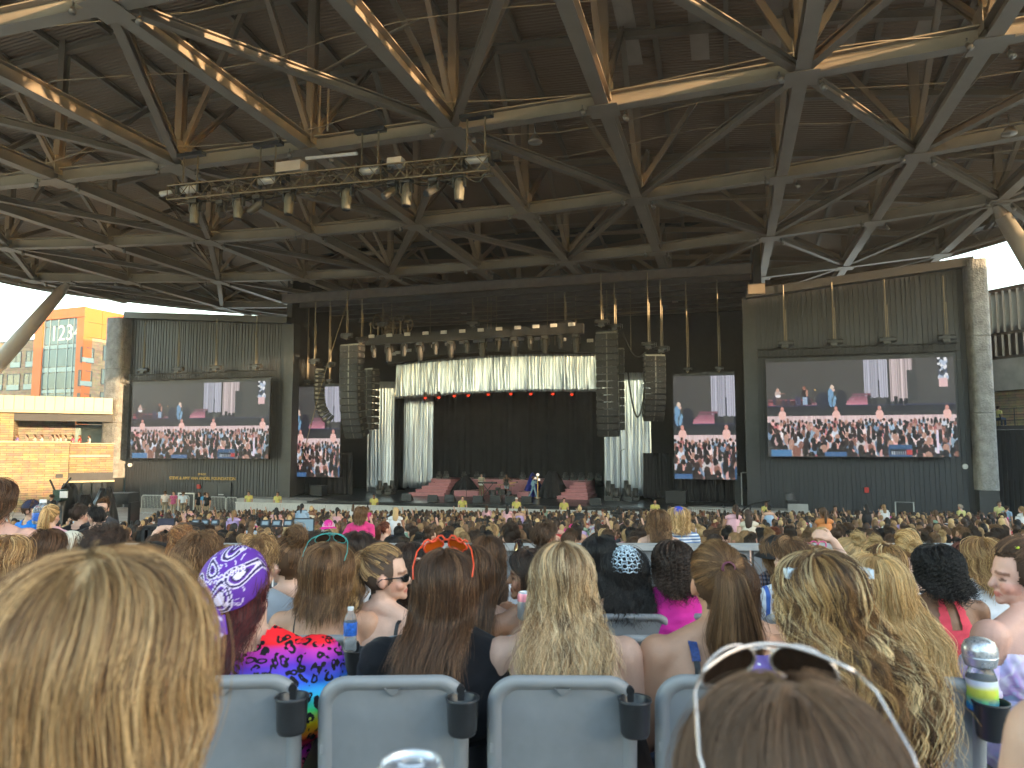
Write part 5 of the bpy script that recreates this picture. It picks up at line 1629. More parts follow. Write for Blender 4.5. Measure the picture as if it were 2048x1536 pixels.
m_scalp = objcol_mat('hair_base', 0.8, None, bump=0.004, bs=90, var=0.3, vs=30)

# ------------------------------------------------------------------ bodies grown from tapered limbs and remeshed into one skin
def capsule(mb, p, q, r0, r1, n=14):
    p = Vector(p); q = Vector(q); d = (q - p)
    L_ = d.length; d.normalize()
    a = d.orthogonal().normalized(); b_ = d.cross(a)
    V = []; F = []
    rings = []
    for k in range(4): t = math.pi / 2 * (1 - k / 4); rings.append((p - d * (r0 * math.sin(t)), r0 * math.cos(t)))
    rings.append((p, r0)); rings.append((q, r1))
    for k in range(1, 5): t = math.pi / 2 * k / 4; rings.append((q + d * (r1 * math.sin(t)), r1 * math.cos(t)))
    for c, r in rings:
        for i in range(n):
            t = 2 * math.pi * i / n; V.append(c + (a * math.cos(t) + b_ * math.sin(t)) * max(r, 1e-4))
    for k in range(len(rings) - 1):
        for i in range(n): F.append((k * n + i, k * n + (i + 1) % n, (k + 1) * n + (i + 1) % n, (k + 1) * n + i))
    F += [tuple(range(n))[::-1], tuple(range((len(rings) - 1) * n, len(rings) * n))]
    mb.add(V, F)

HEADC = Vector((0, -0.004, 1.215))
NECK = Vector((0, -0.01, 1.12))
HR = (0.079, 0.099, 0.097)
def head_rot(yaw, pitch, roll=0.0, dx=0.0):
    return Matrix.Translation((dx, 0, 0)) @ Matrix.Translation(NECK) @ Matrix.Rotation(yaw, 4, 'Z') @ Matrix.Rotation(pitch, 4, 'X') @ Matrix.Rotation(roll, 4, 'Y') @ Matrix.Translation(-NECK)

def hand_prims(w, d, up, side, curl):
    """palm and five fingers: w wrist, d direction of the hand, up = back of the hand, side = towards the thumb"""
    w = Vector(w); d = Vector(d).normalized(); up = Vector(up); up = (up - d * up.dot(d)).normalized()
    sd_ = d.cross(up).normalized() * side
    pr = [('cap', 'hand', w, w + d * .05, .024, .026), ('cap', 'hand', w + d * .05 + sd_ * .02, w + d * .085 + sd_ * .025, .017, .014), ('cap', 'hand', w + d * .05 - sd_ * .02, w + d * .08 - sd_ * .025, .017, .013)]
    for k, L_ in enumerate((.062, .072, .068, .052)):
        b_ = w + d * .085 + sd_ * (.032 - .021 * k)
        c1 = curl * .6; c2 = curl * 1.4
        m_ = b_ + (d * math.cos(c1) - up * math.sin(c1)) * L_ * .5
        e = m_ + (d * math.cos(c2) - up * math.sin(c2)) * L_ * .5
        pr += [('cap', 'hand', b_, m_, .0095, .009), ('cap', 'hand', m_, e, .009, .0075)]
    b_ = w + d * .025 + sd_ * .025
    m_ = b_ + (d * .6 + sd_ * .8).normalized() * .04
    e = m_ + (d * .9 + sd_ * .3 - up * .3 * curl).normalized() * .032
    pr += [('cap', 'hand', b_, m_, .013, .0105), ('cap', 'hand', m_, e, .0105, .008)]
    return pr

def body_prims(pose, arms, plump=1.0, male=False):
    P = []
    s = 1.0 * plump
    E = lambda tag, c, r: P.append(('ell', tag, Vector(c), r))
    Cp = lambda tag, p, q, r0, r1: P.append(('cap', tag, Vector(p), Vector(q), r0, r1))
    hipw = 0.95 if male else 1.0
    shw = (1.12 if male else 1.0) * (1 + .45 * (plump - 1))
    E('pelvis', (0, 0, .53), (.185 * s * hipw, .135 * s, .12)); E('torso', (0, -.01, .68), (.142 * s, .108 * s, .17)); E('torso', (0, -.02, .86), (.16 * s * shw, .11 * s, .17))
    E('torso', (0, -.035, .93), (.145 * s * shw, .085, .10))
    if not male:
        for i in (-1, 1): E('torso', (i * .075, .075, .865), (.065 * s, .055 * s, .062))
    for i in (-1, 1):
        Cp('trap', (0, -.022, 1.055), (i * .125 * shw, -.025, .992), .05, .047)
        Cp('trap', (i * .06, -.03, .985), (i * .165 * shw, -.022, .975), .055, .052)
    Cp('neck', (0, -.018, 1.0), (0, .0, 1.14), .054 if not male else .062, .05 if not male else .058)
    H = [('ell', 'skull', HEADC.copy(), HR), ('ell', 'face', Vector((0, .034, 1.175)), (.060, .062, .090)), ('ell', 'face', Vector((0, .048, 1.125)), (.046, .046, .045)),
         ('ell', 'face', Vector((0, .083, 1.096)), (.022, .019, .017)), ('cap', 'face', Vector((0, .097, 1.188)), Vector((0, .112, 1.158)), .0085, .0135), ('ell', 'face', Vector((0, .095, 1.128)), (.022, .0095, .0075)), ('ell', 'face', Vector((0, .092, 1.116)), (.019, .0095, .007)),
         ('ell', 'face', Vector((0, .086, 1.205)), (.048, .016, .012)), ('ell', 'face', Vector((.036, .07, 1.15)), (.024, .024, .024)), ('ell', 'face', Vector((-.036, .07, 1.15)), (.024, .024, .024)),
         ('ell', 'ear', Vector((.076, -.002, 1.170)), (.010, .019, .031)), ('ell', 'ear', Vector((-.076, -.002, 1.170)), (.010, .019, .031))]
    for i, side in ((-1, 'l'), (1, 'r')):
        a = arms.get(side, 'lap')
        sh = Vector((i * .178 * shw, -.02, .968))
        if a == 'lap': el, wr = Vector((i * .215 * shw, .03, .70)), Vector((i * .10, .25, .62))
        elif a == 'down': el, wr = Vector((i * .215 * shw, -.02, .69)), Vector((i * .22, .04, .46))
        elif a == 'hip': el, wr = Vector((i * .30, -.07, .74)), Vector((i * .19, .03, .60))
        else: el, wr = Vector(a[0]), Vector(a[1])
        k = 1.12 if male else s
        Cp('uarm' + side, sh, el, .053 * k, .040 * k); Cp('farm' + side, el, wr, .041 * k, .026)
        d = (wr - el).normalized()
        if isinstance(a, tuple) and len(a) > 2:
            P.extend(hand_prims(wr, a[2], a[3], a[4], a[5]))
        else:
            P.extend(hand_prims(wr, d, (0, -.3, 1), -i, .5))
    for i in (-1, 1):
        if pose == 'sit':
            hp, kn, an = Vector((i * .09, .03, .525)), Vector((i * .115, .45, .50)), Vector((i * .12, .46, .09))
        elif pose == 'walk':
            hp, kn, an = Vector((i * .09, .0, .53)), Vector((i * .095, .14 * i, .13)), Vector((i * .1, (.24 if i > 0 else -.38), -.25))
        else:
            hp, kn, an = Vector((i * .09, .0, .53)), Vector((i * .10, .015, .11)), Vector((i * .11, -.01, -.29))
        Cp('leg', hp, kn, .085 * s, .056); Cp('leg', kn, an, .054, .038)
        Cp('foot', an + Vector((0, -.02, -.045)), an + Vector((i * .01, .15, -.055)), .037, .028)
    return P, H

BODY = {}
TMP = bpy.data.scenes.new('tmp_scene')
def body_mesh(pose='sit', hy=0.0, hp=0.0, hr=0.0, arms=None, voxel=0.012, plump=1.0, male=False, hdx=0.0):
    arms = arms or {}
    key = (pose, hy, hp, hr, str(sorted(arms.items(), key=lambda x: x[0])), voxel, plump, male, hdx)
    if key in BODY: return BODY[key]
    P, H = body_prims(pose, arms, plump, male)
    HRt = head_rot(hy, hp, hr, hdx)
    mb = MB(); rec = []
    for pr in P:
        if pr[0] == 'ell': mb.ell(pr[2], pr[3], nu=20, nv=14)
        else: capsule(mb, *pr[2:6])
        rec.append(pr)
    for pr in H:
        if pr[0] == 'ell': mb.ell(HRt @ pr[2], pr[3], HRt.to_3x3(), nu=20, nv=14)
        else: capsule(mb, HRt @ pr[2], HRt @ pr[3], pr[4], pr[5])
        rec.append(pr)
    tmp = bpy.data.objects.new('tmp_body', mb.mesh('tmp', []))
    TMP.collection.objects.link(tmp)
    md = tmp.modifiers.new('r', 'REMESH'); md.mode = 'VOXEL'; md.voxel_size = voxel; md.use_smooth_shade = True
    sm = tmp.modifiers.new('s', 'SMOOTH'); sm.factor = .5; sm.iterations = 3
    with bpy.context.temp_override(scene=TMP, view_layer=TMP.view_layers[0]):
        dg = bpy.context.evaluated_depsgraph_get()
    me = bpy.data.meshes.new_from_object(tmp.evaluated_get(dg))
    bpy.data.objects.remove(tmp)
    n = len(me.vertices)
    co = np.empty(n * 3); me.vertices.foreach_get('co', co); co = co.reshape(-1, 3)
    no = np.empty(n * 3); me.vertices.foreach_get('normal', no); no = no.reshape(-1, 3)
    # nearest primitive
    best = np.full(n, 1e9); tag = np.zeros(n, dtype=int); tt = np.zeros(n)
    names = []
    inv = np.array(HRt.inverted()); coh = co @ inv[:3, :3].T + inv[:3, 3]
    for k, pr in enumerate(rec):
        c = coh if k >= len(P) else co
        if pr[0] == 'ell':
            d_ = c - np.array(pr[2]); r = np.array(pr[3]); q = np.linalg.norm(d_ / r, axis=1); dist = (q - 1) * r.min(); t_ = np.zeros(n)
        else:
            a = np.array(pr[2]); b_ = np.array(pr[3]); ab = b_ - a
            t_ = np.clip(((c - a) @ ab) / (ab @ ab), 0, 1)
            dist = np.linalg.norm(c - (a + t_[:, None] * ab), axis=1) - (pr[4] + (pr[5] - pr[4]) * t_)
        if pr[1] not in names: names.append(pr[1])
        w = dist < best
        best[w] = dist[w]; tag[w] = names.index(pr[1]); tt[w] = t_[w]
    tags = np.array(names)[tag]
    # paint: lips, brows, eyes, cheeks, in the frame of the head
    col = np.ones((n, 3))
    hx, hyy, hz = coh[:, 0], coh[:, 1], coh[:, 2]
    facem = (tags == 'face') | (tags == 'skull')
    lip = facem & (((hx / .025) ** 2 + ((hz - 1.122) / .011) ** 2) < 1) & (hyy > .085)
    col[lip] = (.85, .48, .48)
    for i in (-1, 1):
        brow = facem & (np.abs(hx - i * .033) < .022) & (np.abs(hz - 1.205 + .15 * (np.abs(hx) - .033)) < .006) & (hyy > .05); col[brow] = (.42, .34, .3)
        eye = facem & (((hx - i * .032) / .014) ** 2 + ((hz - 1.179) / .006) ** 2 < 1) & (hyy > .05); col[eye] = (.22, .17, .16)
        chk = facem & (((hx - i * .045) / .028) ** 2 + ((hz - 1.145) / .024) ** 2 < 1) & (hyy > .03); col[chk] = (1.0, .84, .82)
    col[tags == 'ear'] = (1.0, .86, .84)
    a = me.color_attributes.new('col', 'FLOAT_COLOR', 'POINT')
    c4 = np.ones((n, 4)); c4[:, :3] = col; a.data.foreach_set('color', c4.astype(np.float32).ravel())
    me.materials.clear(); me.materials.append(m_skin)
    me.polygons.foreach_set('use_smooth', np.ones(len(me.polygons), dtype=bool))
    fl = np.empty(len(me.loops), dtype=np.int32); me.loops.foreach_get('vertex_index', fl)
    fv = fl.reshape(-1, 4)
    T = dict(mesh=me, co=co, no=no, tags=tags, tt=tt, faces=fv, coh=coh, rot=HRt, male=male, key=key)
    BODY[key] = T
    return T

GARM = {}
def garment_mesh(T, kind, mat, off=0.009):
    key = (T['key'], kind, mat.name, off)
    if key in GARM: return GARM[key]
    co, tags, tt, no = T['co'], T['tags'], T['tt'], T['no']
    x, y, z = co[:, 0], co[:, 1], co[:, 2]
    tor = np.isin(tags, ['pelvis', 'torso', 'trap'])
    ua = np.char.startswith(tags, 'uarm'); fa = np.char.startswith(tags, 'farm')
    rad = np.hypot(x, y + .015)
    if kind == 'tee': m = (tor & ~((z > 1.0) & (rad < .074))) | (ua & (tt < .6))
    elif kind == 'wide_tee': m = (tor & ~((z > .985) & (rad < .13))) | (ua & (tt < .75))
    elif kind == 'long': m = (tor & ~((z > 1.0) & (rad < .085))) | ua | (fa & (tt < .9))
    elif kind == 'tank': m = tor & (z < np.where(y > .03, .93, .885)) & (np.abs(x) < .3)
    elif kind == 'wide_tank': m = tor & ((z < .92) | ((np.abs(np.abs(x) - .085) < .03) & (z > .9))) & ~((z > 1.0) & (rad < .075))
    elif kind == 'halter':
        m = (tor & (z < .90 - .25 * np.maximum(0, np.abs(x) - .03))) | (tor & (z >= .8) & (np.abs(x) > .018 + .0 * z) & (np.abs(x) < .07 + .25 * (.98 - z)) & ~((rad < .06) & (z > 1.03)))
    elif kind == 'bare_off': m = (tor & (z < .925)) | (ua & (tt > .28)) 
    elif kind == 'bra': m = tor & (z < .845) & (z > .45)
    elif kind == 'pants': m = (tags == 'leg') | ((tags == 'pelvis') & (z < .58))
    elif kind == 'shorts': m = ((tags == 'leg') & (np.linalg.norm(co - np.array([0, .1, .53]), axis=1) < .36)) | ((tags == 'pelvis') & (z < .58))
    elif kind == 'shoes': m = tags == 'foot'
    elif kind == 'hairbase':
        c = T['coh']; m = ((tags == 'skull') & ((c[:, 1] < .045) | (c[:, 2] > 1.262 - .0 * c[:, 1])) & (c[:, 2] > 1.13 + .55 * np.maximum(0, c[:, 1])) & (np.abs(c[:, 0]) < .2)) | ((tags == 'neck') & (c[:, 1] < -.03) & (c[:, 2] > 1.11))
    else: m = np.zeros(len(co), bool)
    F = T['faces'][m[T['faces']].all(axis=1)]
    u = np.unique(F)
    if len(u) == 0: return None
    rm = np.zeros(len(co), dtype=int); rm[u] = np.arange(len(u))
    q = co[u]
    wr = .5 * np.sin(q[:, 0] * 31 + 9 * np.sin(q[:, 2] * 17)) * np.sin(q[:, 2] * 43 + 5 * np.sin(q[:, 1] * 23)) + .5 * np.sin(q[:, 2] * 71 + q[:, 0] * 38 + 6 * np.sin(q[:, 1] * 31))
    k = off + (off * .55 * wr if kind not in ('hairbase',) else 0)
    if kind in ('bare_off',): k = k + np.where(ua[u], .02 * np.sin(np.pi * np.clip((tt[u] - .28) / .72, 0, 1)), 0)
    V = co[u] + no[u] * np.asarray(k)[:, None] if not np.isscalar(k) else co[u] + no[u] * k
    me = mesh_np(kind, V, rm[F].tolist(), mat, smooth=True)
    GARM[key] = me
    return me

def strap_mesh(T, pts, w, mat, off=.004):
    """flat strap laid on the skin along (x, z, side) waypoints, side -1 back / +1 front"""
    co, tags = T['co'], T['tags']
    body = np.isin(tags, ['torso', 'trap', 'pelvis'])
    c = co[body]
    P = []
    for (x, z, s) in pts:
        k = (np.abs(c[:, 0] - x) < .02) & (np.abs(c[:, 2] - z) < .02)
        if k.any():
            y = (c[k, 1].min() if s < 0 else c[k, 1].max()) if s else float(np.median(c[k, 1]))
        else: y = -.03
        P.append(Vector((x, y + (s or 0) * off, z + (off * 1.6 if s == 0 else 0))))
    mb = MB(); V = []; F = []
    for k, p in enumerate(P):
        d = (P[min(k + 1, len(P) - 1)] - P[max(k - 1, 0)]).normalized()
        sd_ = Vector((1, 0, 0)); sd_ = (sd_ - d * sd_.dot(d)).normalized()
        nn = sd_.cross(d)
        for a, b_ in ((-w / 2, -.001), (w / 2, -.001), (w / 2, .003), (-w / 2, .003)): V.append(p + sd_ * a - nn * b_ * (1 if nn.y > 0 else -1))
    n = len(P)
    for k in range(n - 1):
        for i in range(4): F.append((k * 4 + i, k * 4 + (i + 1) % 4, (k + 1) * 4 + (i + 1) % 4, (k + 1) * 4 + i))
    return mesh_np('strap', V, F, mat, smooth=False)

# ------------------------------------------------------------------ hair: strands combed over the skull, then falling
def back_y(z):
    return float(np.interp(z, [.5, .62, .72, .86, .95, 1.02, 1.07, 1.12], [-.15, -.135, -.125, -.142, -.135, -.112, -.085, -.05]))

HAIRS = {}
def hair_data(style='long', L=.42, pal=None, ng=150, per=12, rad=.0011, rot=None, wave=.0, wl=.08, vol=.10, seed=0, dz=0.0, P=14, spread=.013, width=1.0, plump=1.0, tie=None, side=0.0, strands_front=False, spiral=False, rootdark=0.0, behind=True, flat=False, pdrop=1.0):
    """returns hair curves; pal: list of (rgb, weight)"""
    key = (style, L, str(pal), ng, per, rad, str(rot), wave, wl, vol, seed, dz, spread, width, tie, side, rootdark, spiral, pdrop)
    if key in HAIRS: return HAIRS[key]
    rr = np.random.default_rng(seed + 100)
    rot = rot or Matrix()
    R3 = rot.to_3x3()
    guides = []
    def onhead(th, al, k):
        return Vector((HR[0] * k * math.sin(th) * math.sin(al), HR[1] * k * math.sin(th) * math.cos(al), HR[2] * k * math.cos(th)))
    T_ = Vector(tie) if tie else Vector((0, -.098, .03))      # tie point relative to the head centre
    for g in range(ng):
        al = (rr.random() * 2 - 1) * math.pi
        ca = math.cos(al)
        thmax = math.radians(np.interp(ca, [-1, -.2, .25, 1], [118, 108, 78, 52]))
        th0 = math.acos(1 - rr.random() * (1 - math.cos(thmax)))
        k0 = 1.02
        lay = rr.random()
        pts = []
        if style in ('long', 'bob', 'curly'):
            sg = math.copysign(1, al) if abs(al) > 1e-3 else 1
            aa = abs(al)
            al1 = sg * (math.radians(78) + (math.pi - math.radians(78)) * (aa / math.pi) ** 1.15)
            th1 = math.radians(98)
            m_ = 9
            for t in np.linspace(0, 1, m_):
                th = th0 + max(th1 - th0, .15) * t
                a_ = al + (al1 - al) * (t * t * (3 - 2 * t))
                kk = k0 + (vol * (.35 + .65 * lay)) * math.sin(min(1, t * 1.3 + .15 * (th0 > .5)) * math.pi / 2) * (.6 + .4 * math.sin(th))
                pts.append(HEADC + R3 @ onhead(th, a_, kk) if True else None)
            pts = [NECK + (R3 @ (p_ - NECK)) if False else p_ for p_ in pts]
            cen = rot @ HEADC
            pts = [cen + (p_ - HEADC) for p_ in pts]
            p = pts[-1].copy()
            bx, by = p.x - cen.x, p.y - cen.y
            x_t = p.x * width + side * .12
            n_fall = int(L / .02) + 6
            p0 = p.copy()
            for s in range(1, n_fall):
                f = s * .02
                z = p0.z - f * pdrop
                w_ = min(1, f / .18)
                x = p0.x + (x_t - p0.x) * w_ * w_
                y = p0.y
                if behind:
                    b_ = back_y(z - dz) * plump - .012 - .05 * lay * vol * 4 - .012 * (1 - abs(x) / .2)
                    cl = min(1, max(0, (1.16 + dz - z) / .11))
                    cl = cl * cl * (3 - 2 * cl)
                    if y > b_: y = y + (b_ - y) * cl
                    elif z < 1.0 + dz: y = y + (b_ - y) * .5 * cl
                pts.append(Vector((x, y, z)))
        elif style in ('pony', 'bun'):
            r0 = onhead(th0, al, k0); tn = T_.normalized()
            ax = r0.cross(tn); ang = r0.angle(tn) if r0.length > 0 else 0
            cen = rot @ HEADC
            lay_k = 1.02 + .05 * lay
            for t in np.linspace(0, 1, 10):
                q = Matrix.Rotation(ang * t, 3, ax.normalized()) @ r0.normalized() if ax.length > 1e-6 else r0.normalized()
                e = 1 / math.sqrt((q.x / HR[0]) ** 2 + (q.y / HR[1]) ** 2 + (q.z / HR[2]) ** 2)
                pts.append(cen + R3 @ (q * e * lay_k))
            tp_ = cen + R3 @ (T_ * 1.06)
            pts[-1] = tp_ + Vector((rr.normal() * .008, rr.normal() * .006, rr.normal() * .008))
            out = (R3 @ T_).normalized(); out.z *= .3
            if style == 'pony':
                n_fall = int(L / .02)
                ox, oy = rr.normal() * .014, rr.normal() * .012
                sw = out * .055
                for s in range(1, n_fall):
                    f = s * .02
                    o_ = 1 - math.exp(-f / .035)
                    fl = .55 + 1.25 * min(1, f / .2) - 1.0 * max(0, (f - L * .6) / (L * .4 + 1e-6))
                    x = tp_.x + sw.x * o_ + ox * fl * width + side * .25 * min(1, f / .25)
                    y = tp_.y + sw.y * o_ + oy * fl
                    z = tp_.z - f * (1 - .75 * math.exp(-f / .03)) 
                    b_ = back_y(z - dz) - .02
                    if y > b_ and z < 1.1 + dz: y = b_ - .01 * lay
                    pts.append(Vector((x, y, z)))
            else:
                a0 = rr.random() * 6.28; tl = rr.random() * 3.14
                bc = cen + R3 @ (T_ * 1.06 + T_.normalized() * .034)
                rb = .026 + .018 * rr.random()
                e1 = Vector((math.cos(tl), 0, math.sin(tl))); e2 = Vector((-math.sin(tl) * .5, .85, math.cos(tl) * .5)).normalized()
                for s in range(int(L / .02)):
                    a_ = a0 + s * .5
                    pts.append(bc + (e1 * math.cos(a_) + e2 * math.sin(a_)) * rb)
        else:                                                   # short
            cen = rot @ HEADC
            al1 = al + (math.pi - abs(al)) * math.copysign(.25, al)
            n_ = 8
            span = L / .1
            for t in np.linspace(0, 1, n_):
                th = th0 + span * t; a_ = al + (al1 - al) * t * .6
                pts.append(cen + R3 @ onhead(th, a_, 1.015 + (vol + .1 * lay * vol) * math.sin(t * math.pi * .6)))
        A = np.array([tuple(p_) for p_ in pts])
        seg = np.linalg.norm(np.diff(A, axis=0), axis=1); arc = np.concatenate([[0], np.cumsum(seg)])
        Lg = min(arc[-1], (L * (.78 + .34 * rr.random()) + (arc[8] if style in ('long', 'bob', 'curly') else arc[-1])) if style != 'short' else arc[-1])
        s_ = np.linspace(0, Lg, P)
        G = np.stack([np.interp(s_, arc, A[:, i]) for i in range(3)], 1)
        guides.append((G, s_, th0))
    n = ng * per
    pos = np.zeros((n, P, 3)); col = np.ones((n, P, 3)); f = np.linspace(0, 1, P)
    cols = np.array([c for c, w in pal]) * np.array([1.0, .93, .84]); wts = np.array([w for c, w in pal], float); wts /= wts.sum()
    for g, (G, s_, th0) in enumerate(guides):
        tan = np.gradient(G, axis=0); tan /= np.linalg.norm(tan, axis=1)[:, None] + 1e-9
        ref = np.array([0, 0, 1.0]) if abs(tan[-1, 2]) < .7 else np.array([0, 1.0, 0])
        n1 = np.cross(tan, np.array([.1, 1, .05])); n1 /= np.linalg.norm(n1, axis=1)[:, None] + 1e-9
        n2 = np.cross(tan, n1)
        ph = rr.random() * 1.0 + G[-1, 0] * 12 + 1.5 * math.sin(g * .37); wl_ = wl * (.88 + .24 * rr.random())
        amp = wave * np.clip((s_ - .05) / .15, 0, 1)
        if spiral:
            W = n1 * (amp * np.cos(2 * np.pi * s_ / wl_ + ph))[:, None] + n2 * (amp * np.sin(2 * np.pi * s_ / wl_ + ph))[:, None]
        else:
            W = n1 * (amp * np.sin(2 * np.pi * s_ / wl_ + ph))[:, None] + n2 * (.5 * amp * np.cos(2 * np.pi * s_ / wl_ * .9 + ph))[:, None]
        Gw = G + W
        ci = rr.choice(len(cols), p=wts); base = cols[ci] * (.68 + .6 * rr.random())
        a = slice(g * per, (g + 1) * per)
        o1 = rr.normal(size=(per, 1)) * spread; o2 = rr.normal(size=(per, 1)) * spread * .45
        env = (.55 + .75 * np.sin(np.pi * np.minimum(1, f * 1.15)) * 1.0 - .55 * f ** 3)[None, :]
        if style == 'short': env = env * .6 + .4
        fly = rr.normal(size=(per, 3)) * .007 * (rr.random((per, 1)) < .16) * 3
        pos[a] = Gw[None] + n1[None] * (o1 * env)[..., None] + n2[None] * (o2 * env)[..., None] + fly[:, None, :] * (f ** 2)[None, :, None]
        if wave and not spiral:
            ph2 = rr.random((per, 1)) * 6.28
            pos[a] += n1[None] * (.10 * amp[None] * np.sin(2 * np.pi * s_[None] / (wl_ * .6) + ph2))[..., None]
        v_ = .82 + .36 * rr.random((per, 1, 1))
        cc = np.repeat(base[None, None], P, 1) * v_
        if rootdark:
            k = (rootdark * np.clip(1 - s_ / .11, 0, 1))[None, :, None]
            cc = cc * (1 - k) + np.array([.10, .062, .036])[None, None] * k
        col[a] = cc
    hc = bpy.data.hair_curves.new('hair')
    hc.add_curves([P] * n)
    hc.attributes['position'].data.foreach_set('vector', pos.astype(np.float32).ravel())
    ra = hc.attributes.new('radius', 'FLOAT', 'POINT')
    rv = np.repeat((rad * (1 - .55 * f ** 2))[None], n, 0)
    ra.data.foreach_set('value', rv.astype(np.float32).ravel())
    ca_ = hc.attributes.new('hc', 'FLOAT_COLOR', 'POINT')
    c4 = np.ones((n, P, 4)); c4[..., :3] = np.clip(col, 0, 1)
    ca_.data.foreach_set('color', c4.astype(np.float32).ravel())
    hc.materials.append(m_hair)
    HAIRS[key] = hc
    return hc

# hair palettes (reflectance of the strands)
BLOND = [((.62, .42, .19), 3), ((.76, .57, .31), 2), ((.34, .20, .08), 2)]
DBLOND = [((.38, .225, .095), 3), ((.60, .40, .19), 2), ((.19, .10, .045), 2.4)]
ASHBL = [((.62, .46, .27), 3), ((.80, .66, .45), 2.2), ((.34, .215, .11), 2.2), ((.17, .105, .055), 1.4)]
BROWN = [((.105, .052, .026), 3), ((.17, .09, .045), 1.3), ((.06, .031, .017), 2.5)]
LBROWN = [((.19, .10, .045), 3), ((.30, .175, .085), 1.3), ((.10, .052, .025), 2.5)]
DARK = [((.032, .019, .014), 3), ((.06, .034, .023), 1)]
BLACK = [((.012, .011, .012), 3), ((.024, .021, .021), 1)]
RED = [((.16, .024, .026), 2), ((.085, .018, .022), 3), ((.045, .014, .018), 2)]
BALAY = [((.24, .125, .05), 3), ((.54, .34, .14), 2.2), ((.80, .62, .36), 1.5), ((.09, .046, .022), 3)]
SKIN = dict(fair=(.60, .37, .27), tan=(.52, .29, .185), mid=(.36, .19, .115), brown=(.23, .115, .065), pink=(.62, .35, .27))

def setcol(o, c, a=1.0):
    o.color = (*c[:3], a); return o

PCOUNT = [0]
def person(label, px, py, d, pose='sit', s=1.0, yaw=0.0, head=(0.0, 0.0, 0.0), skin='fair', hair=None, top=('tee', (.1, .1, .1)), bottom=('pants', (.05, .07, .12)), arms=None, voxel=.012, plump=1.0, male=False, group='seated audience', cat='person', z=None, basecol=None, topmat=None):
    T = body_mesh(pose, head[0], head[1], head[2] if len(head) > 2 else 0.0, arms, voxel, plump, male, head[3] if len(head) > 3 else 0.0)
    p = ond(px, py, d)
    root_z = p.z - 1.322 * s if z is None else z
    t = thing('person', label, cat, (p.x, d, root_z), yaw, group=group, scale=s)
    b = setcol(link('body', T['mesh'], t), SKIN[skin] if isinstance(skin, str) else skin)
    parts = dict(root=t, T=T, body=b)
    if top:
        g = garment_mesh(T, top[0], topmat or m_fab)
        if g: parts['top'] = setcol(link('top', g, t), top[1])
    if bottom:
        g = garment_mesh(T, bottom[0], m_denim)
        if g: parts['bottom'] = setcol(link('trousers' if bottom[0] == 'pants' else 'shorts', g, t), bottom[1])
        g = garment_mesh(T, 'shoes', m_fab)
        if g: setcol(link('shoes', g, t), (.4, .4, .4))
    if hair:
        h = dict(hair); h.setdefault('seed', PCOUNT[0] % 7)
        hc = hair_data(rot=T['rot'], plump=plump, **h)
        parts['hair'] = setcol(link('hair', hc, t), (1, 1, 1))
        pal = h['pal']; bc = basecol or Vector(pal[-1][0]) * .8
        g = garment_mesh(T, 'hairbase', m_scalp, .004)
        if g: setcol(link('hair_base', g, t), bc)
    PCOUNT[0] += 1
    return parts

# ------------------------------------------------------------------ audience chairs
m_chair = M('grey_chair_plastic', (0.232, 0.24, 0.245), 0.42, var=0.05, vs=3, bump=0.0012, bs=260)
m_chairin = M('grey_chair_panel', (0.208, 0.219, 0.227), 0.38, var=0.12, vs=7, bump=0.0008, bs=300)
m_cup = M('black_cup_plastic', (0.022, 0.023, 0.025), 0.32, var=.2, vs=20)
def rrect(cx, cz, hw, hh, r, rb, n=10):
    pts = []
    for (sx, sz, a0, rr_) in ((1, 1, 0, r), (-1, 1, 90, r), (-1, -1, 180, rb), (1, -1, 270, rb)):
        rr_ = max(rr_, .004)
        for k in range(n + 1):
            a = math.radians(a0 + 90 * k / n)
            pts.append((cx + sx * (hw - rr_) + rr_ * math.cos(a), cz + sz * (hh - rr_) + rr_ * math.sin(a)))
    return pts
def chair_y(x, z): return .42 * x * x - .10 * (z - .45)
CH = {}
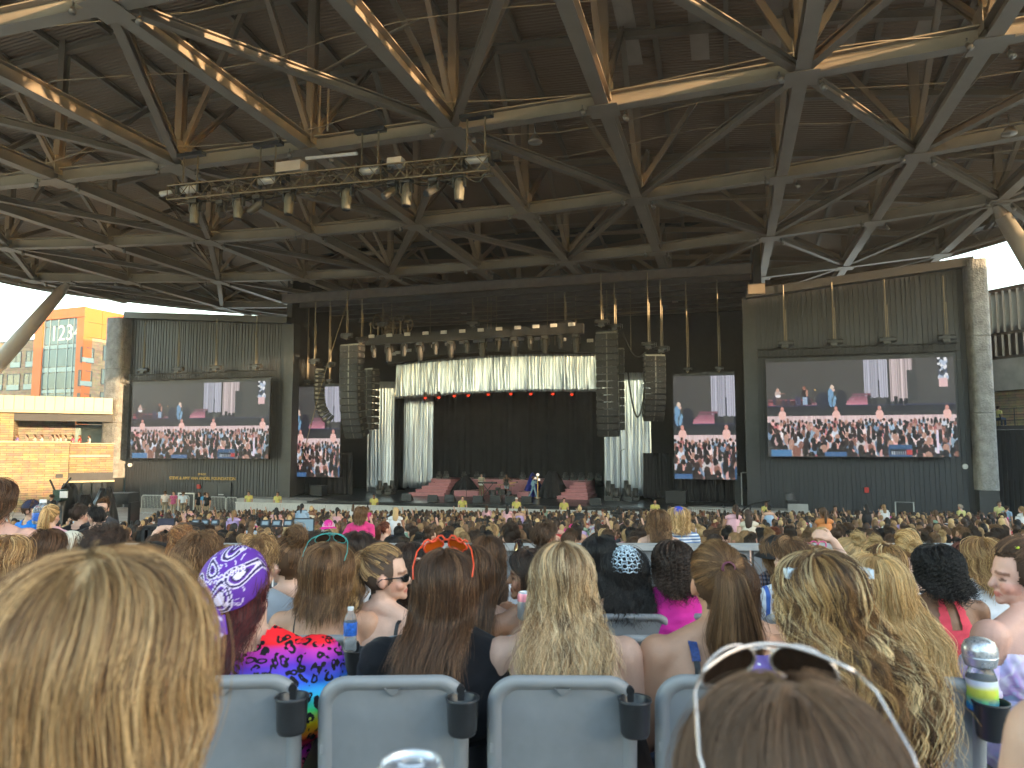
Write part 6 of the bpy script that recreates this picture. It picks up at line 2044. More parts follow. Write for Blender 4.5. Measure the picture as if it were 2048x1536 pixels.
def make_chair_meshes():
    mb = MB()
    loops = [(.0, .018), (-.004, .006), (.003, -.004), (.012, -.009), (.024, -.008), (.032, .000), (.037, .004)]
    V = []; F = []
    rings = []
    for ins, dy in loops:
        rings.append([(x, chair_y(x, z) + dy, z) for x, z in rrect(0, .685, .208 - ins, .245 - ins, .085 - ins * .8, .05 - ins * .8)])
    n = len(rings[0])
    mb.V = [p for r in rings for p in r]
    for k in range(len(rings) - 1):
        for i in range(n): mb.F.append((k * n + i, k * n + (i + 1) % n, (k + 1) * n + (i + 1) % n, (k + 1) * n + i))
    mb.MI = [0] * len(mb.F)
    CH['rim'] = mb.mesh('backrest_rim', m_chair, True)
    mb = MB()
    rr_ = [[(x * s, chair_y(x * s, .685 + (z - .685) * s) + .004 + .004 * (1 - s), .685 + (z - .685) * s) for x, z in rrect(0, .685, .171, .208, .055, .02)] for s in (1.0, .8, .5, .2)]
    mb.V = [p for r in rr_ for p in r] + [(0, chair_y(0, .685) + .008, .685)]
    for k in range(3):
        for i in range(n): mb.F.append((k * n + i, k * n + (i + 1) % n, (k + 1) * n + (i + 1) % n, (k + 1) * n + i))
    for i in range(n): mb.F.append((3 * n + i, 3 * n + (i + 1) % n, 4 * n))
    mb.MI = [0] * len(mb.F)
    CH['panel'] = mb.mesh('backrest_panel', m_chairin, True)
    mb = MB(); f0 = rrect(0, .685, .208, .245, .085, .05)
    mb.V = [(x, chair_y(x, z) + .02, z) for x, z in f0] + [(x, chair_y(x, z) + .018, z) for x, z in f0]
    mb.F = [tuple(range(n))]; mb.MI = [0]
    CH['front'] = mb.mesh('backrest_front', m_chair)
    mb = MB(); mb.V = [(-.022, chair_y(0, .892) - .0095, .902), (.022, chair_y(0, .892) - .0095, .902), (0, chair_y(0, .87) - .002, .878), (-.022, chair_y(0, .892) + .01, .902), (.022, chair_y(0, .892) + .01, .902), (0, chair_y(0, .87) + .01, .878)]
    mb.F = [(0, 2, 1), (0, 3, 5, 2), (1, 2, 5, 4)]; mb.MI = [0] * 3
    CH['notch'] = mb.mesh('notch', m_chair)
    mb = MB(); mb.box((-.198, chair_y(-.198, .73) - .009, .73), (.009, .004, .026)); mb.tube((.004, chair_y(0, .66) + .004, .66), (.004, chair_y(0, .66) - .001, .66), .0045, n=10); CH['slot'] = mb.mesh('slot', m_chair)
    mb = MB(); mb.grid(lambda a, c: Vector(((a - .5) * .42, .04 + .42 * c, .43 - .025 * math.sin(math.pi * c) + .02 * (2 * a - 1) ** 2)), 10, 10); mb.grid(lambda a, c: Vector(((.5 - a) * .42, .04 + .42 * c, .40)), 2, 2)
    CH['seat'] = mb.mesh('seat', m_chair, True)
    for s, nm in ((-1, 'arm_l'), (1, 'arm_r')):
        mb = MB(); mb.box((s * .235, .16, .64), (.045, .34, .03)); mb.box((s * .235, .02, .34), (.05, .06, .62)); mb.box((s * .235, .05, .03), (.05, .3, .05))
        CH[nm] = mb.mesh('armrest', m_chairb)
    mb = MB(); mb.lathe([(.0, 0), (.036, 0), (.040, .01), (.043, .088), (.047, .092), (.047, .098), (.043, .098), (.041, .094), (.037, .012), (.0, .01)], Matrix.Translation((.196, -.075, .787)), 28)
    CH['cup'] = mb.mesh('cup_holder', m_cup, True)
    mb = MB(); mb.tube((.190, -.040, .892), (.188, -.026, .894), .012, n=12); mb.box((.19, -.034, .878), (.018, .008, .03)); CH['clip'] = mb.mesh('clip', m_cup)
make_chair_meshes()
def chair(label, px, d, k, cup=True, z=None):
    p = ond(px, 1300, d)
    t = thing('stadium_chair', label, 'chair', (p.x, d, rowfloor(k) + .02 if z is None else z), -.25 * p.x / max(d, 1), group='grey audience chairs')
    b = link('backrest', CH['rim'], t)
    link('panel', CH['panel'], b); link('front_shell', CH['front'], b); link('notch', CH['notch'], b); link('slot', CH['slot'], b)
    link('seat', CH['seat'], t); link('armrest', CH['arm_l'], t); link('armrest', CH['arm_r'], t)
    if cup:
        c = link('cup_holder', CH['cup'], t); link('clip', CH['clip'], c)
    return t
for k, x in enumerate((457, 790, 1123, 1456, 1803)):
    chair(['grey chair behind the rainbow leopard shirt, with empty black cup holder', 'grey chair behind the black shirt, with empty black cup holder', 'grey chair behind the wavy blond hair, with empty black cup holder', 'grey chair behind the strapped bare back, half hidden by raised sunglasses', 'grey chair whose cup holder carries the microphone-topped bottle'][k], x, 2.15, 0)
for k, x in enumerate((161, 392, 623, 854, 1085, 1316, 1547, 1778, 2040)):
    chair('grey chair in the second visible row, ' + ['below the blond head by the frame edge', 'below the short-haired man', 'holding the blue-labelled water bottle', 'before the dark long hair', 'below the pink-topped can', 'between wavy blond hair and bare back', 'behind the highlighted wavy hair', 'hidden under the straight blond hair', 'cut by the frame beside the tie-dye sleeve'][k], x, 3.1, 1, k in (2, 5, 8))
for k, x in enumerate((557, 734, 911, 1088, 1265, 1442, 1600, 1760, 1906)):
    chair('grey chair in the third visible row, ' + ['below the messy hair bun', 'below the profile with sunglasses', 'beside the tall water bottle', 'below the dark-haired profile', 'below the crocheted hat', 'below the pink shirt', 'below the blue striped shirt', 'under the white shirts', 'empty-looking behind the coral halter top'][k], x, 4.05, 2, False)
for k, x in enumerate((1010, 1180, 1385, 1505, 1530 + 150)):
    chair('grey chair in the fourth visible row, ' + ['behind the white tee', 'under the straight black hair', 'under the dark curls', 'beside the blue striped shirt', 'behind the raised pink glasses'][k], x, 5.0, 3, False)

# ------------------------------------------------------------------ special fabrics
def pattern_mat(name, build, rough=.75):
    m, nt, b = nodes(name)
    tc = N(nt, 'ShaderNodeTexCoord')
    out = build(nt, tc)
    nt.links.new(out, b.inputs['Base Color'])
    setin(b, Roughness=rough, Specular_IOR_Level=.2)
    n2 = N(nt, 'ShaderNodeTexNoise', i_Scale=30.0); nt.links.new(tc.outputs['Object'], n2.inputs['Vector'])
    bp = N(nt, 'ShaderNodeBump', i_Strength=.5, i_Distance=.004); nt.links.new(n2.outputs['Fac'], bp.inputs['Height']); nt.links.new(bp.outputs[0], b.inputs['Normal'])
    return m
def ramp(nt, stops, interp='LINEAR'):
    r = N(nt, 'ShaderNodeValToRGB'); r.color_ramp.interpolation = interp
    el = r.color_ramp.elements
    while len(el) < len(stops): el.new(.5)
    for e, (p, c) in zip(el, stops): e.position = p; e.color = (*c, 1)
    return r
def mixc(nt, f, a, b_, mode='MIX'):
    m = N(nt, 'ShaderNodeMix', data_type='RGBA', blend_type=mode)
    for s, k in ((f, 0), (a, 6), (b_, 7)):
        if isinstance(s, (int, float)): m.inputs[k].default_value = s
        elif isinstance(s, tuple): m.inputs[k].default_value = (*s, 1)
        else: nt.links.new(s, m.inputs[k])
    return m.outputs[2]
def sepz(nt, tc, ch='Z'):
    s = N(nt, 'ShaderNodeSeparateXYZ'); nt.links.new(tc.outputs['Object'], s.inputs[0]); return s.outputs[ch]
def maprange(nt, v, a, c):
    m = N(nt, 'ShaderNodeMapRange'); m.inputs['From Min'].default_value = a; m.inputs['From Max'].default_value = c; nt.links.new(v, m.inputs[0]); return m.outputs[0]
def leopard(nt, tc):
    z = maprange(nt, sepz(nt, tc), .42, 1.04)
    st = [(z_ + .04, c_) for z_, c_ in [(.45, '#3050d0'), (.52, '#30c040'), (.58, '#e8d820'), (.63, '#f06a28'), (.68, '#a02890'), (.73, '#e03a30'), (.78, '#f0d020'), (.82, '#40d070'), (.86, '#40c8f0'), (.90, '#3a60d8'), (.945, '#6038b8'), (.985, '#c83aa8'), (1.02, '#f02830')]]
    rp = ramp(nt, [(min(1, (z_ - .42) / .62), srgb(c)) for z_, c in st]); nt.links.new(z, rp.inputs[0])
    nzv = N(nt, 'ShaderNodeTexNoise', i_Scale=14.0, i_Detail=2.0); nt.links.new(tc.outputs['Object'], nzv.inputs['Vector'])
    ad = mixc(nt, .06, tc.outputs['Object'], nzv.outputs['Color'], 'ADD')
    vo = N(nt, 'ShaderNodeTexVoronoi', i_Scale=33.0, i_Randomness=.9); nt.links.new(ad, vo.inputs['Vector'])
    ring = ramp(nt, [(.0, (0, 0, 0)), (.20, (0, 0, 0)), (.21, (1, 1, 1)), (.46, (1, 1, 1)), (.47, (0, 0, 0)), (1, (0, 0, 0))], 'CONSTANT'); nt.links.new(vo.outputs['Distance'], ring.inputs[0])
    n3 = N(nt, 'ShaderNodeTexNoise', i_Scale=34.0, i_Detail=1.0); nt.links.new(tc.outputs['Object'], n3.inputs['Vector'])
    cut = ramp(nt, [(0, (0, 0, 0)), (.41, (1, 1, 1))], 'CONSTANT'); nt.links.new(n3.outputs['Fac'], cut.inputs[0])
    f = mixc(nt, 1.0, ring.outputs[0], cut.outputs[0], 'MULTIPLY')
    return mixc(nt, f, rp.outputs[0], (.012, .012, .014))
m_leop = pattern_mat('rainbow_leopard', leopard)
def tiedye(nt, tc):
    n1 = N(nt, 'ShaderNodeTexNoise', i_Scale=6.0, i_Detail=2.0, i_Distortion=1.5); nt.links.new(tc.outputs['Object'], n1.inputs['Vector'])
    r = ramp(nt, [(.25, srgb('#a8d4ec')), (.42, srgb('#c8b4e4')), (.52, srgb('#e6dcee')), (.62, srgb('#c09cd8')), (.75, srgb('#9cd8e8'))]); nt.links.new(n1.outputs['Fac'], r.inputs[0]); return r.outputs[0]
m_tied = pattern_mat('tie_dye', tiedye)
def stars(nt, tc):
    vo = N(nt, 'ShaderNodeTexVoronoi', i_Scale=26.0); nt.links.new(tc.outputs['Object'], vo.inputs['Vector'])
    r = ramp(nt, [(0, (.8, .78, .82)), (.13, (.8, .78, .82)), (.16, srgb('#8872b4')), (1, srgb('#7c66aa'))]); nt.links.new(vo.outputs['Distance'], r.inputs[0]); return r.outputs[0]
m_stars = pattern_mat('purple_stars', stars)
def stripes(c1, c2, scale, axis='Z'):
    def f(nt, tc):
        w = N(nt, 'ShaderNodeTexWave', wave_type='BANDS', bands_direction=axis, i_Scale=scale, i_Distortion=.3); nt.links.new(tc.outputs['Object'], w.inputs['Vector'])
        r = ramp(nt, [(0, c1), (.45, c1), (.55, c2), (1, c2)]); nt.links.new(w.outputs['Fac'], r.inputs[0]); return r.outputs[0]
    return f
m_stripe = pattern_mat('white_blue_stripes', stripes((.62, .66, .72), (.12, .2, .36), 9.0))
m_bstripe = pattern_mat('blue_white_panel', stripes((.62, .66, .7), (.06, .13, .4), 6.0, 'X'))
def flecks(nt, tc):
    n1 = N(nt, 'ShaderNodeTexNoise', i_Scale=60.0, i_Detail=2.0); nt.links.new(tc.outputs['Object'], n1.inputs['Vector'])
    r = ramp(nt, [(.4, (.2, .12, .16)), (.55, (.6, .42, .45))]); nt.links.new(n1.outputs['Fac'], r.inputs[0]); return r.outputs[0]
m_fleck = pattern_mat('flower_print', flecks)
def pinkdye(nt, tc):
    n1 = N(nt, 'ShaderNodeTexNoise', i_Scale=7.0, i_Distortion=1.0); nt.links.new(tc.outputs['Object'], n1.inputs['Vector'])
    r = ramp(nt, [(.35, srgb('#f05a80')), (.5, srgb('#f8b090')), (.6, srgb('#f8e4d8'))]); nt.links.new(n1.outputs['Fac'], r.inputs[0]); return r.outputs[0]
m_pinkdye = pattern_mat('pink_dye', pinkdye)
def plaid(nt, tc):
    a = stripes((.03, .04, .07), (.12, .13, .17), 12.0, 'Z')(nt, tc); c = stripes((.3, .3, .35), (.9, .9, .9), 12.0, 'X')(nt, tc)
    return mixc(nt, 1.0, a, c, 'MULTIPLY')
m_plaid = pattern_mat('dark_plaid', plaid)

def add_part(P, name, mb, mat, smooth=False, parent=None):
    """small accessory modelled in the frame of the head or body of person P"""
    par = parent or P['root']
    o = mb.build(name, mat, par, smooth=smooth, local=True)
    return o
def hv(P, p): return P['T']['rot'] @ Vector(p)
def strap(P, pts, w, mat, name='strap'):
    link(name, strap_mesh(P['T'], pts, w, mat), P['root'])
def shoulder_strap(P, x, w, mat, z0=.885):
    zt = [z0, .90, .93, .96, .98, 1.0]
    strap(P, [(x * .95, z, -1) for z in zt] + [(x, 1.025, 0), (x, 1.03, 0)] + [(x, z, 1) for z in (1.0, .97, .94)], w, mat)
m_strapb = M('black_strap', (0.015, 0.015, 0.016), .5)
m_strapw = M('pale_strap', (0.55, 0.6, 0.68), .6)
m_strapbl = M('blue_lace', (0.03, 0.06, 0.2), .6, var=.5, vs=120)

# ------------------------------------------------------------------ nearest heads
h1 = person('person with long honey blond hair filling the lower corner of the photo', 186, 1104, .84, s=1.06, hair=dict(style='long', L=.40, pal=DBLOND + [((.66, .46, .24), 2)], ng=900, per=18, rad=.0004, vol=.24, width=1.5, spread=.012, seed=11, wave=.006, wl=.2, rootdark=.55, P=16), top=('tee', (.35, .12, .12)), group='nearest audience')
h2 = person('person with sleek brown hair and white-rimmed sunglasses pushed up on the head', 1578, 1350, .72, s=1.0, hair=dict(style='long', L=.4, pal=[((.15, .09, .055), 3), ((.19, .115, .072), 2)], ng=900, per=20, rad=.00034, vol=.10, spread=.009, seed=12, P=16), top=('tee', (.08, .08, .1)), group='nearest audience')
h3 = person('bare shoulder of a standing person cut by the lower frame corner', 2325, 900, .95, pose='stand', hair=dict(style='bob', L=.2, pal=BROWN, ng=90, per=8, rad=.0012, seed=2), top=('tank', (.03, .22, .12)), group='nearest audience')
m_rose = M('rose_gold_frame', (0.78, 0.66, 0.58), .25, metal=.8, var=.05)
m_lens = M('dark_lens', (0.03, 0.018, 0.012), .08, var=.3, spec=.9)
def raised_glasses(P, m_fr, m_ln, kind='aviator', dz=0.0):
    gl_ = bpy.data.objects.new('sunglasses', None); COL.objects.link(gl_); gl_.parent = P['root']
    ROOT[gl_.name] = Matrix()
    top = [Vector((x, .058 - 6.0 * x * x * .9, 1.338 + dz - 3.4 * x * x)) for x in np.linspace(-.076, .076, 15)]
    if kind == 'star':
        top = [p + Vector((0, 0, .010 * (1 if k % 4 in (1, 2) else -.4))) for k, p in enumerate(top)]
    mb = MB(); mb.path([hv(P, p) for p in top], .0032 if kind == 'star' else .0022, 8); add_part(P, 'top_bar', mb, m_fr, True, gl_)
    for i in (-1, 1):
        ring = []
        for a in np.linspace(0, 2 * math.pi, 25)[:-1]:
            x = i * .039 + .031 * math.cos(a); t = math.sin(a)
            r_ = .020 * (1 + (.25 * math.cos(5 * a) if kind == 'star' else 0))
            ring.append(Vector((x, .075 - 4.5 * x * x - .006 * t, 1.318 + dz - 2.6 * x * x + r_ * t)))
        mb = MB(); mb.path([hv(P, p) for p in ring], .0028 if kind == 'star' else .0018, 6, closed=True); add_part(P, 'rim', mb, m_fr, True, gl_)
        c = sum(ring, Vector()) / len(ring) + Vector((0, .004, 0))
        mb = MB(); mb.add([hv(P, p) for p in ring] + [hv(P, c)], [(k, (k + 1) % 24, 24) for k in range(24)]); add_part(P, 'lens', mb, m_ln, True, gl_)
        mb = MB(); mb.path([hv(P, p) for p in (Vector((i * .076, .027, 1.320 + dz)), Vector((i * .088, .01, 1.305 + dz)), Vector((i * .096, -.035, 1.265 + dz)), Vector((i * .092, -.07, 1.235 + dz)))], .0026 if kind == 'star' else .0017, 6); add_part(P, 'temple', mb, m_fr, True, gl_)
    mb = MB(); mb.path([hv(P, p) for p in (Vector((-.012, .074, 1.327 + dz)), Vector((0, .076, 1.330 + dz)), Vector((.012, .074, 1.327 + dz)))], .0022, 6); add_part(P, 'bridge', mb, m_fr, True, gl_)
raised_glasses(h2, m_rose, m_lens, dz=-.002)

# ------------------------------------------------------------------ first visible row
pB = person('person in a purple paisley bandana and rainbow leopard shirt, dark red hair', 506, 1096, 2.46, s=1.03, head=(-.10, .05, .10, -.06), hair=dict(style='long', L=.27, pal=RED, ng=420, per=16, rad=.0006, vol=.03, width=1.25, seed=3, wave=.008, wl=.11, spread=.007, side=-.15, P=18), top=('tee', (1, 1, 1)), topmat=m_leop, plump=1.5, voxel=.009, group='first visible row')
pC = person('person with straight dark brown hair, orange star glasses on top, black shirt', 893, 1094, 2.46, s=1.03, head=(0, .03, -.04), hair=dict(style='long', L=.30, pal=BROWN, ng=460, per=18, rad=.00055, vol=.13, width=.95, seed=4, spread=.006, side=-.30, wave=.004, wl=.2, P=16), top=('long', (.012, .012, .014)), plump=1.26, voxel=.009, group='first visible row')
pD = person('person with long wavy ash blond hair over bare shoulders', 1124, 1080, 2.44, s=1.03, hair=dict(style='long', L=.32, pal=ASHBL, ng=760, per=14, rad=.0005, vol=.15, width=1.4, seed=5, spread=.0048, wave=.008, wl=.10, rootdark=.4, P=24), top=('bra', (.4, .3, .3)), skin='fair', plump=1.15, voxel=.009, group='first visible row')
pE = person('person with a long brown ponytail and a bare back with one black strap', 1432, 1080, 2.46, s=1.03, hair=dict(style='pony', L=.36, pal=LBROWN, ng=600, per=16, rad=.0005, seed=6, spread=.004, tie=(0.004, -.088, .030), width=1.1, P=18), top=('bra', (.02, .04, .14)), skin='tan', plump=1.22, voxel=.009, group='first visible row')
pF = person('person with big wavy highlighted hair, clear clips and purple starry top', 1646, 1098, 2.1, s=1.03, head=(0, 0, -.12), hair=dict(style='long', L=.42, pal=BALAY, ng=560, per=18, rad=.00052, vol=.36, width=1.4, seed=7, spread=.006, wave=.012, wl=.11, rootdark=.5, side=.45, P=22), top=('tee', (1, 1, 1)), topmat=m_stars, plump=1.2, voxel=.009, group='first visible row')
pG = person('person with straight pale blond hair behind the big highlighted hair', 1752, 1108, 2.85, hair=dict(style='long', L=.42, pal=BLOND, ng=260, per=20, rad=.0007, vol=.2, width=1.3, seed=8, wave=.008, wl=.16, side=.35), top=('tee', (.02, .02, .02)), voxel=.011, group='first visible row')
m_orangef = M('orange_plastic', (0.75, 0.07, 0.02), .3, var=.05)
m_orangel = M('orange_lens', (0.5, 0.09, 0.01), .15, var=.1)
raised_glasses(pC, m_orangef, m_orangel, 'star', dz=.004)
strap(pE, [(-.10, z, -1) for z in (.80, .84, .88, .92, .96, .985)], .017, m_strapb)
strap(pE, [(-.10, z, -1) for z in (.975, .985, 1.0)] + [(-.10, 1.02, 0), (-.098, 1.03, 0)], .026, m_strapbl)
shoulder_strap(pE, .10, .017, m_strapb, .82)
mb = MB(); mb.lathe([(.016, -.008), (.021, -.004), (.021, .004), (.016, .008)], Matrix.Translation(HEADC + Vector((.004, -.112, .036))) @ Matrix.Rotation(math.radians(80), 4, 'X'), 16); add_part(pE, 'hair_tie', mb, M('plum_tie', (.12, .03, .05), .8), True)
m_clear = M('clear_clip', (0.6, 0.7, 0.78), .15, var=.2, vs=60, spec=.9)
for i in (-1, 1):
    mb = MB()
    for k in range(3): mb.box(HEADC + Vector((i * (.085 + .012 * k), -.025, .058 - .006 * k)), (.014, .03, .012 + .006 * k))
    add_part(pF, 'hair_clip', mb, m_clear)

# bandana
m_band = Mcol('bandana_cotton', .8, bump=.002, bs=60)
def drop_sdf(x, y, cx, cy, ang, s):
    dx, dy = x - cx, y - cy
    ca, sa = math.cos(ang), math.sin(ang)
    a, c = (dx * ca + dy * sa) / s, (-dx * sa + dy * ca) / s
    a2 = a + .55 * np.clip(c, 0, 2) ** 2 * .5
    r = .5 * np.clip(1 - c * .62, .05, 1.3)
    return (np.hypot(a2, np.clip(c, -9, 0) + .45 * np.clip(c, 0, 9) * 0 + np.where(c > 0, c * .28, 0)) - r) * s
def bandana(P):
    nu, nv = 150, 110
    GROW = 1.09
    V = []; C = np.zeros(((nu + 1) * (nv + 1), 3)); XY = np.zeros(((nu + 1) * (nv + 1), 2))
    k = 0
    for j in range(nv + 1):
        for i in range(nu + 1):
            al = math.pi * (i / nu * 2 - 1); t = j / nv
            ca = math.cos(al)
            thm = math.radians(np.interp(ca, [-1, -.5, .2, 1], [122, 108, 84, 66]))
            th = thm * t
            kk = 1.10 * GROW + .012 * math.sin(9 * al) * t + .02 * t * (ca < 0) + .010 * math.sin(5 * al + 7 * t)
            q = Vector((HR[0] * kk * 1.05 * math.sin(th) * math.sin(al), HR[1] * kk * 1.04 * math.sin(th) * ca - .012 * t * (ca < -.3), HR[2] * kk * math.cos(th)))
            V.append(hv(P, HEADC + q))
            XY[k] = (q.x if q.y < 0 else q.x * 1.0, q.z if q.y < 0 else q.z + 1.2 * q.y); k += 1
    x, y = XY[:, 0], XY[:, 1]
    base = np.array(srgb('#5c2a98')); white = np.array((.70, .62, .80)); dk = np.array(srgb('#2a1650'))
    C[:] = base
    def line(m, c): C[m] = c
    for cx, cy, ang, s in ((.018, -.018, -.25, .062), (-.05, -.052, 1.2, .048), (.055, .05, -.9, .052), (-.025, .06, .5, .034), (-.065, .02, 2.2, .03), (.0, .115, .4, .04)):
        sd_ = drop_sdf(x, y, cx, cy, ang, s)
        line(sd_ < .004, white); line(sd_ < .001, dk); line(sd_ < -.005, white); line(sd_ < -.0085, base); line(sd_ < -.0125, dk); line(sd_ < -.017, white)
    for k in range(13):                                # chain of rings
        cx, cy = -.075 + .011 * k, -.002 + .006 * k
        r = np.hypot((x - cx) * 1.0 + .3 * (y - cy), (y - cy) * .7)
        line((r < .0058) & (r > .003), white)
    for k in range(16):
        a = k / 15
        cx, cy = -.075 + .14 * a, -.082 + .02 * math.sin(a * 3) + .045 * a
        r = np.hypot(x - cx, y - cy); line((r < .0052) & (r > .0028), white)
    for k in range(34):
        cx, cy = rng.uniform(-.08, .08), rng.uniform(-.08, .17)
        a = rng.uniform(0, 3); dx, dy = (x - cx) * math.cos(a) + (y - cy) * math.sin(a), -(x - cx) * math.sin(a) + (y - cy) * math.cos(a)
        line((np.abs(dx) < .007) & (np.abs(dy - 30 * dx * dx) < .0013), white)
    w = nu + 1
    F = [(j * w + i, j * w + i + 1, (j + 1) * w + i + 1, (j + 1) * w + i) for j in range(nv) for i in range(nu)]
    mbx = MB(); mbx.V = [tuple(v) for v in V]; mbx.F = F; mbx.MI = [0] * len(F); mbx.C = [tuple(c) for c in C]
    o = mbx.build('bandana', m_band, P['root'], smooth=True, local=True); ROOT[o.name] = Matrix()
    mbx = MB()
    for sx, L_ in ((-.022, .035), (.026, .052)):
        def f(s, t, sx=sx, L_=L_):
            w_ = .018 + .012 * t - .03 * max(0, t - .75)
            return hv(P, HEADC + Vector((sx * (.6 + .7 * t) + (s - .5) * 2 * w_, -.128 - .02 * t + .012 * math.cos(6 * s), -.066 - L_ * t * 1.3)))
        mbx.grid(f, 8, 8)
    mbx.ell(hv(P, HEADC + Vector((0, -.127, -.066))), (.024, .016, .018), nu=12, nv=8)
    mbx.C = [tuple(white if (abs(mnoise.noise(Vector(v) * 60)) > .38) else base) for v in mbx.V]
    mbx.build('knot', m_band, o, smooth=True, local=True)
bandana(pB)

# ------------------------------------------------------------------ second and third visible rows
pH = person('person with shoulder-length brown hair and a bare back, teal glasses on the head', 655, 1084, 3.3, hair=dict(style='bob', L=.19, pal=LBROWN, ng=260, per=16, rad=.0008, vol=.26, width=1.15, seed=21, spread=.010, behind=True), top=('tank', (.02, .02, .025)), skin='tan', plump=1.12, voxel=.010, group='second visible row')
shoulder_strap(pH, .115, .005, m_strapb); shoulder_strap(pH, -.115, .005, m_strapb)
raised_glasses(pH, M('teal_frame', (.05, .35, .32), .3), m_lens, dz=.016)
pI = person('profile of a person with ponytail, black sunglasses and a black shoulder strap', 768, 1090, 3.35, head=(-1.25, 0.02, 0), yaw=-.25, skin='fair', hair=dict(style='pony', L=.30, pal=DBLOND + [((.10, .065, .045), 3)], ng=260, per=16, rad=.0008, seed=22, spread=.007, tie=(0, -.085, .055), wave=.012, wl=.12), arms={'r': ((.26, .16, .76), (.10, .30, 1.10), (-.1, .1, 1.0), (.6, .7, 0), 1, .9)}, top=('tank', (.015, .015, .016)), plump=1.1, voxel=.007, group='second visible row')
shoulder_strap(pI, .115, .016, m_strapb); shoulder_strap(pI, -.115, .016, m_strapb)
def worn_glasses(P, m_fr, m_ln, thick=.0025, h=.018):
    gl_ = bpy.data.objects.new('glasses', None); COL.objects.link(gl_); gl_.parent = P['root']; ROOT[gl_.name] = Matrix()
    for i in (-1, 1):
        ring = [Vector((i * .034 + .027 * math.cos(a), .108 - 6 * (i * .034 + .027 * math.cos(a)) ** 2, 1.180 + h * math.sin(a))) for a in np.linspace(0, 2 * math.pi, 17)[:-1]]
        mb = MB(); mb.path([hv(P, p) for p in ring], thick, 6, closed=True); add_part(P, 'rim', mb, m_fr, True, gl_)
        if m_ln:
            mb = MB(); mb.add([hv(P, p) for p in ring], [tuple(range(16))]); add_part(P, 'lens', mb, m_ln, False, gl_)
        mb = MB(); mb.path([hv(P, p) for p in (Vector((i * .060, .088, 1.186)), Vector((i * .075, .04, 1.186)), Vector((i * .082, -.005, 1.184)), Vector((i * .08, -.02, 1.172)))], thick, 6); add_part(P, 'temple', mb, m_fr, True, gl_)
    mb = MB(); mb.path([hv(P, p) for p in (Vector((-.008, .108, 1.184)), Vector((0, .112, 1.186)), Vector((.008, .108, 1.184)))], thick, 6); add_part(P, 'bridge', mb, m_fr, True, gl_)
m_frb = M('black_frame', (.01, .01, .01), .25)
worn_glasses(pI, m_frb, m_frb, .003, .016)
pJ = person('dark-haired profile in black beside the wavy blond hair, holding a can', 1068, 1092, 3.45, head=(1.2, -.02, 0), yaw=.2, skin='mid', hair=dict(style='long', L=.22, pal=DARK, ng=220, per=16, rad=.0008, vol=.14, seed=23), arms={'l': ((-.25, .05, .74), (-.10, .20, .90), (.1, .25, 1), (-.5, -.8, 0), -1, .8)}, top=('tank', (.012, .012, .013)), voxel=.007, group='second visible row')
raised_glasses(pJ, m_frb, m_lens, dz=.014)
person('person with brown braided hair and white top beyond the orange star glasses', 944, 1090, 3.5, hair=dict(style='long', L=.34, pal=BROWN, ng=200, per=14, rad=.0009, vol=.14, seed=24), top=('wide_tank', (.7, .66, .6)), plump=1.15, voxel=.011, group='second visible row')
person('bare tanned shoulder beyond the long brown ponytail', 1462, 1114, 3.4, hair=dict(style='bob', L=.18, pal=BROWN, ng=160, per=12, rad=.001, vol=.14, seed=25), skin='tan', top=('tank', (.1, .1, .12)), plump=1.15, group='second visible row')
person('pink and orange dyed top next to the straight dark brown hair', 838, 1128, 3.6, hair=dict(style='short', L=.05, pal=DARK, ng=160, per=10, rad=.001, vol=.08, seed=26), top=('tee', (1, 1, 1)), topmat=m_pinkdye, group='second visible row')
pO = person('profile of a person in a pastel tie-dye off-shoulder top, flowered clips in brown hair', 2040, 1082, 2.95, head=(1.15, -.05, 0), yaw=.28, skin='pink', hair=dict(style='bun', L=.16, pal=BROWN, ng=240, per=14, rad=.0009, seed=27, tie=(0, -.09, .05)), top=('bare_off', (1, 1, 1)), topmat=m_tied, bottom=('shorts', (.10, .20, .38)), plump=1.28, voxel=.007, group='second visible row')
mb = MB()
for k in range(4): mb.ell(hv(pO, HEADC + Vector((-.05 + .018 * k, .03 - .01 * k, .09 + .004 * (k % 2)))), (.009, .009, .006), nu=8, nv=6, mi=k % 3)
mb.build('flower_clips', [M('clip_yellow', (.6, .7, .05), .5), M('clip_pink', (.8, .2, .35), .5), M('clip_white', (.75, .75, .8), .5)], pO['root'], local=True, smooth=True)
pK = person('person in a blue and white crocheted hat with wavy black hair', 1251, 1094, 4.2, hair=dict(style='long', L=.26, pal=BLACK, ng=240, per=16, rad=.0009, vol=.2, width=1.5, seed=31, wave=.013, wl=.09), skin='mid', top=('tank', (.6, .63, .7)), plump=1.1, voxel=.011, group='third visible row')
shoulder_strap(pK, .11, .012, m_strapw); shoulder_strap(pK, -.11, .012, m_strapw)
mbh = MB()
for j in range(1, 10):
    th = math.radians(10.5 * j + 2)
    mbh.path([hv(pK, HEADC + Vector((HR[0] * 1.22 * math.sin(th) * math.cos(a), HR[1] * 1.16 * math.sin(th) * math.sin(a) - .01, HR[2] * 1.16 * math.cos(th) + .005 * math.sin(14 * a + 3 * j)))) for a in np.linspace(0, 2 * math.pi, 57)[:-1]], .0048, 5, closed=True)
m_croc = M('crochet_yarn', (.42, .52, .75), .85, var=.75, vs=70)
hat = mbh.build('crochet_rounds', m_croc, pK['root'], smooth=True, local=True)
mbh = MB()
for i in range(20):
    a = 2 * math.pi * i / 20
    mbh.path([hv(pK, HEADC + Vector((HR[0] * 1.22 * math.sin(t) * math.cos(a + .15 * t), HR[1] * 1.16 * math.sin(t) * math.sin(a + .15 * t) - .01, HR[2] * 1.16 * math.cos(t)))) for t in np.radians(np.linspace(4, 96, 10))], .0034, 5)
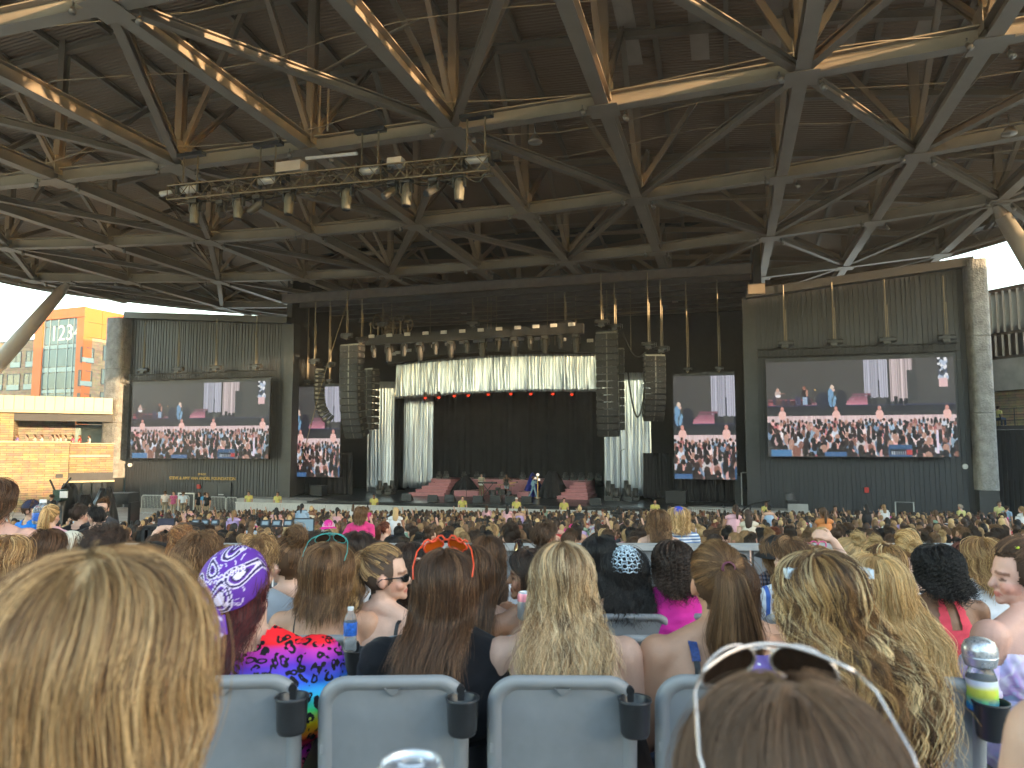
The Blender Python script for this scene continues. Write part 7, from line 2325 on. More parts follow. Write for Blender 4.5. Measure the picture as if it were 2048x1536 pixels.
ROOT[hat.name] = Matrix(); mbh.build('crochet_ribs', m_croc, hat, smooth=True, local=True)
person('person with long straight black hair just before the crocheted hat', 1198, 1070, 4.75, hair=dict(style='long', L=.34, pal=BLACK, ng=220, per=14, rad=.001, vol=.16, seed=32), top=('tee', (.02, .02, .03)), group='third visible row')
person('person with dark ringlets in a bright magenta ribbed top', 1346, 1078, 4.15, hair=dict(style='curly', L=.17, pal=DARK, ng=420, per=5, rad=.0012, vol=.42, seed=33, wave=.009, wl=.026, spiral=True, width=1.2, P=52, spread=.003), top=('tee', (.62, .03, .30)), plump=1.15, group='third visible row')
pN = person('person with black curls in a coral halter top, brown shoulders', 1874, 1086, 4.0, hair=dict(style='curly', L=.15, pal=BLACK, ng=480, per=5, rad=.0012, vol=.48, seed=34, wave=.010, wl=.026, spiral=True, width=1.25, P=52, spread=.003), skin='brown', top=('halter', (.66, .07, .10)), plump=1.12, voxel=.010, arms={'l': 'down'}, group='third visible row')
pQ = person('person with a messy brown bun, thin glasses and black tee', 580, 1078, 4.05, head=(.95, -.03, 0), hair=dict(style='bun', L=.2, pal=LBROWN, ng=220, per=14, rad=.001, seed=35, tie=(0, -.05, .09)), top=('wide_tee', (.014, .014, .015)), arms={'l': ((-.30, .12, .86), (-.16, .25, 1.12))}, voxel=.009, group='third visible row')
worn_glasses(pQ, m_rose, None, .0016)
person('short-haired man in a charcoal shirt beside the purple bandana', 402, 1066, 3.4, male=True, hair=dict(style='short', L=.05, pal=LBROWN, ng=420, per=8, rad=.0009, vol=.06, seed=36), top=('tee', (.06, .062, .065)), group='third visible row')
person('short-haired person in a light grey tee half hidden by the purple bandana', 515, 1072, 3.55, male=True, hair=dict(style='short', L=.04, pal=DBLOND, ng=360, per=8, rad=.0009, vol=.05, seed=37), top=('tee', (.38, .39, .41)), group='third visible row')
person('person with a messy ginger updo and black-edged top', 372, 1078, 4.1, skin='tan', hair=dict(style='bun', L=.24, pal=[((.38, .17, .06), 2), ((.6, .36, .16), 1), ((.15, .07, .04), 2)], ng=240, per=12, rad=.0011, seed=38, tie=(0, -.04, .09), wave=.01, wl=.05), top=('tank', (.02, .02, .02)), group='third visible row')
person('person with chin-length black hair in black before the ginger updo', 300, 1084, 4.4, hair=dict(style='bob', L=.12, pal=BLACK, ng=220, per=12, rad=.0011, vol=.2, seed=39), top=('tee', (.015, .015, .016)), group='third visible row')
person('man with thinning dark cropped hair behind the nearest blond head', 210, 1048, 3.7, male=True, s=1.04, hair=dict(style='short', L=.03, pal=DARK, ng=300, per=6, rad=.0009, vol=.03, seed=40), skin='tan', top=('tee', (.05, .05, .06)), group='third visible row')
person('person with brown bobbed hair and a small pale clip', 92, 1058, 4.4, hair=dict(style='bob', L=.16, pal=BROWN, ng=200, per=12, rad=.0011, vol=.18, seed=41), top=('tee', (.4, .08, .07)), group='third visible row')
person('person with layered dark blond hair at the frame edge', 14, 1070, 3.7, hair=dict(style='bob', L=.2, pal=DBLOND, ng=220, per=12, rad=.001, vol=.22, wave=.008, seed=42), top=('tee', (.2, .2, .22)), group='third visible row')
pw = person('person in a cream knitted beanie near the frame edge', 143, 1064, 5.2, hair=dict(style='bob', L=.1, pal=LBROWN, ng=120, per=8, rad=.0014, seed=43), top=('tee', (.45, .06, .06)), group='third visible row')
def cap_on(P, mat, kind='beanie', brim=None):
    mb = MB()
    th1 = 88 if kind != 'beanie' else 100
    mb.grid(lambda s, t: hv(P, HEADC + Vector((HR[0] * 1.20 * math.sin(math.radians(th1 * max(t, .01))) * math.cos(2 * math.pi * s), HR[1] * 1.16 * math.sin(math.radians(th1 * max(t, .01))) * math.sin(2 * math.pi * s), HR[2] * (1.18 if kind != 'bucket' else 1.15) * math.cos(math.radians(th1 * t)) + .004))), 24, 10)
    o = mb.build('hat', mat, P['root'], smooth=True, local=True); ROOT[o.name] = Matrix()
    if kind == 'cap':
        mb = MB(); mb.grid(lambda s, t: hv(P, HEADC + Vector(((s - .5) * .15, .095 + .075 * t * (1 - (2 * s - 1) ** 2 * .5), .018 - .012 * t - .02 * (2 * s - 1) ** 2))), 10, 5); mb.build('visor', mat, o, smooth=True, local=True)
    if kind in ('bucket', 'cowboy'):
        w = .055 if kind == 'bucket' else .10
        mb = MB(); mb.grid(lambda s, t: hv(P, HEADC + Vector(((HR[0] * 1.19 + w * t) * math.cos(2 * math.pi * s), (HR[1] * 1.15 + w * t) * math.sin(2 * math.pi * s), .004 - (.045 * t if kind == 'bucket' else -.05 * t * abs(math.cos(2 * math.pi * s)) ** 2)))), 28, 4); mb.build('brim', mat, o, smooth=True, local=True)
    return o
cap_on(pw, M('cream_knit', (.6, .57, .46), .9, bump=.004, bs=80))
person('person with long wavy brown hair and flowered clip in a white tee', 974, 1072, 4.9, hair=dict(style='long', L=.34, pal=BROWN, ng=220, per=12, rad=.0011, vol=.22, width=1.4, seed=44, wave=.01, wl=.1), top=('tee', (.72, .72, .74)), group='fourth visible row')
person('person with a dark bun in a loose white sweater standing up', 1022, 1048, 7.4, pose='stand', hair=dict(style='bun', L=.1, pal=DARK, ng=120, per=8, rad=.0016, seed=45, tie=(0, -.07, .07)), top=('wide_tee', (.75, .74, .72)), group='standing audience')
pb = person('person in a black bucket hat and dark plaid shirt', 1552, 1072, 5.4, hair=dict(style='long', L=.2, pal=LBROWN, ng=160, per=10, rad=.0012, vol=.15, seed=46), head=(.4, 0, 0), top=('tee', (1, 1, 1)), topmat=m_plaid, group='fourth visible row')
cap_on(pb, m_strapb, 'bucket')
person('young person with short brown hair in a blue and white striped shirt', 1584, 1076, 4.6, head=(.7, 0, 0), hair=dict(style='short', L=.07, pal=LBROWN, ng=300, per=8, rad=.0011, vol=.10, seed=47), top=('tee', (1, 1, 1)), topmat=m_bstripe, group='fourth visible row')
pR = person('person raising pink glasses in one hand behind the big highlighted hair', 1630, 1090, 4.7, hair=dict(style='long', L=.2, pal=DBLOND, ng=180, per=10, rad=.0012, vol=.2, seed=48), arms={'r': ((.30, .10, 1.10), (.17, .12, 1.33), (-.75, .1, .45), (.3, -.8, .5), 1, 1.0)}, voxel=.008, top=('tee', (.2, .2, .22)), group='fourth visible row')
mb = MB()
gx, gy, gz = .075, .10, 1.335
for i in (0, 1): mb.path([(gx - .05 + .055 * i + .024 * math.cos(a), gy - .02, gz - .02 + .02 * math.sin(a)) for a in np.linspace(0, 2 * math.pi, 15)[:-1]], .0035, 6, closed=True)
mb.path([(gx - .075, gy - .02, gz - .015), (gx - .08, gy + .06, gz - .01)], .003, 6); mb.path([(gx + .03, gy - .02, gz - .015), (gx + .045, gy + .02, gz - .055)], .003, 6)
pgl = mb; 
tpg = thing('pink_glasses', 'bright pink glasses held up in a raised hand', 'glasses', pR['root'].location)
tpg.scale = pR['root'].scale
mb.build('frame', M('pink_plastic', (.75, .06, .25), .35), tpg, smooth=True, local=True)
person('person with layered highlighted brown hair and a small bun clip', 1768, 1086, 4.55, hair=dict(style='long', L=.18, pal=BALAY, ng=200, per=12, rad=.0011, vol=.24, seed=49), top=('tee', (.7, .7, .72)), group='fourth visible row')
person('person with a tidy pale blond chignon, bare upper back', 1812, 1062, 5.9, hair=dict(style='bun', L=.14, pal=BLOND, ng=160, per=10, rad=.0013, seed=50, tie=(0, -.09, .0)), top=('tank', (.03, .03, .03)), group='fourth visible row')
person('person with auburn curls beside the wavy-haired white shirt', 1932, 1082, 5.2, hair=dict(style='curly', L=.1, pal=[((.14, .045, .03), 2), ((.09, .03, .022), 1)], ng=200, per=8, rad=.0014, vol=.35, seed=51, wave=.009, wl=.03, spiral=True, P=36, spread=.003), top=('tee', (.05, .05, .05)), group='fourth visible row')
person('person with wavy dark blond hair in a white shirt near the profile', 1964, 1074, 4.6, hair=dict(style='long', L=.2, pal=DBLOND, ng=200, per=12, rad=.0011, vol=.2, seed=52, wave=.01, wl=.09, width=1.1), top=('tee', (.7, .7, .72)), group='fourth visible row')
person('person with short dark hair seen past the messy bun', 640, 1064, 4.8, male=True, hair=dict(style='short', L=.06, pal=DARK, ng=260, per=8, rad=.0011, vol=.08, seed=53), top=('tee', (.1, .1, .12)), group='fourth visible row')
person('person with dark hair and flower clips behind the sunglasses profile', 818, 1082, 4.5, hair=dict(style='long', L=.2, pal=DARK, ng=180, per=12, rad=.0011, vol=.16, seed=54), top=('long', (.015, .015, .016)), group='fourth visible row')
person('person with dark wavy hair in a white tank with thin straps', 715, 1062, 5.0, hair=dict(style='long', L=.18, pal=DARK, ng=180, per=12, rad=.0012, vol=.2, seed=55, wave=.01), top=('wide_tank', (.7, .7, .7)), group='fourth visible row')

# ------------------------------------------------------------------ people standing
ppk = person('person standing in a hot pink tee with a hand on the hip', 722, 1012, 12.5, pose='stand', arms={'l': 'hip', 'r': 'down'}, head=(-.6, 0, 0), hair=dict(style='bob', L=.18, pal=LBROWN, ng=120, per=8, rad=.002, seed=61), top=('tee', (.66, .05, .20)), group='standing audience')
pst = person('person standing in a backwards blue cap and blue-striped white tee', 1357, 1014, 8.6, pose='stand', hair=dict(style='long', L=.17, pal=BLOND, ng=160, per=8, rad=.0018, seed=62, vol=.3, width=1.2, wave=.012), top=('tee', (1, 1, 1)), topmat=m_stripe, group='standing audience')
cap_on(pst, M('blue_cap', (.04, .07, .45), .7), 'beanie')
pbk = person('person standing with long brown hair, bare back and flowered strapless top', 1316, 1018, 8.0, pose='stand', hair=dict(style='long', L=.3, pal=LBROWN, ng=160, per=8, rad=.0018, seed=63, vol=.2, width=1.1, wave=.012), skin='fair', top=('bra', (1, 1, 1)), topmat=m_fleck, bottom=('pants', (.3, .38, .48)), group='standing audience')
person('bare-backed person with a yellow strap standing at the frame edge', -4, 958, 4.4, pose='stand', skin='pink', hair=dict(style='long', L=.15, pal=BROWN, ng=160, per=10, rad=.0012, seed=64), top=('bra', (.6, .1, .07)), plump=1.35, group='standing audience')
pcap = person('man in a navy cap and bright blue polo shirt carrying a water jug', 64, 1000, 9.6, pose='stand', male=True, head=(-1.1, 0, 0), yaw=-.5, skin='tan', hair=dict(style='short', L=.03, pal=BROWN, ng=120, per=6, rad=.0016, seed=65), top=('tee', (.02, .20, .62)), plump=1.15, group='standing audience')
cap_on(pcap, M('navy_cap', (.015, .02, .06), .7), 'cap')
person('person in a pale pink tee with a blond ponytail near the crew shirt', 104, 1010, 8.8, pose='stand', hair=dict(style='pony', L=.3, pal=BLOND, ng=140, per=8, rad=.0018, seed=66, tie=(0, -.085, .05)), top=('tee', (.66, .36, .40)), group='standing audience')
pcr = person('crew member in a black CREW shirt and headphones seen from behind', 160, 1010, 9.8, pose='stand', male=True, head=(-.7, 0, 0), hair=dict(style='short', L=.05, pal=DARK, ng=120, per=6, rad=.0016, seed=67), top=('tee', (.013, .013, .014)), plump=1.2, group='standing audience')
text_obj('lettering', 'CREW', m_white, Vector((0, -.152, .90)), ((1, 0, 0), (0, .12, 1)), .135, None, .004).parent = pcr['root']
person('person in a black tee turned towards the crew shirt', 196, 1012, 9.3, pose='stand', head=(1.2, 0, 0), hair=dict(style='short', L=.06, pal=BLACK, ng=120, per=6, rad=.0018, seed=68), top=('tee', (.015, .015, .017)), group='standing audience')
pfc = person('person with glasses and tied-up hair facing the camera beside the crew shirt', 206, 998, 10.6, pose='stand', yaw=math.pi, head=(.25, 0, 0), hair=dict(style='bun', L=.12, pal=BROWN, ng=140, per=8, rad=.0018, seed=69, tie=(0, -.07, .06)), top=('tee', (.05, .05, .055)), voxel=.009, group='standing audience')
worn_glasses(pfc, m_frb, None, .002)
# person holding up a phone
pph = person('person holding a phone up with both hands to film the stage', 318, 1066, 6.2, hair=dict(style='long', L=.15, pal=BROWN, ng=120, per=8, rad=.0016, seed=70), arms={'l': ((-.24, .16, 1.02), (-.14, .24, 1.30), (.6, .1, .5), (-.5, -.8, .3), -1, .8), 'r': ((.16, .18, 1.02), (.02, .24, 1.30), (-.5, .1, .5), (.5, -.8, .3), 1, .8)}, voxel=.008, top=('tee', (.3, .05, .05)), group='fourth visible row')
tph = thing('phone', 'small black phone held up with both hands', 'phone', pph['root'].location)
MB().box((-.06, .25, 1.385), (.15, .009, .072)).build('case', m_strapb, tph, local=True)
MB().box((-.06, .2445, 1.385), (.138, .002, .062)).build('screen', M('phone_screen', (.05, .05, .07), .1), tph, local=True)

# ------------------------------------------------------------------ bottles, cans
m_pet, nt, b = nodes('clear_plastic')
setin(b, Base_Color=(.85, .9, .92, 1), Roughness=.08, Transmission_Weight=.85, IOR=1.2)
m_blue_l = M('blue_label', (.03, .13, .5), .4, var=.6, vs=50)
m_wcap = M('white_cap', (.75, .75, .75), .5)
def bottle(label, p, s=1.0, lab=True):
    t = thing('water_bottle', label, 'bottle', p, scale=s, group='water bottles')
    MB().lathe([(0, 0), (.03, 0), (.032, .01), (.030, .03), (.032, .05), (.030, .07), (.032, .09), (.032, .13), (.031, .15), (.024, .172), (.014, .186), (.0125, .20), (0, .20)], None, 24).build('bottle_body', m_pet, t, smooth=True, local=True)
    MB().lathe([(.0328, .075), (.0332, .077), (.0332, .138), (.0328, .14)], None, 24).build('label_band', m_blue_l, t, smooth=True, local=True)
    MB().lathe([(0, .212), (.0145, .212), (.0150, .209), (.0150, .196), (0, .196)], None, 20).build('cap', m_wcap, t, local=True)
    return t
p = ond(700, 1300, 2.98); bottle('blue-labelled water bottle standing in a chair cup holder', (p.x, 2.98, ond(700, 1301, 2.98).z), .80 * 1.0)
p = ond(977, 1190, 3.6); bottle('blue-labelled water bottle held beyond the black shirt', (p.x, 3.6, ond(977, 1226, 3.6).z), .95)
p = ond(218, 1020, 9.2); 
jug = thing('water_jug', 'large clear water jug with blue band in the arms of the capped man', 'jug', ond(84, 1047, 9.3))
MB().lathe([(0, 0), (.10, 0), (.11, .02), (.11, .17), (.09, .21), (.04, .24), (.035, .26), (0, .26)], None, 20).build('jug_body', m_pet, jug, smooth=True, local=True)
MB().lathe([(.111, .04), (.113, .05), (.113, .13), (.111, .14)], None, 20).build('label_band', m_blue_l, jug, smooth=True, local=True)
MB().lathe([(0, .30), (.04, .30), (.042, .26), (0, .26)], None, 16).build('cap', m_wcap, jug, local=True)
m_can = M('can_aluminium', (.62, .63, .65), .3, metal=.75, var=.08, vs=10)
m_canp = M('can_pink', (.8, .3, .36), .35, metal=.4, var=.1)
def can(label, p, s=1.0, pinktop=False):
    t = thing('drink_can', label, 'can', p, scale=s, group='drink cans')
    MB().lathe([(0, .004), (.022, .0), (.026, .004), (.033, .014), (.033, .105), (.029, .116), (.0275, .120), (.0265, .118), (.0255, .112), (0, .112)], None, 28).build('can_body', m_can, t, smooth=True, local=True)
    if pinktop: MB().lathe([(.0334, .082), (.0334, .104), (.0298, .1155)], None, 28).build('pink_band', m_canp, t, smooth=True, local=True)
    mb = MB(); mb.path([(.012 * math.cos(a), .006 + .009 * math.sin(a), .1155) for a in np.linspace(0, 2 * math.pi, 13)[:-1]], .0016, 5, closed=True); mb.build('pull_tab', m_can, t, local=True)
    mb = MB(); mb.ell((0, -.013, .1122), (.009, .007, .0012), nu=10, nv=6); mb.build('opening', m_strapb, t, local=True)
    return t
p = ond(822, 1526, .70); can('open silver drink can at the very bottom of the photo', (p.x, .70, p.z - .118))
p = ond(1050, 1240, 3.25); can('slim can with a pink top held before the wavy blond hair', (p.x, 3.25, p.z), 1.0, True)
# microphone-shaped bottle in the last cup holder
tm = thing('microphone_bottle', 'clear souvenir bottle with a silver microphone-mesh lid and yellow-blue label', 'bottle', (ond(1966, 1420, 2.08).x, 2.08, ond(1966, 1422, 2.08).z))
MB().lathe([(0, 0), (.036, 0), (.038, .01), (.038, .09), (.030, .115), (.026, .12)], None, 28).build('bottle_body', m_pet, tm, smooth=True, local=True)
def mlab(nt, tc):
    n1 = N(nt, 'ShaderNodeTexVoronoi', i_Scale=26.0); nt.links.new(tc.outputs['Object'], n1.inputs['Vector'])
    z = maprange(nt, sepz(nt, tc), .0, .085)
    r = ramp(nt, [(0, srgb('#2860c0')), (.3, srgb('#38a0b0')), (.55, srgb('#b8c850')), (.75, srgb('#d8dc58')), (.9, srgb('#d8dce0'))]); nt.links.new(z, r.inputs[0])
    return mixc(nt, .25, r.outputs[0], n1.outputs['Color'], 'OVERLAY')
MB().lathe([(.0386, .006), (.039, .008), (.039, .086), (.0386, .088)], None, 28).build('label_band', pattern_mat('souvenir_label', mlab, .4), tm, smooth=True, local=True)
MB().lathe([(.026, .118), (.038, .122), (.040, .128), (.044, .146), (.044, .150), (.040, .150)], None, 28).build('lid_collar', m_can, tm, smooth=True, local=True)
m_mesh = M('microphone_mesh', (.7, .72, .74), .3, metal=.7, var=.5, vs=160, bump=.004, bs=350)
MB().lathe([(.043, .148), (.045, .158), (.043, .172), (.036, .186), (.022, .195), (0, .199)], None, 28).build('mesh_dome', m_mesh, tm, smooth=True, local=True)
# visible floor things near the right edge: rolled red cloth and sneaker
fl_ = rowfloor(1)
sh = thing('sneaker', 'white sneaker on the concrete step below the microphone-topped bottle', 'shoe', (ond(2005, 1460, 2.9).x, 2.9, rowfloor(1) - .0))
mb = MB(); capsule(mb, (-.10, 0, .045), (.10, -.02, .04), .042, .036); mb.build('upper', m_wcap, sh, smooth=True, local=True)
MB().box((0, -.01, .012), (.29, .09, .024)).build('sole', m_wcap, sh, local=True)
bagm = M('red_cloth', (.5, .03, .05), .8)
mb = MB(); mb.grid(lambda s, t: Vector(((s - .5) * .34, .12 * math.sin(math.pi * t) - .06, .42 + .10 * math.sin(math.pi * t) * (1 + .3 * math.sin(9 * s)))), 20, 8)
rb = mb.build('red_jacket', bagm, smooth=True, label='red cloth lying on a chair seat below the tie-dye sleeve', category='cloth')
rb.location = (ond(1925, 1300, 3.4).x, 3.55, rowfloor(1)); rb.modifiers.new('s', 'SOLIDIFY').thickness = .02

# ------------------------------------------------------------------ security, performers, people around the edges
def stander(label, px, v=None, d=None, zf=None, s=1.08, yaw=math.pi, top=('tee', (.62, .55, .16)), bottom=('pants', (.3, .24, .16)), male=True, skin='tan', pal=DARK, hs='short', arms=None, pose='stand', group='security staff', head=(0, 0, 0), L=.04, topmat=None):
    if d is None:
        r = ray(px, 1000); t = v / r.dot(VV); p = r * t; d = p.y
    zf = FLOOR if zf is None else zf
    return person(label, px, 1000, d, pose=pose, s=s, yaw=yaw, head=head, skin=skin, male=male, hair=dict(style=hs, L=L, pal=pal, ng=70, per=5, rad=.003, vol=.08, seed=90), top=top, bottom=bottom, arms=arms or {'l': 'down', 'r': 'down'}, z=zf + .40 * s, group=group, voxel=.016, topmat=topmat)
where = ['nearest the gold-lettered wall, before the pale apron', 'second from the gold-lettered wall, before the pale apron', 'before the drape of the paired speakers', 'before the stairs beside the guitarist', 'with pale cap before the singer', 'before the pink stairs by the broad drape', 'below the shorter hanging speaker', 'leaning on the pale apron by the barriers']
for k, (x, dv, sk) in enumerate(((497, -4.6, 'tan'), (555, -4.8, 'tan'), (748, -5.0, 'brown'), (925, -5.2, 'fair'), (1033, -5.2, 'fair'), (1128, -5.2, 'fair'), (1310, -5.0, 'tan'), (1532, -4.4, 'brown'))):
    P_ = stander('security guard in a yellow polo ' + where[k], x, v=V0 + dv, skin=sk, s=1.12)
    if k == 4: cap_on(P_, m_wcap, 'cap')
stander('security guard in a pale yellow shirt seen from behind near the alarm box', 1920, d=39, zf=FLOOR + .25, s=1.15, yaw=.4, skin='pink', pal=[((.5, .45, .4), 1)], top=('tee', (.55, .52, .2)))
stander('security guard in a yellow shirt stooping beside the steel barriers', 1876, d=39.5, zf=FLOOR - .35, s=1.12, yaw=1.1, skin='pink', top=('tee', (.55, .52, .2)))
stander('security guard in a pale yellow shirt beside the mottled pillar foot', 1998, d=41, zf=FLOOR + .35, s=1.1, yaw=math.pi, top=('tee', (.55, .52, .22)))
stander('man in a light blue shirt walking past the mottled pillar foot', 2012, d=40, zf=FLOOR + .2, s=1.1, yaw=-1.2, top=('tee', (.3, .42, .56)))
stander('person in a lime safety vest and dark cap before the dark empty chairs', 1908, d=37, zf=FLOOR - .35, s=1.1, yaw=.9, top=('tee', (.18, .62, .06)))
stander('person in a bright blue tee leaning by the pipe gate', 1843, d=39, zf=FLOOR - .2, s=1.1, yaw=.6, top=('tee', (.02, .22, .6)), pal=LBROWN)
stander('man in a white cap and dark jersey before the alarm-box wall', 1763, d=41, zf=FLOOR + .1, s=1.14, yaw=-.8, top=('tee', (.03, .05, .09)), skin='fair')
stander('bald man in a dark patterned tank before the alarm-box wall', 1731, d=40, zf=FLOOR - .15, s=1.1, yaw=.9, top=('wide_tank', (.05, .04, .07)), skin='pink', L=.01)
stander('person in a mustard jacket near the pipe gate', 1776, d=39.5, zf=FLOOR - .3, s=1.08, yaw=-1.0, top=('long', (.45, .28, .03)), pal=BLACK)
stander('man in sunglasses and a black print tee by the pipe gate', 1810, d=39.5, zf=FLOOR - .3, s=1.08, yaw=math.pi, top=('tee', (.02, .02, .025)))
stander('person in a white tee carrying a child by the barriers', 1696, d=41, zf=FLOOR - .1, s=1.08, yaw=math.pi, top=('tee', (.7, .7, .7)), pal=LBROWN)
stander('person in a black tee and white head wrap by the barriers', 1670, d=41.5, zf=FLOOR + .1, s=1.08, yaw=math.pi, top=('tee', (.02, .02, .02)))
stander('person in a blue top at the end of the steel barriers', 1640, d=42, zf=FLOOR, s=1.06, yaw=math.pi, male=False, top=('tank', (.1, .3, .5)), pal=DARK, hs='bob', L=.15)
for k, (x, c_, lab) in enumerate(((330, (.66, .6, .55), 'person in a cream top'), (347, (.5, .1, .2), 'person in a red top'), (366, (.55, .62, .68), 'person in a pale blue shirt'), (398, (.02, .02, .02), 'tall person in black'), (410, (.08, .3, .55), 'person in a bright blue top'), (414, (.03, .03, .03), 'person in a dark top'))):
    stander(lab + ' standing at the barriers below the gold lettering', x, d=53 - .4 * k, zf=FLOOR + .3, s=1.06, yaw=math.pi if k % 2 else .3, male=k % 2 == 0, top=('tee', c_), hs='bob' if k % 2 else 'short', L=.12, pal=BROWN, group='people by the barriers')
for k, (x, c_, lab, yw) in enumerate(((22, (.6, .58, .55), 'person in white walking past the stone building', -1.2), (66, (.02, .02, .02), 'dark-clothed man with a backpack before the stone building', 0), (155, (.66, .62, .6), 'person in pale top before the stone building', .5), (183, (.4, .25, .2), 'person in brown top before the stone building', 2.5), (288, (.02, .02, .02), 'crew member in black at the green loader', 2.8))):
    stander(lab, x if k != 4 else 103, d=34 if k < 4 else 38, zf=-4.35 if k < 4 else -4.2, s=1.06, yaw=yw, male=k in (1, 4), top=('tee', c_), hs='bob' if k not in (1, 4) else 'short', L=.15, pal=DARK, group='passers-by')
# performers
stander('singer in light blue denim striding across the stage with a microphone', 1067, v=V0 + 2.5, zf=DECK, s=1.02, yaw=-1.3, male=False, skin='fair', pose='walk', top=('long', (.22, .36, .46)), bottom=('pants', (.24, .38, .48)), hs='bun', L=.1, pal=BROWN, arms={'r': ((.20, .16, .80), (.05, .17, 1.05)), 'l': ((-.2, -.12, .72), (-.2, .05, .5))}, group='performers')
stander('guitarist in a cap and khaki trousers playing a white guitar', 963, v=V0 + 3.4, zf=DECK + .1, s=1.04, yaw=math.pi - .2, skin='fair', top=('tee', (.42, .38, .3)), bottom=('pants', (.22, .17, .1)), arms={'r': ((.24, .02, .74), (.08, .2, .66)), 'l': ((-.28, .08, .74), (-.38, .26, .76))}, group='performers')
stander('bass player in a black vest and light jeans shorts', 1013, v=V0 + 3.6, zf=DECK + .1, s=1.04, yaw=math.pi + .3, skin='brown', top=('wide_tank', (.02, .02, .02)), bottom=('shorts', (.4, .48, .55)), arms={'r': ((.24, .02, .74), (.08, .2, .66)), 'l': ((-.28, .08, .74), (-.38, .26, .80))}, group='performers')
def guitar(label, px, v, z, mat, yaw):
    u, _ = onv(px, 970, v); p = R(u, v, z)
    t = thing('guitar', label, 'guitar', p, yaw, group='guitars')
    mb = MB(); mb.add([(x, 0, zz) for x, zz in rrect(0, 0, .21, .15, .12, .12, 5)] + [(x, .05, zz) for x, zz in rrect(0, 0, .21, .15, .12, .12, 5)], [tuple(range(24))[::-1], tuple(range(24, 48))] + [(i, (i + 1) % 24, (i + 1) % 24 + 24, i + 24) for i in range(24)]); mb.build('guitar_body', mat, t, local=True)
    MB().box((.52, .02, .06), (.68, .03, .06), (Vector((.99, 0, .12)).normalized(), Vector((0, 1, 0)), Vector((-.12, 0, .99)).normalized())).build('neck', m_gold, t, local=True)
    MB().box((.90, .02, .11), (.16, .03, .09)).build('headstock', m_dark, t, local=True)
guitar('white electric guitar held by the guitarist', 962, V0 + 3.05, DECK + 1.12, m_white, -.2)
guitar('dark bass guitar held by the bass player', 1012, V0 + 3.2, DECK + 1.12, m_cab, .3)
# balcony spectators
bx = [(6, (.3, .3, .3)), (20, (.62, .55, .5)), (34, (.25, .2, .5)), (53, (.6, .35, .3)), (69, (.66, .6, .52)), (83, (.7, .66, .6)), (104, (.55, .4, .35)), (113, (.5, .45, .42)), (120, (.66, .62, .55)), (130, (.5, .4, .38)), (145, (.5, .12, .25)), (159, (.55, .05, .05)), (178, (.6, .6, .6))]
for k, (x, c_) in enumerate(bx):
    a, _ = bal(x, 880)
    p = OB + sB * a + Vector((sB.y, -sB.x, 0)) * (.0 if x < 137 else -.9)
    zf = zp - 1.05
    nm = ['charcoal', 'cream', 'violet', 'apricot', 'ivory', 'white', 'dusty rose', 'grey', 'off-white', 'taupe', 'crimson', 'scarlet', 'pale grey'][k]
    P_ = person('balcony spectator in a %s top, %s' % (nm, ords[k] + ' from the frame edge along the stone parapet'), x, 880, p.y, pose='stand', s=1.0, yaw=math.pi - .9, male=False, skin='fair', hair=dict(style='long' if k % 2 else 'bob', L=.2, pal=[DARK, BROWN, LBROWN][k % 3], ng=70, per=5, rad=.003, vol=.15, seed=90 + k % 3), top=('tee', c_), arms={}, z=zf + .40, group='balcony spectators', voxel=.016) if k < 13 else None
# seated guard on the balcony at right
a, _ = rgt(1997, 845)
pg_ = OR + sR2 * a + nR * 1.2
P_ = person('guard in a yellow shirt sitting in a chair on the stone balcony', 1997, 840, pg_.y, pose='sit', s=1.05, yaw=-1.2, male=True, hair=dict(style='short', L=.04, pal=DARK, ng=70, per=5, rad=.003, seed=90), top=('tee', (.55, .5, .2)), z=zs + .0, group='security staff', voxel=.016)
fc = folded_seat('black chair under the seated guard on the stone balcony', (P_['root'].location.x, P_['root'].location.y, zs), 1.0, -1.2 + math.pi)

# ------------------------------------------------------------------ rows of spectators
WHITE_T = [((1, 1, 1), 3), ((1.25, 1.2, 1.15), 1.2), ((.7, .7, .7), 2)]
FH = [dict(style='long', L=.30, pal=WHITE_T, ng=110, per=7, rad=.0019, vol=.09, width=1.0, seed=71, P=12, spread=.008),
      dict(style='long', L=.22, pal=WHITE_T, ng=110, per=7, rad=.0019, vol=.13, width=1.1, seed=72, spread=.008, wave=.012, wl=.1, P=14),
      dict(style='bob', L=.13, pal=WHITE_T, ng=110, per=7, rad=.0019, vol=.12, width=1.0, seed=73, P=12, spread=.008),
      dict(style='pony', L=.26, pal=WHITE_T, ng=110, per=7, rad=.0019, seed=74, spread=.006, tie=(0, -.088, .05), P=12),
      dict(style='bun', L=.14, pal=WHITE_T, ng=110, per=7, rad=.0019, seed=75, spread=.006, tie=(0, -.06, .075), P=14),
      dict(style='short', L=.05, pal=WHITE_T, ng=160, per=5, rad=.0019, vol=.07, seed=76, P=8)]
FHN = ['long straight', 'long wavy', 'bobbed', 'ponytailed', 'bun-tied', 'cropped']
HC = [('black', (.015, .013, .013)), ('dark brown', (.04, .023, .015)), ('brown', (.085, .045, .023)), ('light brown', (.17, .095, .047)), ('dark blond', (.30, .185, .085)), ('blond', (.56, .39, .19)), ('auburn', (.15, .042, .02))]
HCW = np.array([.20, .27, .20, .11, .10, .09, .03]); HCW /= HCW.sum()
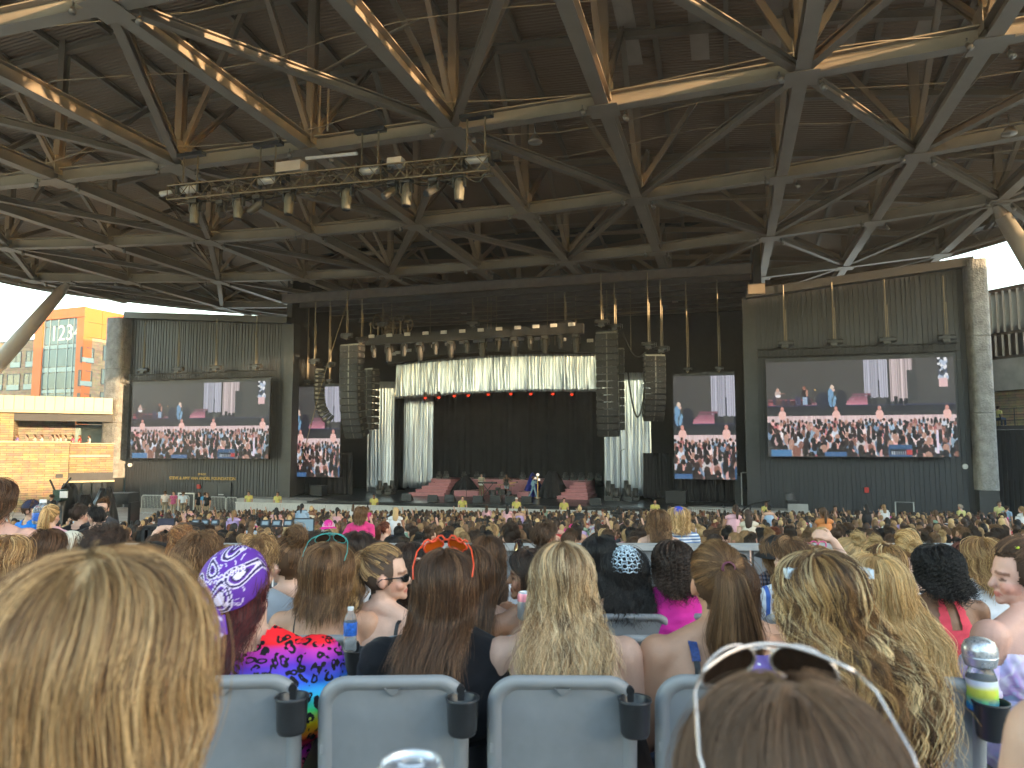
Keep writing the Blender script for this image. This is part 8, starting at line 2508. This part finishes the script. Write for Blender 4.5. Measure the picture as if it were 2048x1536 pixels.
TC = [('black', (.015, .015, .017)), ('white', (.68, .68, .68)), ('pale pink', (.66, .38, .42)), ('hot pink', (.62, .05, .22)), ('charcoal', (.06, .06, .065)), ('light blue', (.32, .45, .6)), ('red', (.45, .04, .04)), ('cream', (.6, .54, .42)), ('lilac', (.45, .34, .6)), ('navy', (.03, .04, .1)), ('sage', (.2, .3, .22)), ('purple', (.22, .08, .35)), ('orange', (.6, .22, .06))]
TCW = np.array([.16, .24, .13, .08, .05, .08, .04, .07, .05, .04, .03, .02, .02]); TCW /= TCW.sum()
TK = [('tee', 'tee'), ('tank', 'strappy top'), ('wide_tank', 'tank top'), ('long', 'long-sleeved shirt'), ('wide_tee', 'loose tee')]
zones = [(-999, 250, 'before the tarped equipment'), (250, 480, 'below the gold lettering'), (480, 600, 'below the wall corner'), (600, 700, 'below the curved speaker'), (700, 800, 'below the paired speakers'), (800, 900, 'before the pink stairs'), (900, 985, 'below the guitarist'), (985, 1045, 'below the bass player'), (1045, 1110, 'below the singer'), (1110, 1200, 'before the far pink stairs'), (1200, 1290, 'below the tallest speaker'), (1290, 1350, 'below the shorter speaker'), (1350, 1480, 'below the free portrait screen'), (1480, 1600, 'before the apron end'), (1600, 1740, 'before the steel barriers'), (1740, 1850, 'below the red alarm box'), (1850, 1960, 'below the mottled pillar'), (1960, 3000, 'below the louvred building')]
skins = ['fair', 'fair', 'fair', 'tan', 'pink', 'mid', 'brown']
yaws = [0.0, 0.0, 0.0, .45, -.5, 1.0, -1.0]
hero_px = [14, 92, 143, 210, 300, 318, 372, 402, 515, 580, 640, 655, 715, 768, 818, 893, 974, 1124, 1198, 1251, 1346, 1432, 1552, 1584, 1630, 1768, 1812, 1874, 1932, 1964, 2040]
used_labels = set()
fill_n = 0; far = []
rr = np.random.default_rng(21)
MAXFILL = 225
for k in range(3, 46):
    d = rowd(k) + .2
    if d > 45.5: break
    step = .53
    x0 = (-40 - 1024) / FPX * d; x1 = (2110 - 1024) / FPX * d
    xs_ = np.arange(x0 + (k % 2) * step * .5, x1, step)
    for x in xs_:
        x = x + rr.normal() * .06; dd = d + rr.normal() * .08
        px = 1024 + x / dd * FPX
        P3 = Vector((x, dd, 0)); v_ = P3.dot(VV)
        if v_ > V0 - 6.8: continue
        if rr.random() < .07: continue
        if 6.5 < dd < 10.3: continue                    # cross aisle behind the partition
        if dd < 6.3 and any(abs(px - h) < 34 for h in hero_px): continue
        if 10.5 < dd < 15.8 and (300 < px < 400 if dd < 13 else 372 < px < 440 or 500 < px < 620): continue
        if 8.2 < dd < 11.2 and px < 235: continue
        if abs(dd - 8.3) < .8 and 1285 < px < 1400: continue
        if dd > 24 and px < 268 + (dd - 24) * 3: continue
        if dd > 30 and px > 2000: continue
        if abs(px - 722) < 40 and 11.5 < dd < 13.2: continue
        far.append((x, dd, px))
far.sort(key=lambda q: q[1])
crowd = MB()
crowd_cols = [c for _, c in TC]
for i, (x, d, px) in enumerate(far):
    hi = rr.choice(len(HC), p=HCW); ti = rr.choice(len(TC), p=TCW); s = .96 + .09 * rr.random() + (.02 if rr.random() < .2 else 0)
    sk = skins[int(rr.random() * len(skins))]
    zh = headline(d) + rr.normal() * .05
    stand_up = (rr.random() < .014 and 11 < d < 40)
    if stand_up: zh += .42
    zone = next(z_[2] for z_ in zones if z_[0] <= px < z_[1])
    if i < MAXFILL and not stand_up:
        for attempt in range(60):
            fi = int(rr.random() * 6); tk = TK[int(rr.random() * len(TK))]
            male = fi == 5 and rr.random() < .8
            lab = '%s with %s %s hair, %s %s, %s' % ('man' if male else 'person', FHN[fi], HC[hi][0], TC[ti][0], tk[1], zone)
            if lab not in used_labels: break
            hi = rr.choice(len(HC), p=HCW); ti = rr.choice(len(TC), p=TCW)
        used_labels.add(lab)
        py = 768 - (zh / d - math.tan(PITCH)) / (1 + zh / d * math.tan(PITCH)) * FPX if False else None
        hyaw = yaws[int(rr.random() * len(yaws))]
        T = body_mesh('sit', hyaw, 0.0, 0.0, None, .016, 1.0, male)
        t = thing('person', lab, 'person', (x, d, zh - 1.322 * s), -.2 * x / d + rr.normal() * .12, group='audience rows', scale=s)
        setcol(link('body', T['mesh'], t), SKIN[sk])
        kd = tk[0] if not (male and tk[0] in ('tank', 'wide_tee')) else 'tee'
        g = garment_mesh(T, kd, m_fab)
        if g: setcol(link('top', g, t), TC[ti][1])
        g = garment_mesh(T, 'pants', m_denim)
        if g: setcol(link('trousers', g, t), (.06, .08, .14))
        hc = hair_data(rot=T['rot'], **FH[fi])
        setcol(link('hair', hc, t), HC[hi][1])
        g = garment_mesh(T, 'hairbase', m_scalp, .004)
        if g: setcol(link('hair_base', g, t), Vector(HC[hi][1]) * .8)
        fill_n += 1
    else:
        hcol = Vector(HC[hi][1]) * (.8 + .4 * rr.random()); tcol = Vector(TC[ti][1]); scol = Vector(SKIN[sk])
        yw = rr.normal() * .4
        z0 = zh - 1.31 * s
        q = lambda a, b_, c_: Vector((x + s * a, d + s * b_, z0 + s * c_))
        lean = rr.normal() * .02
        r_ = Matrix.Rotation(yw, 3, 'Z')
        crowd.ell(q(lean, .02, 1.18), (.075 * s, .09 * s, .11 * s), None, 7, 5, col=tuple(scol))
        crowd.ell(q(lean, -.012, 1.215), (.080 * s, .096 * s, .10 * s), None, 8, 6, col=tuple(hcol))
        kind = rr.random()
        if kind < .55: crowd.ell(q(lean * 1.5, -.075, 1.08 - .05 * rr.random()), (.085 * s, .05 * s, .17 * s), None, 7, 5, col=tuple(hcol * .92))
        elif kind < .7: crowd.ell(q(lean, -.12, 1.12), (.035 * s, .04 * s, .16 * s), None, 6, 5, col=tuple(hcol))
        elif kind < .8: crowd.ell(q(lean, -.04, 1.34), (.045 * s, .045 * s, .04 * s), None, 6, 5, col=tuple(hcol))
        bare = rr.random() < .35
        crowd.ell(q(0, -.02, 1.005), (.21 * s, .085 * s, .08 * s), None, 8, 5, col=tuple(scol if bare else tcol))
        crowd.ell(q(0, -.01, .80), (.19 * s, .125 * s, .26 * s), None, 8, 6, col=tuple(tcol))
        for sx in (-1, 1): crowd.tube(q(sx * .195, -.02, .96), q(sx * .225, .06, .68), .048 * s, .04 * s, 5, col=tuple(scol if rr.random() < .7 else tcol))
        if rr.random() < .03:                         # a raised arm
            crowd.tube(q(.19, .02, .98), q(.22, .1, 1.25), .042 * s, .035 * s, 5, col=tuple(scol)); crowd.tube(q(.22, .1, 1.25), q(.15, .1, 1.5), .034 * s, .026 * s, 5, col=tuple(scol))
        crowd.ell(q(0, .12, .52), (.2 * s, .3 * s, .1 * s), None, 6, 4, col=(.05, .06, .1))
print('fill', fill_n, 'crowd', len(far) - fill_n)
m_crowd = Mcol('crowd_colours', .75, bump=.02, bs=40)
crowd.build('crowd', m_crowd, smooth=True, label='dense crowd of seated spectators filling the front rows before the stage', category='crowd', kind='stuff')
# a few distinctive hats among the rows
for k, (px, py, d, c_, kd, lab) in enumerate(((657, 1040, 13.0, (.75, .03, .3), 'bucket', 'hot pink bucket hat among the seats beside the standing pink tee'), (1770, 1052, 17.0, (.72, .7, .66), 'cowboy', 'white cowboy hat in the rows below the alarm box'))):
    P_ = person('person wearing a ' + lab, px, py, d, hair=FH[0], top=('tee', (.6, .3, .35)), group='audience rows')
    cap_on(P_, M('hat_cloth', c_, .8), kd)
bpy.data.scenes.remove(TMP)

# ------------------------------------------------------------------ thin evening haze
m_haze = bpy.data.materials.new('haze_air')
m_haze.use_nodes = True
nt = m_haze.node_tree; nt.nodes.clear()
pv = N(nt, 'ShaderNodeVolumePrincipled', i_Density=0.0006, i_Anisotropy=0.2)
pv.inputs['Color'].default_value = (0.95, 0.93, 0.9, 1)
mo = N(nt, 'ShaderNodeOutputMaterial')
nt.links.new(pv.outputs[0], mo.inputs['Volume'])
MB().box((0, 400, 12.0), (3100, 2700, 38)).build('haze', m_haze, kind='stuff')
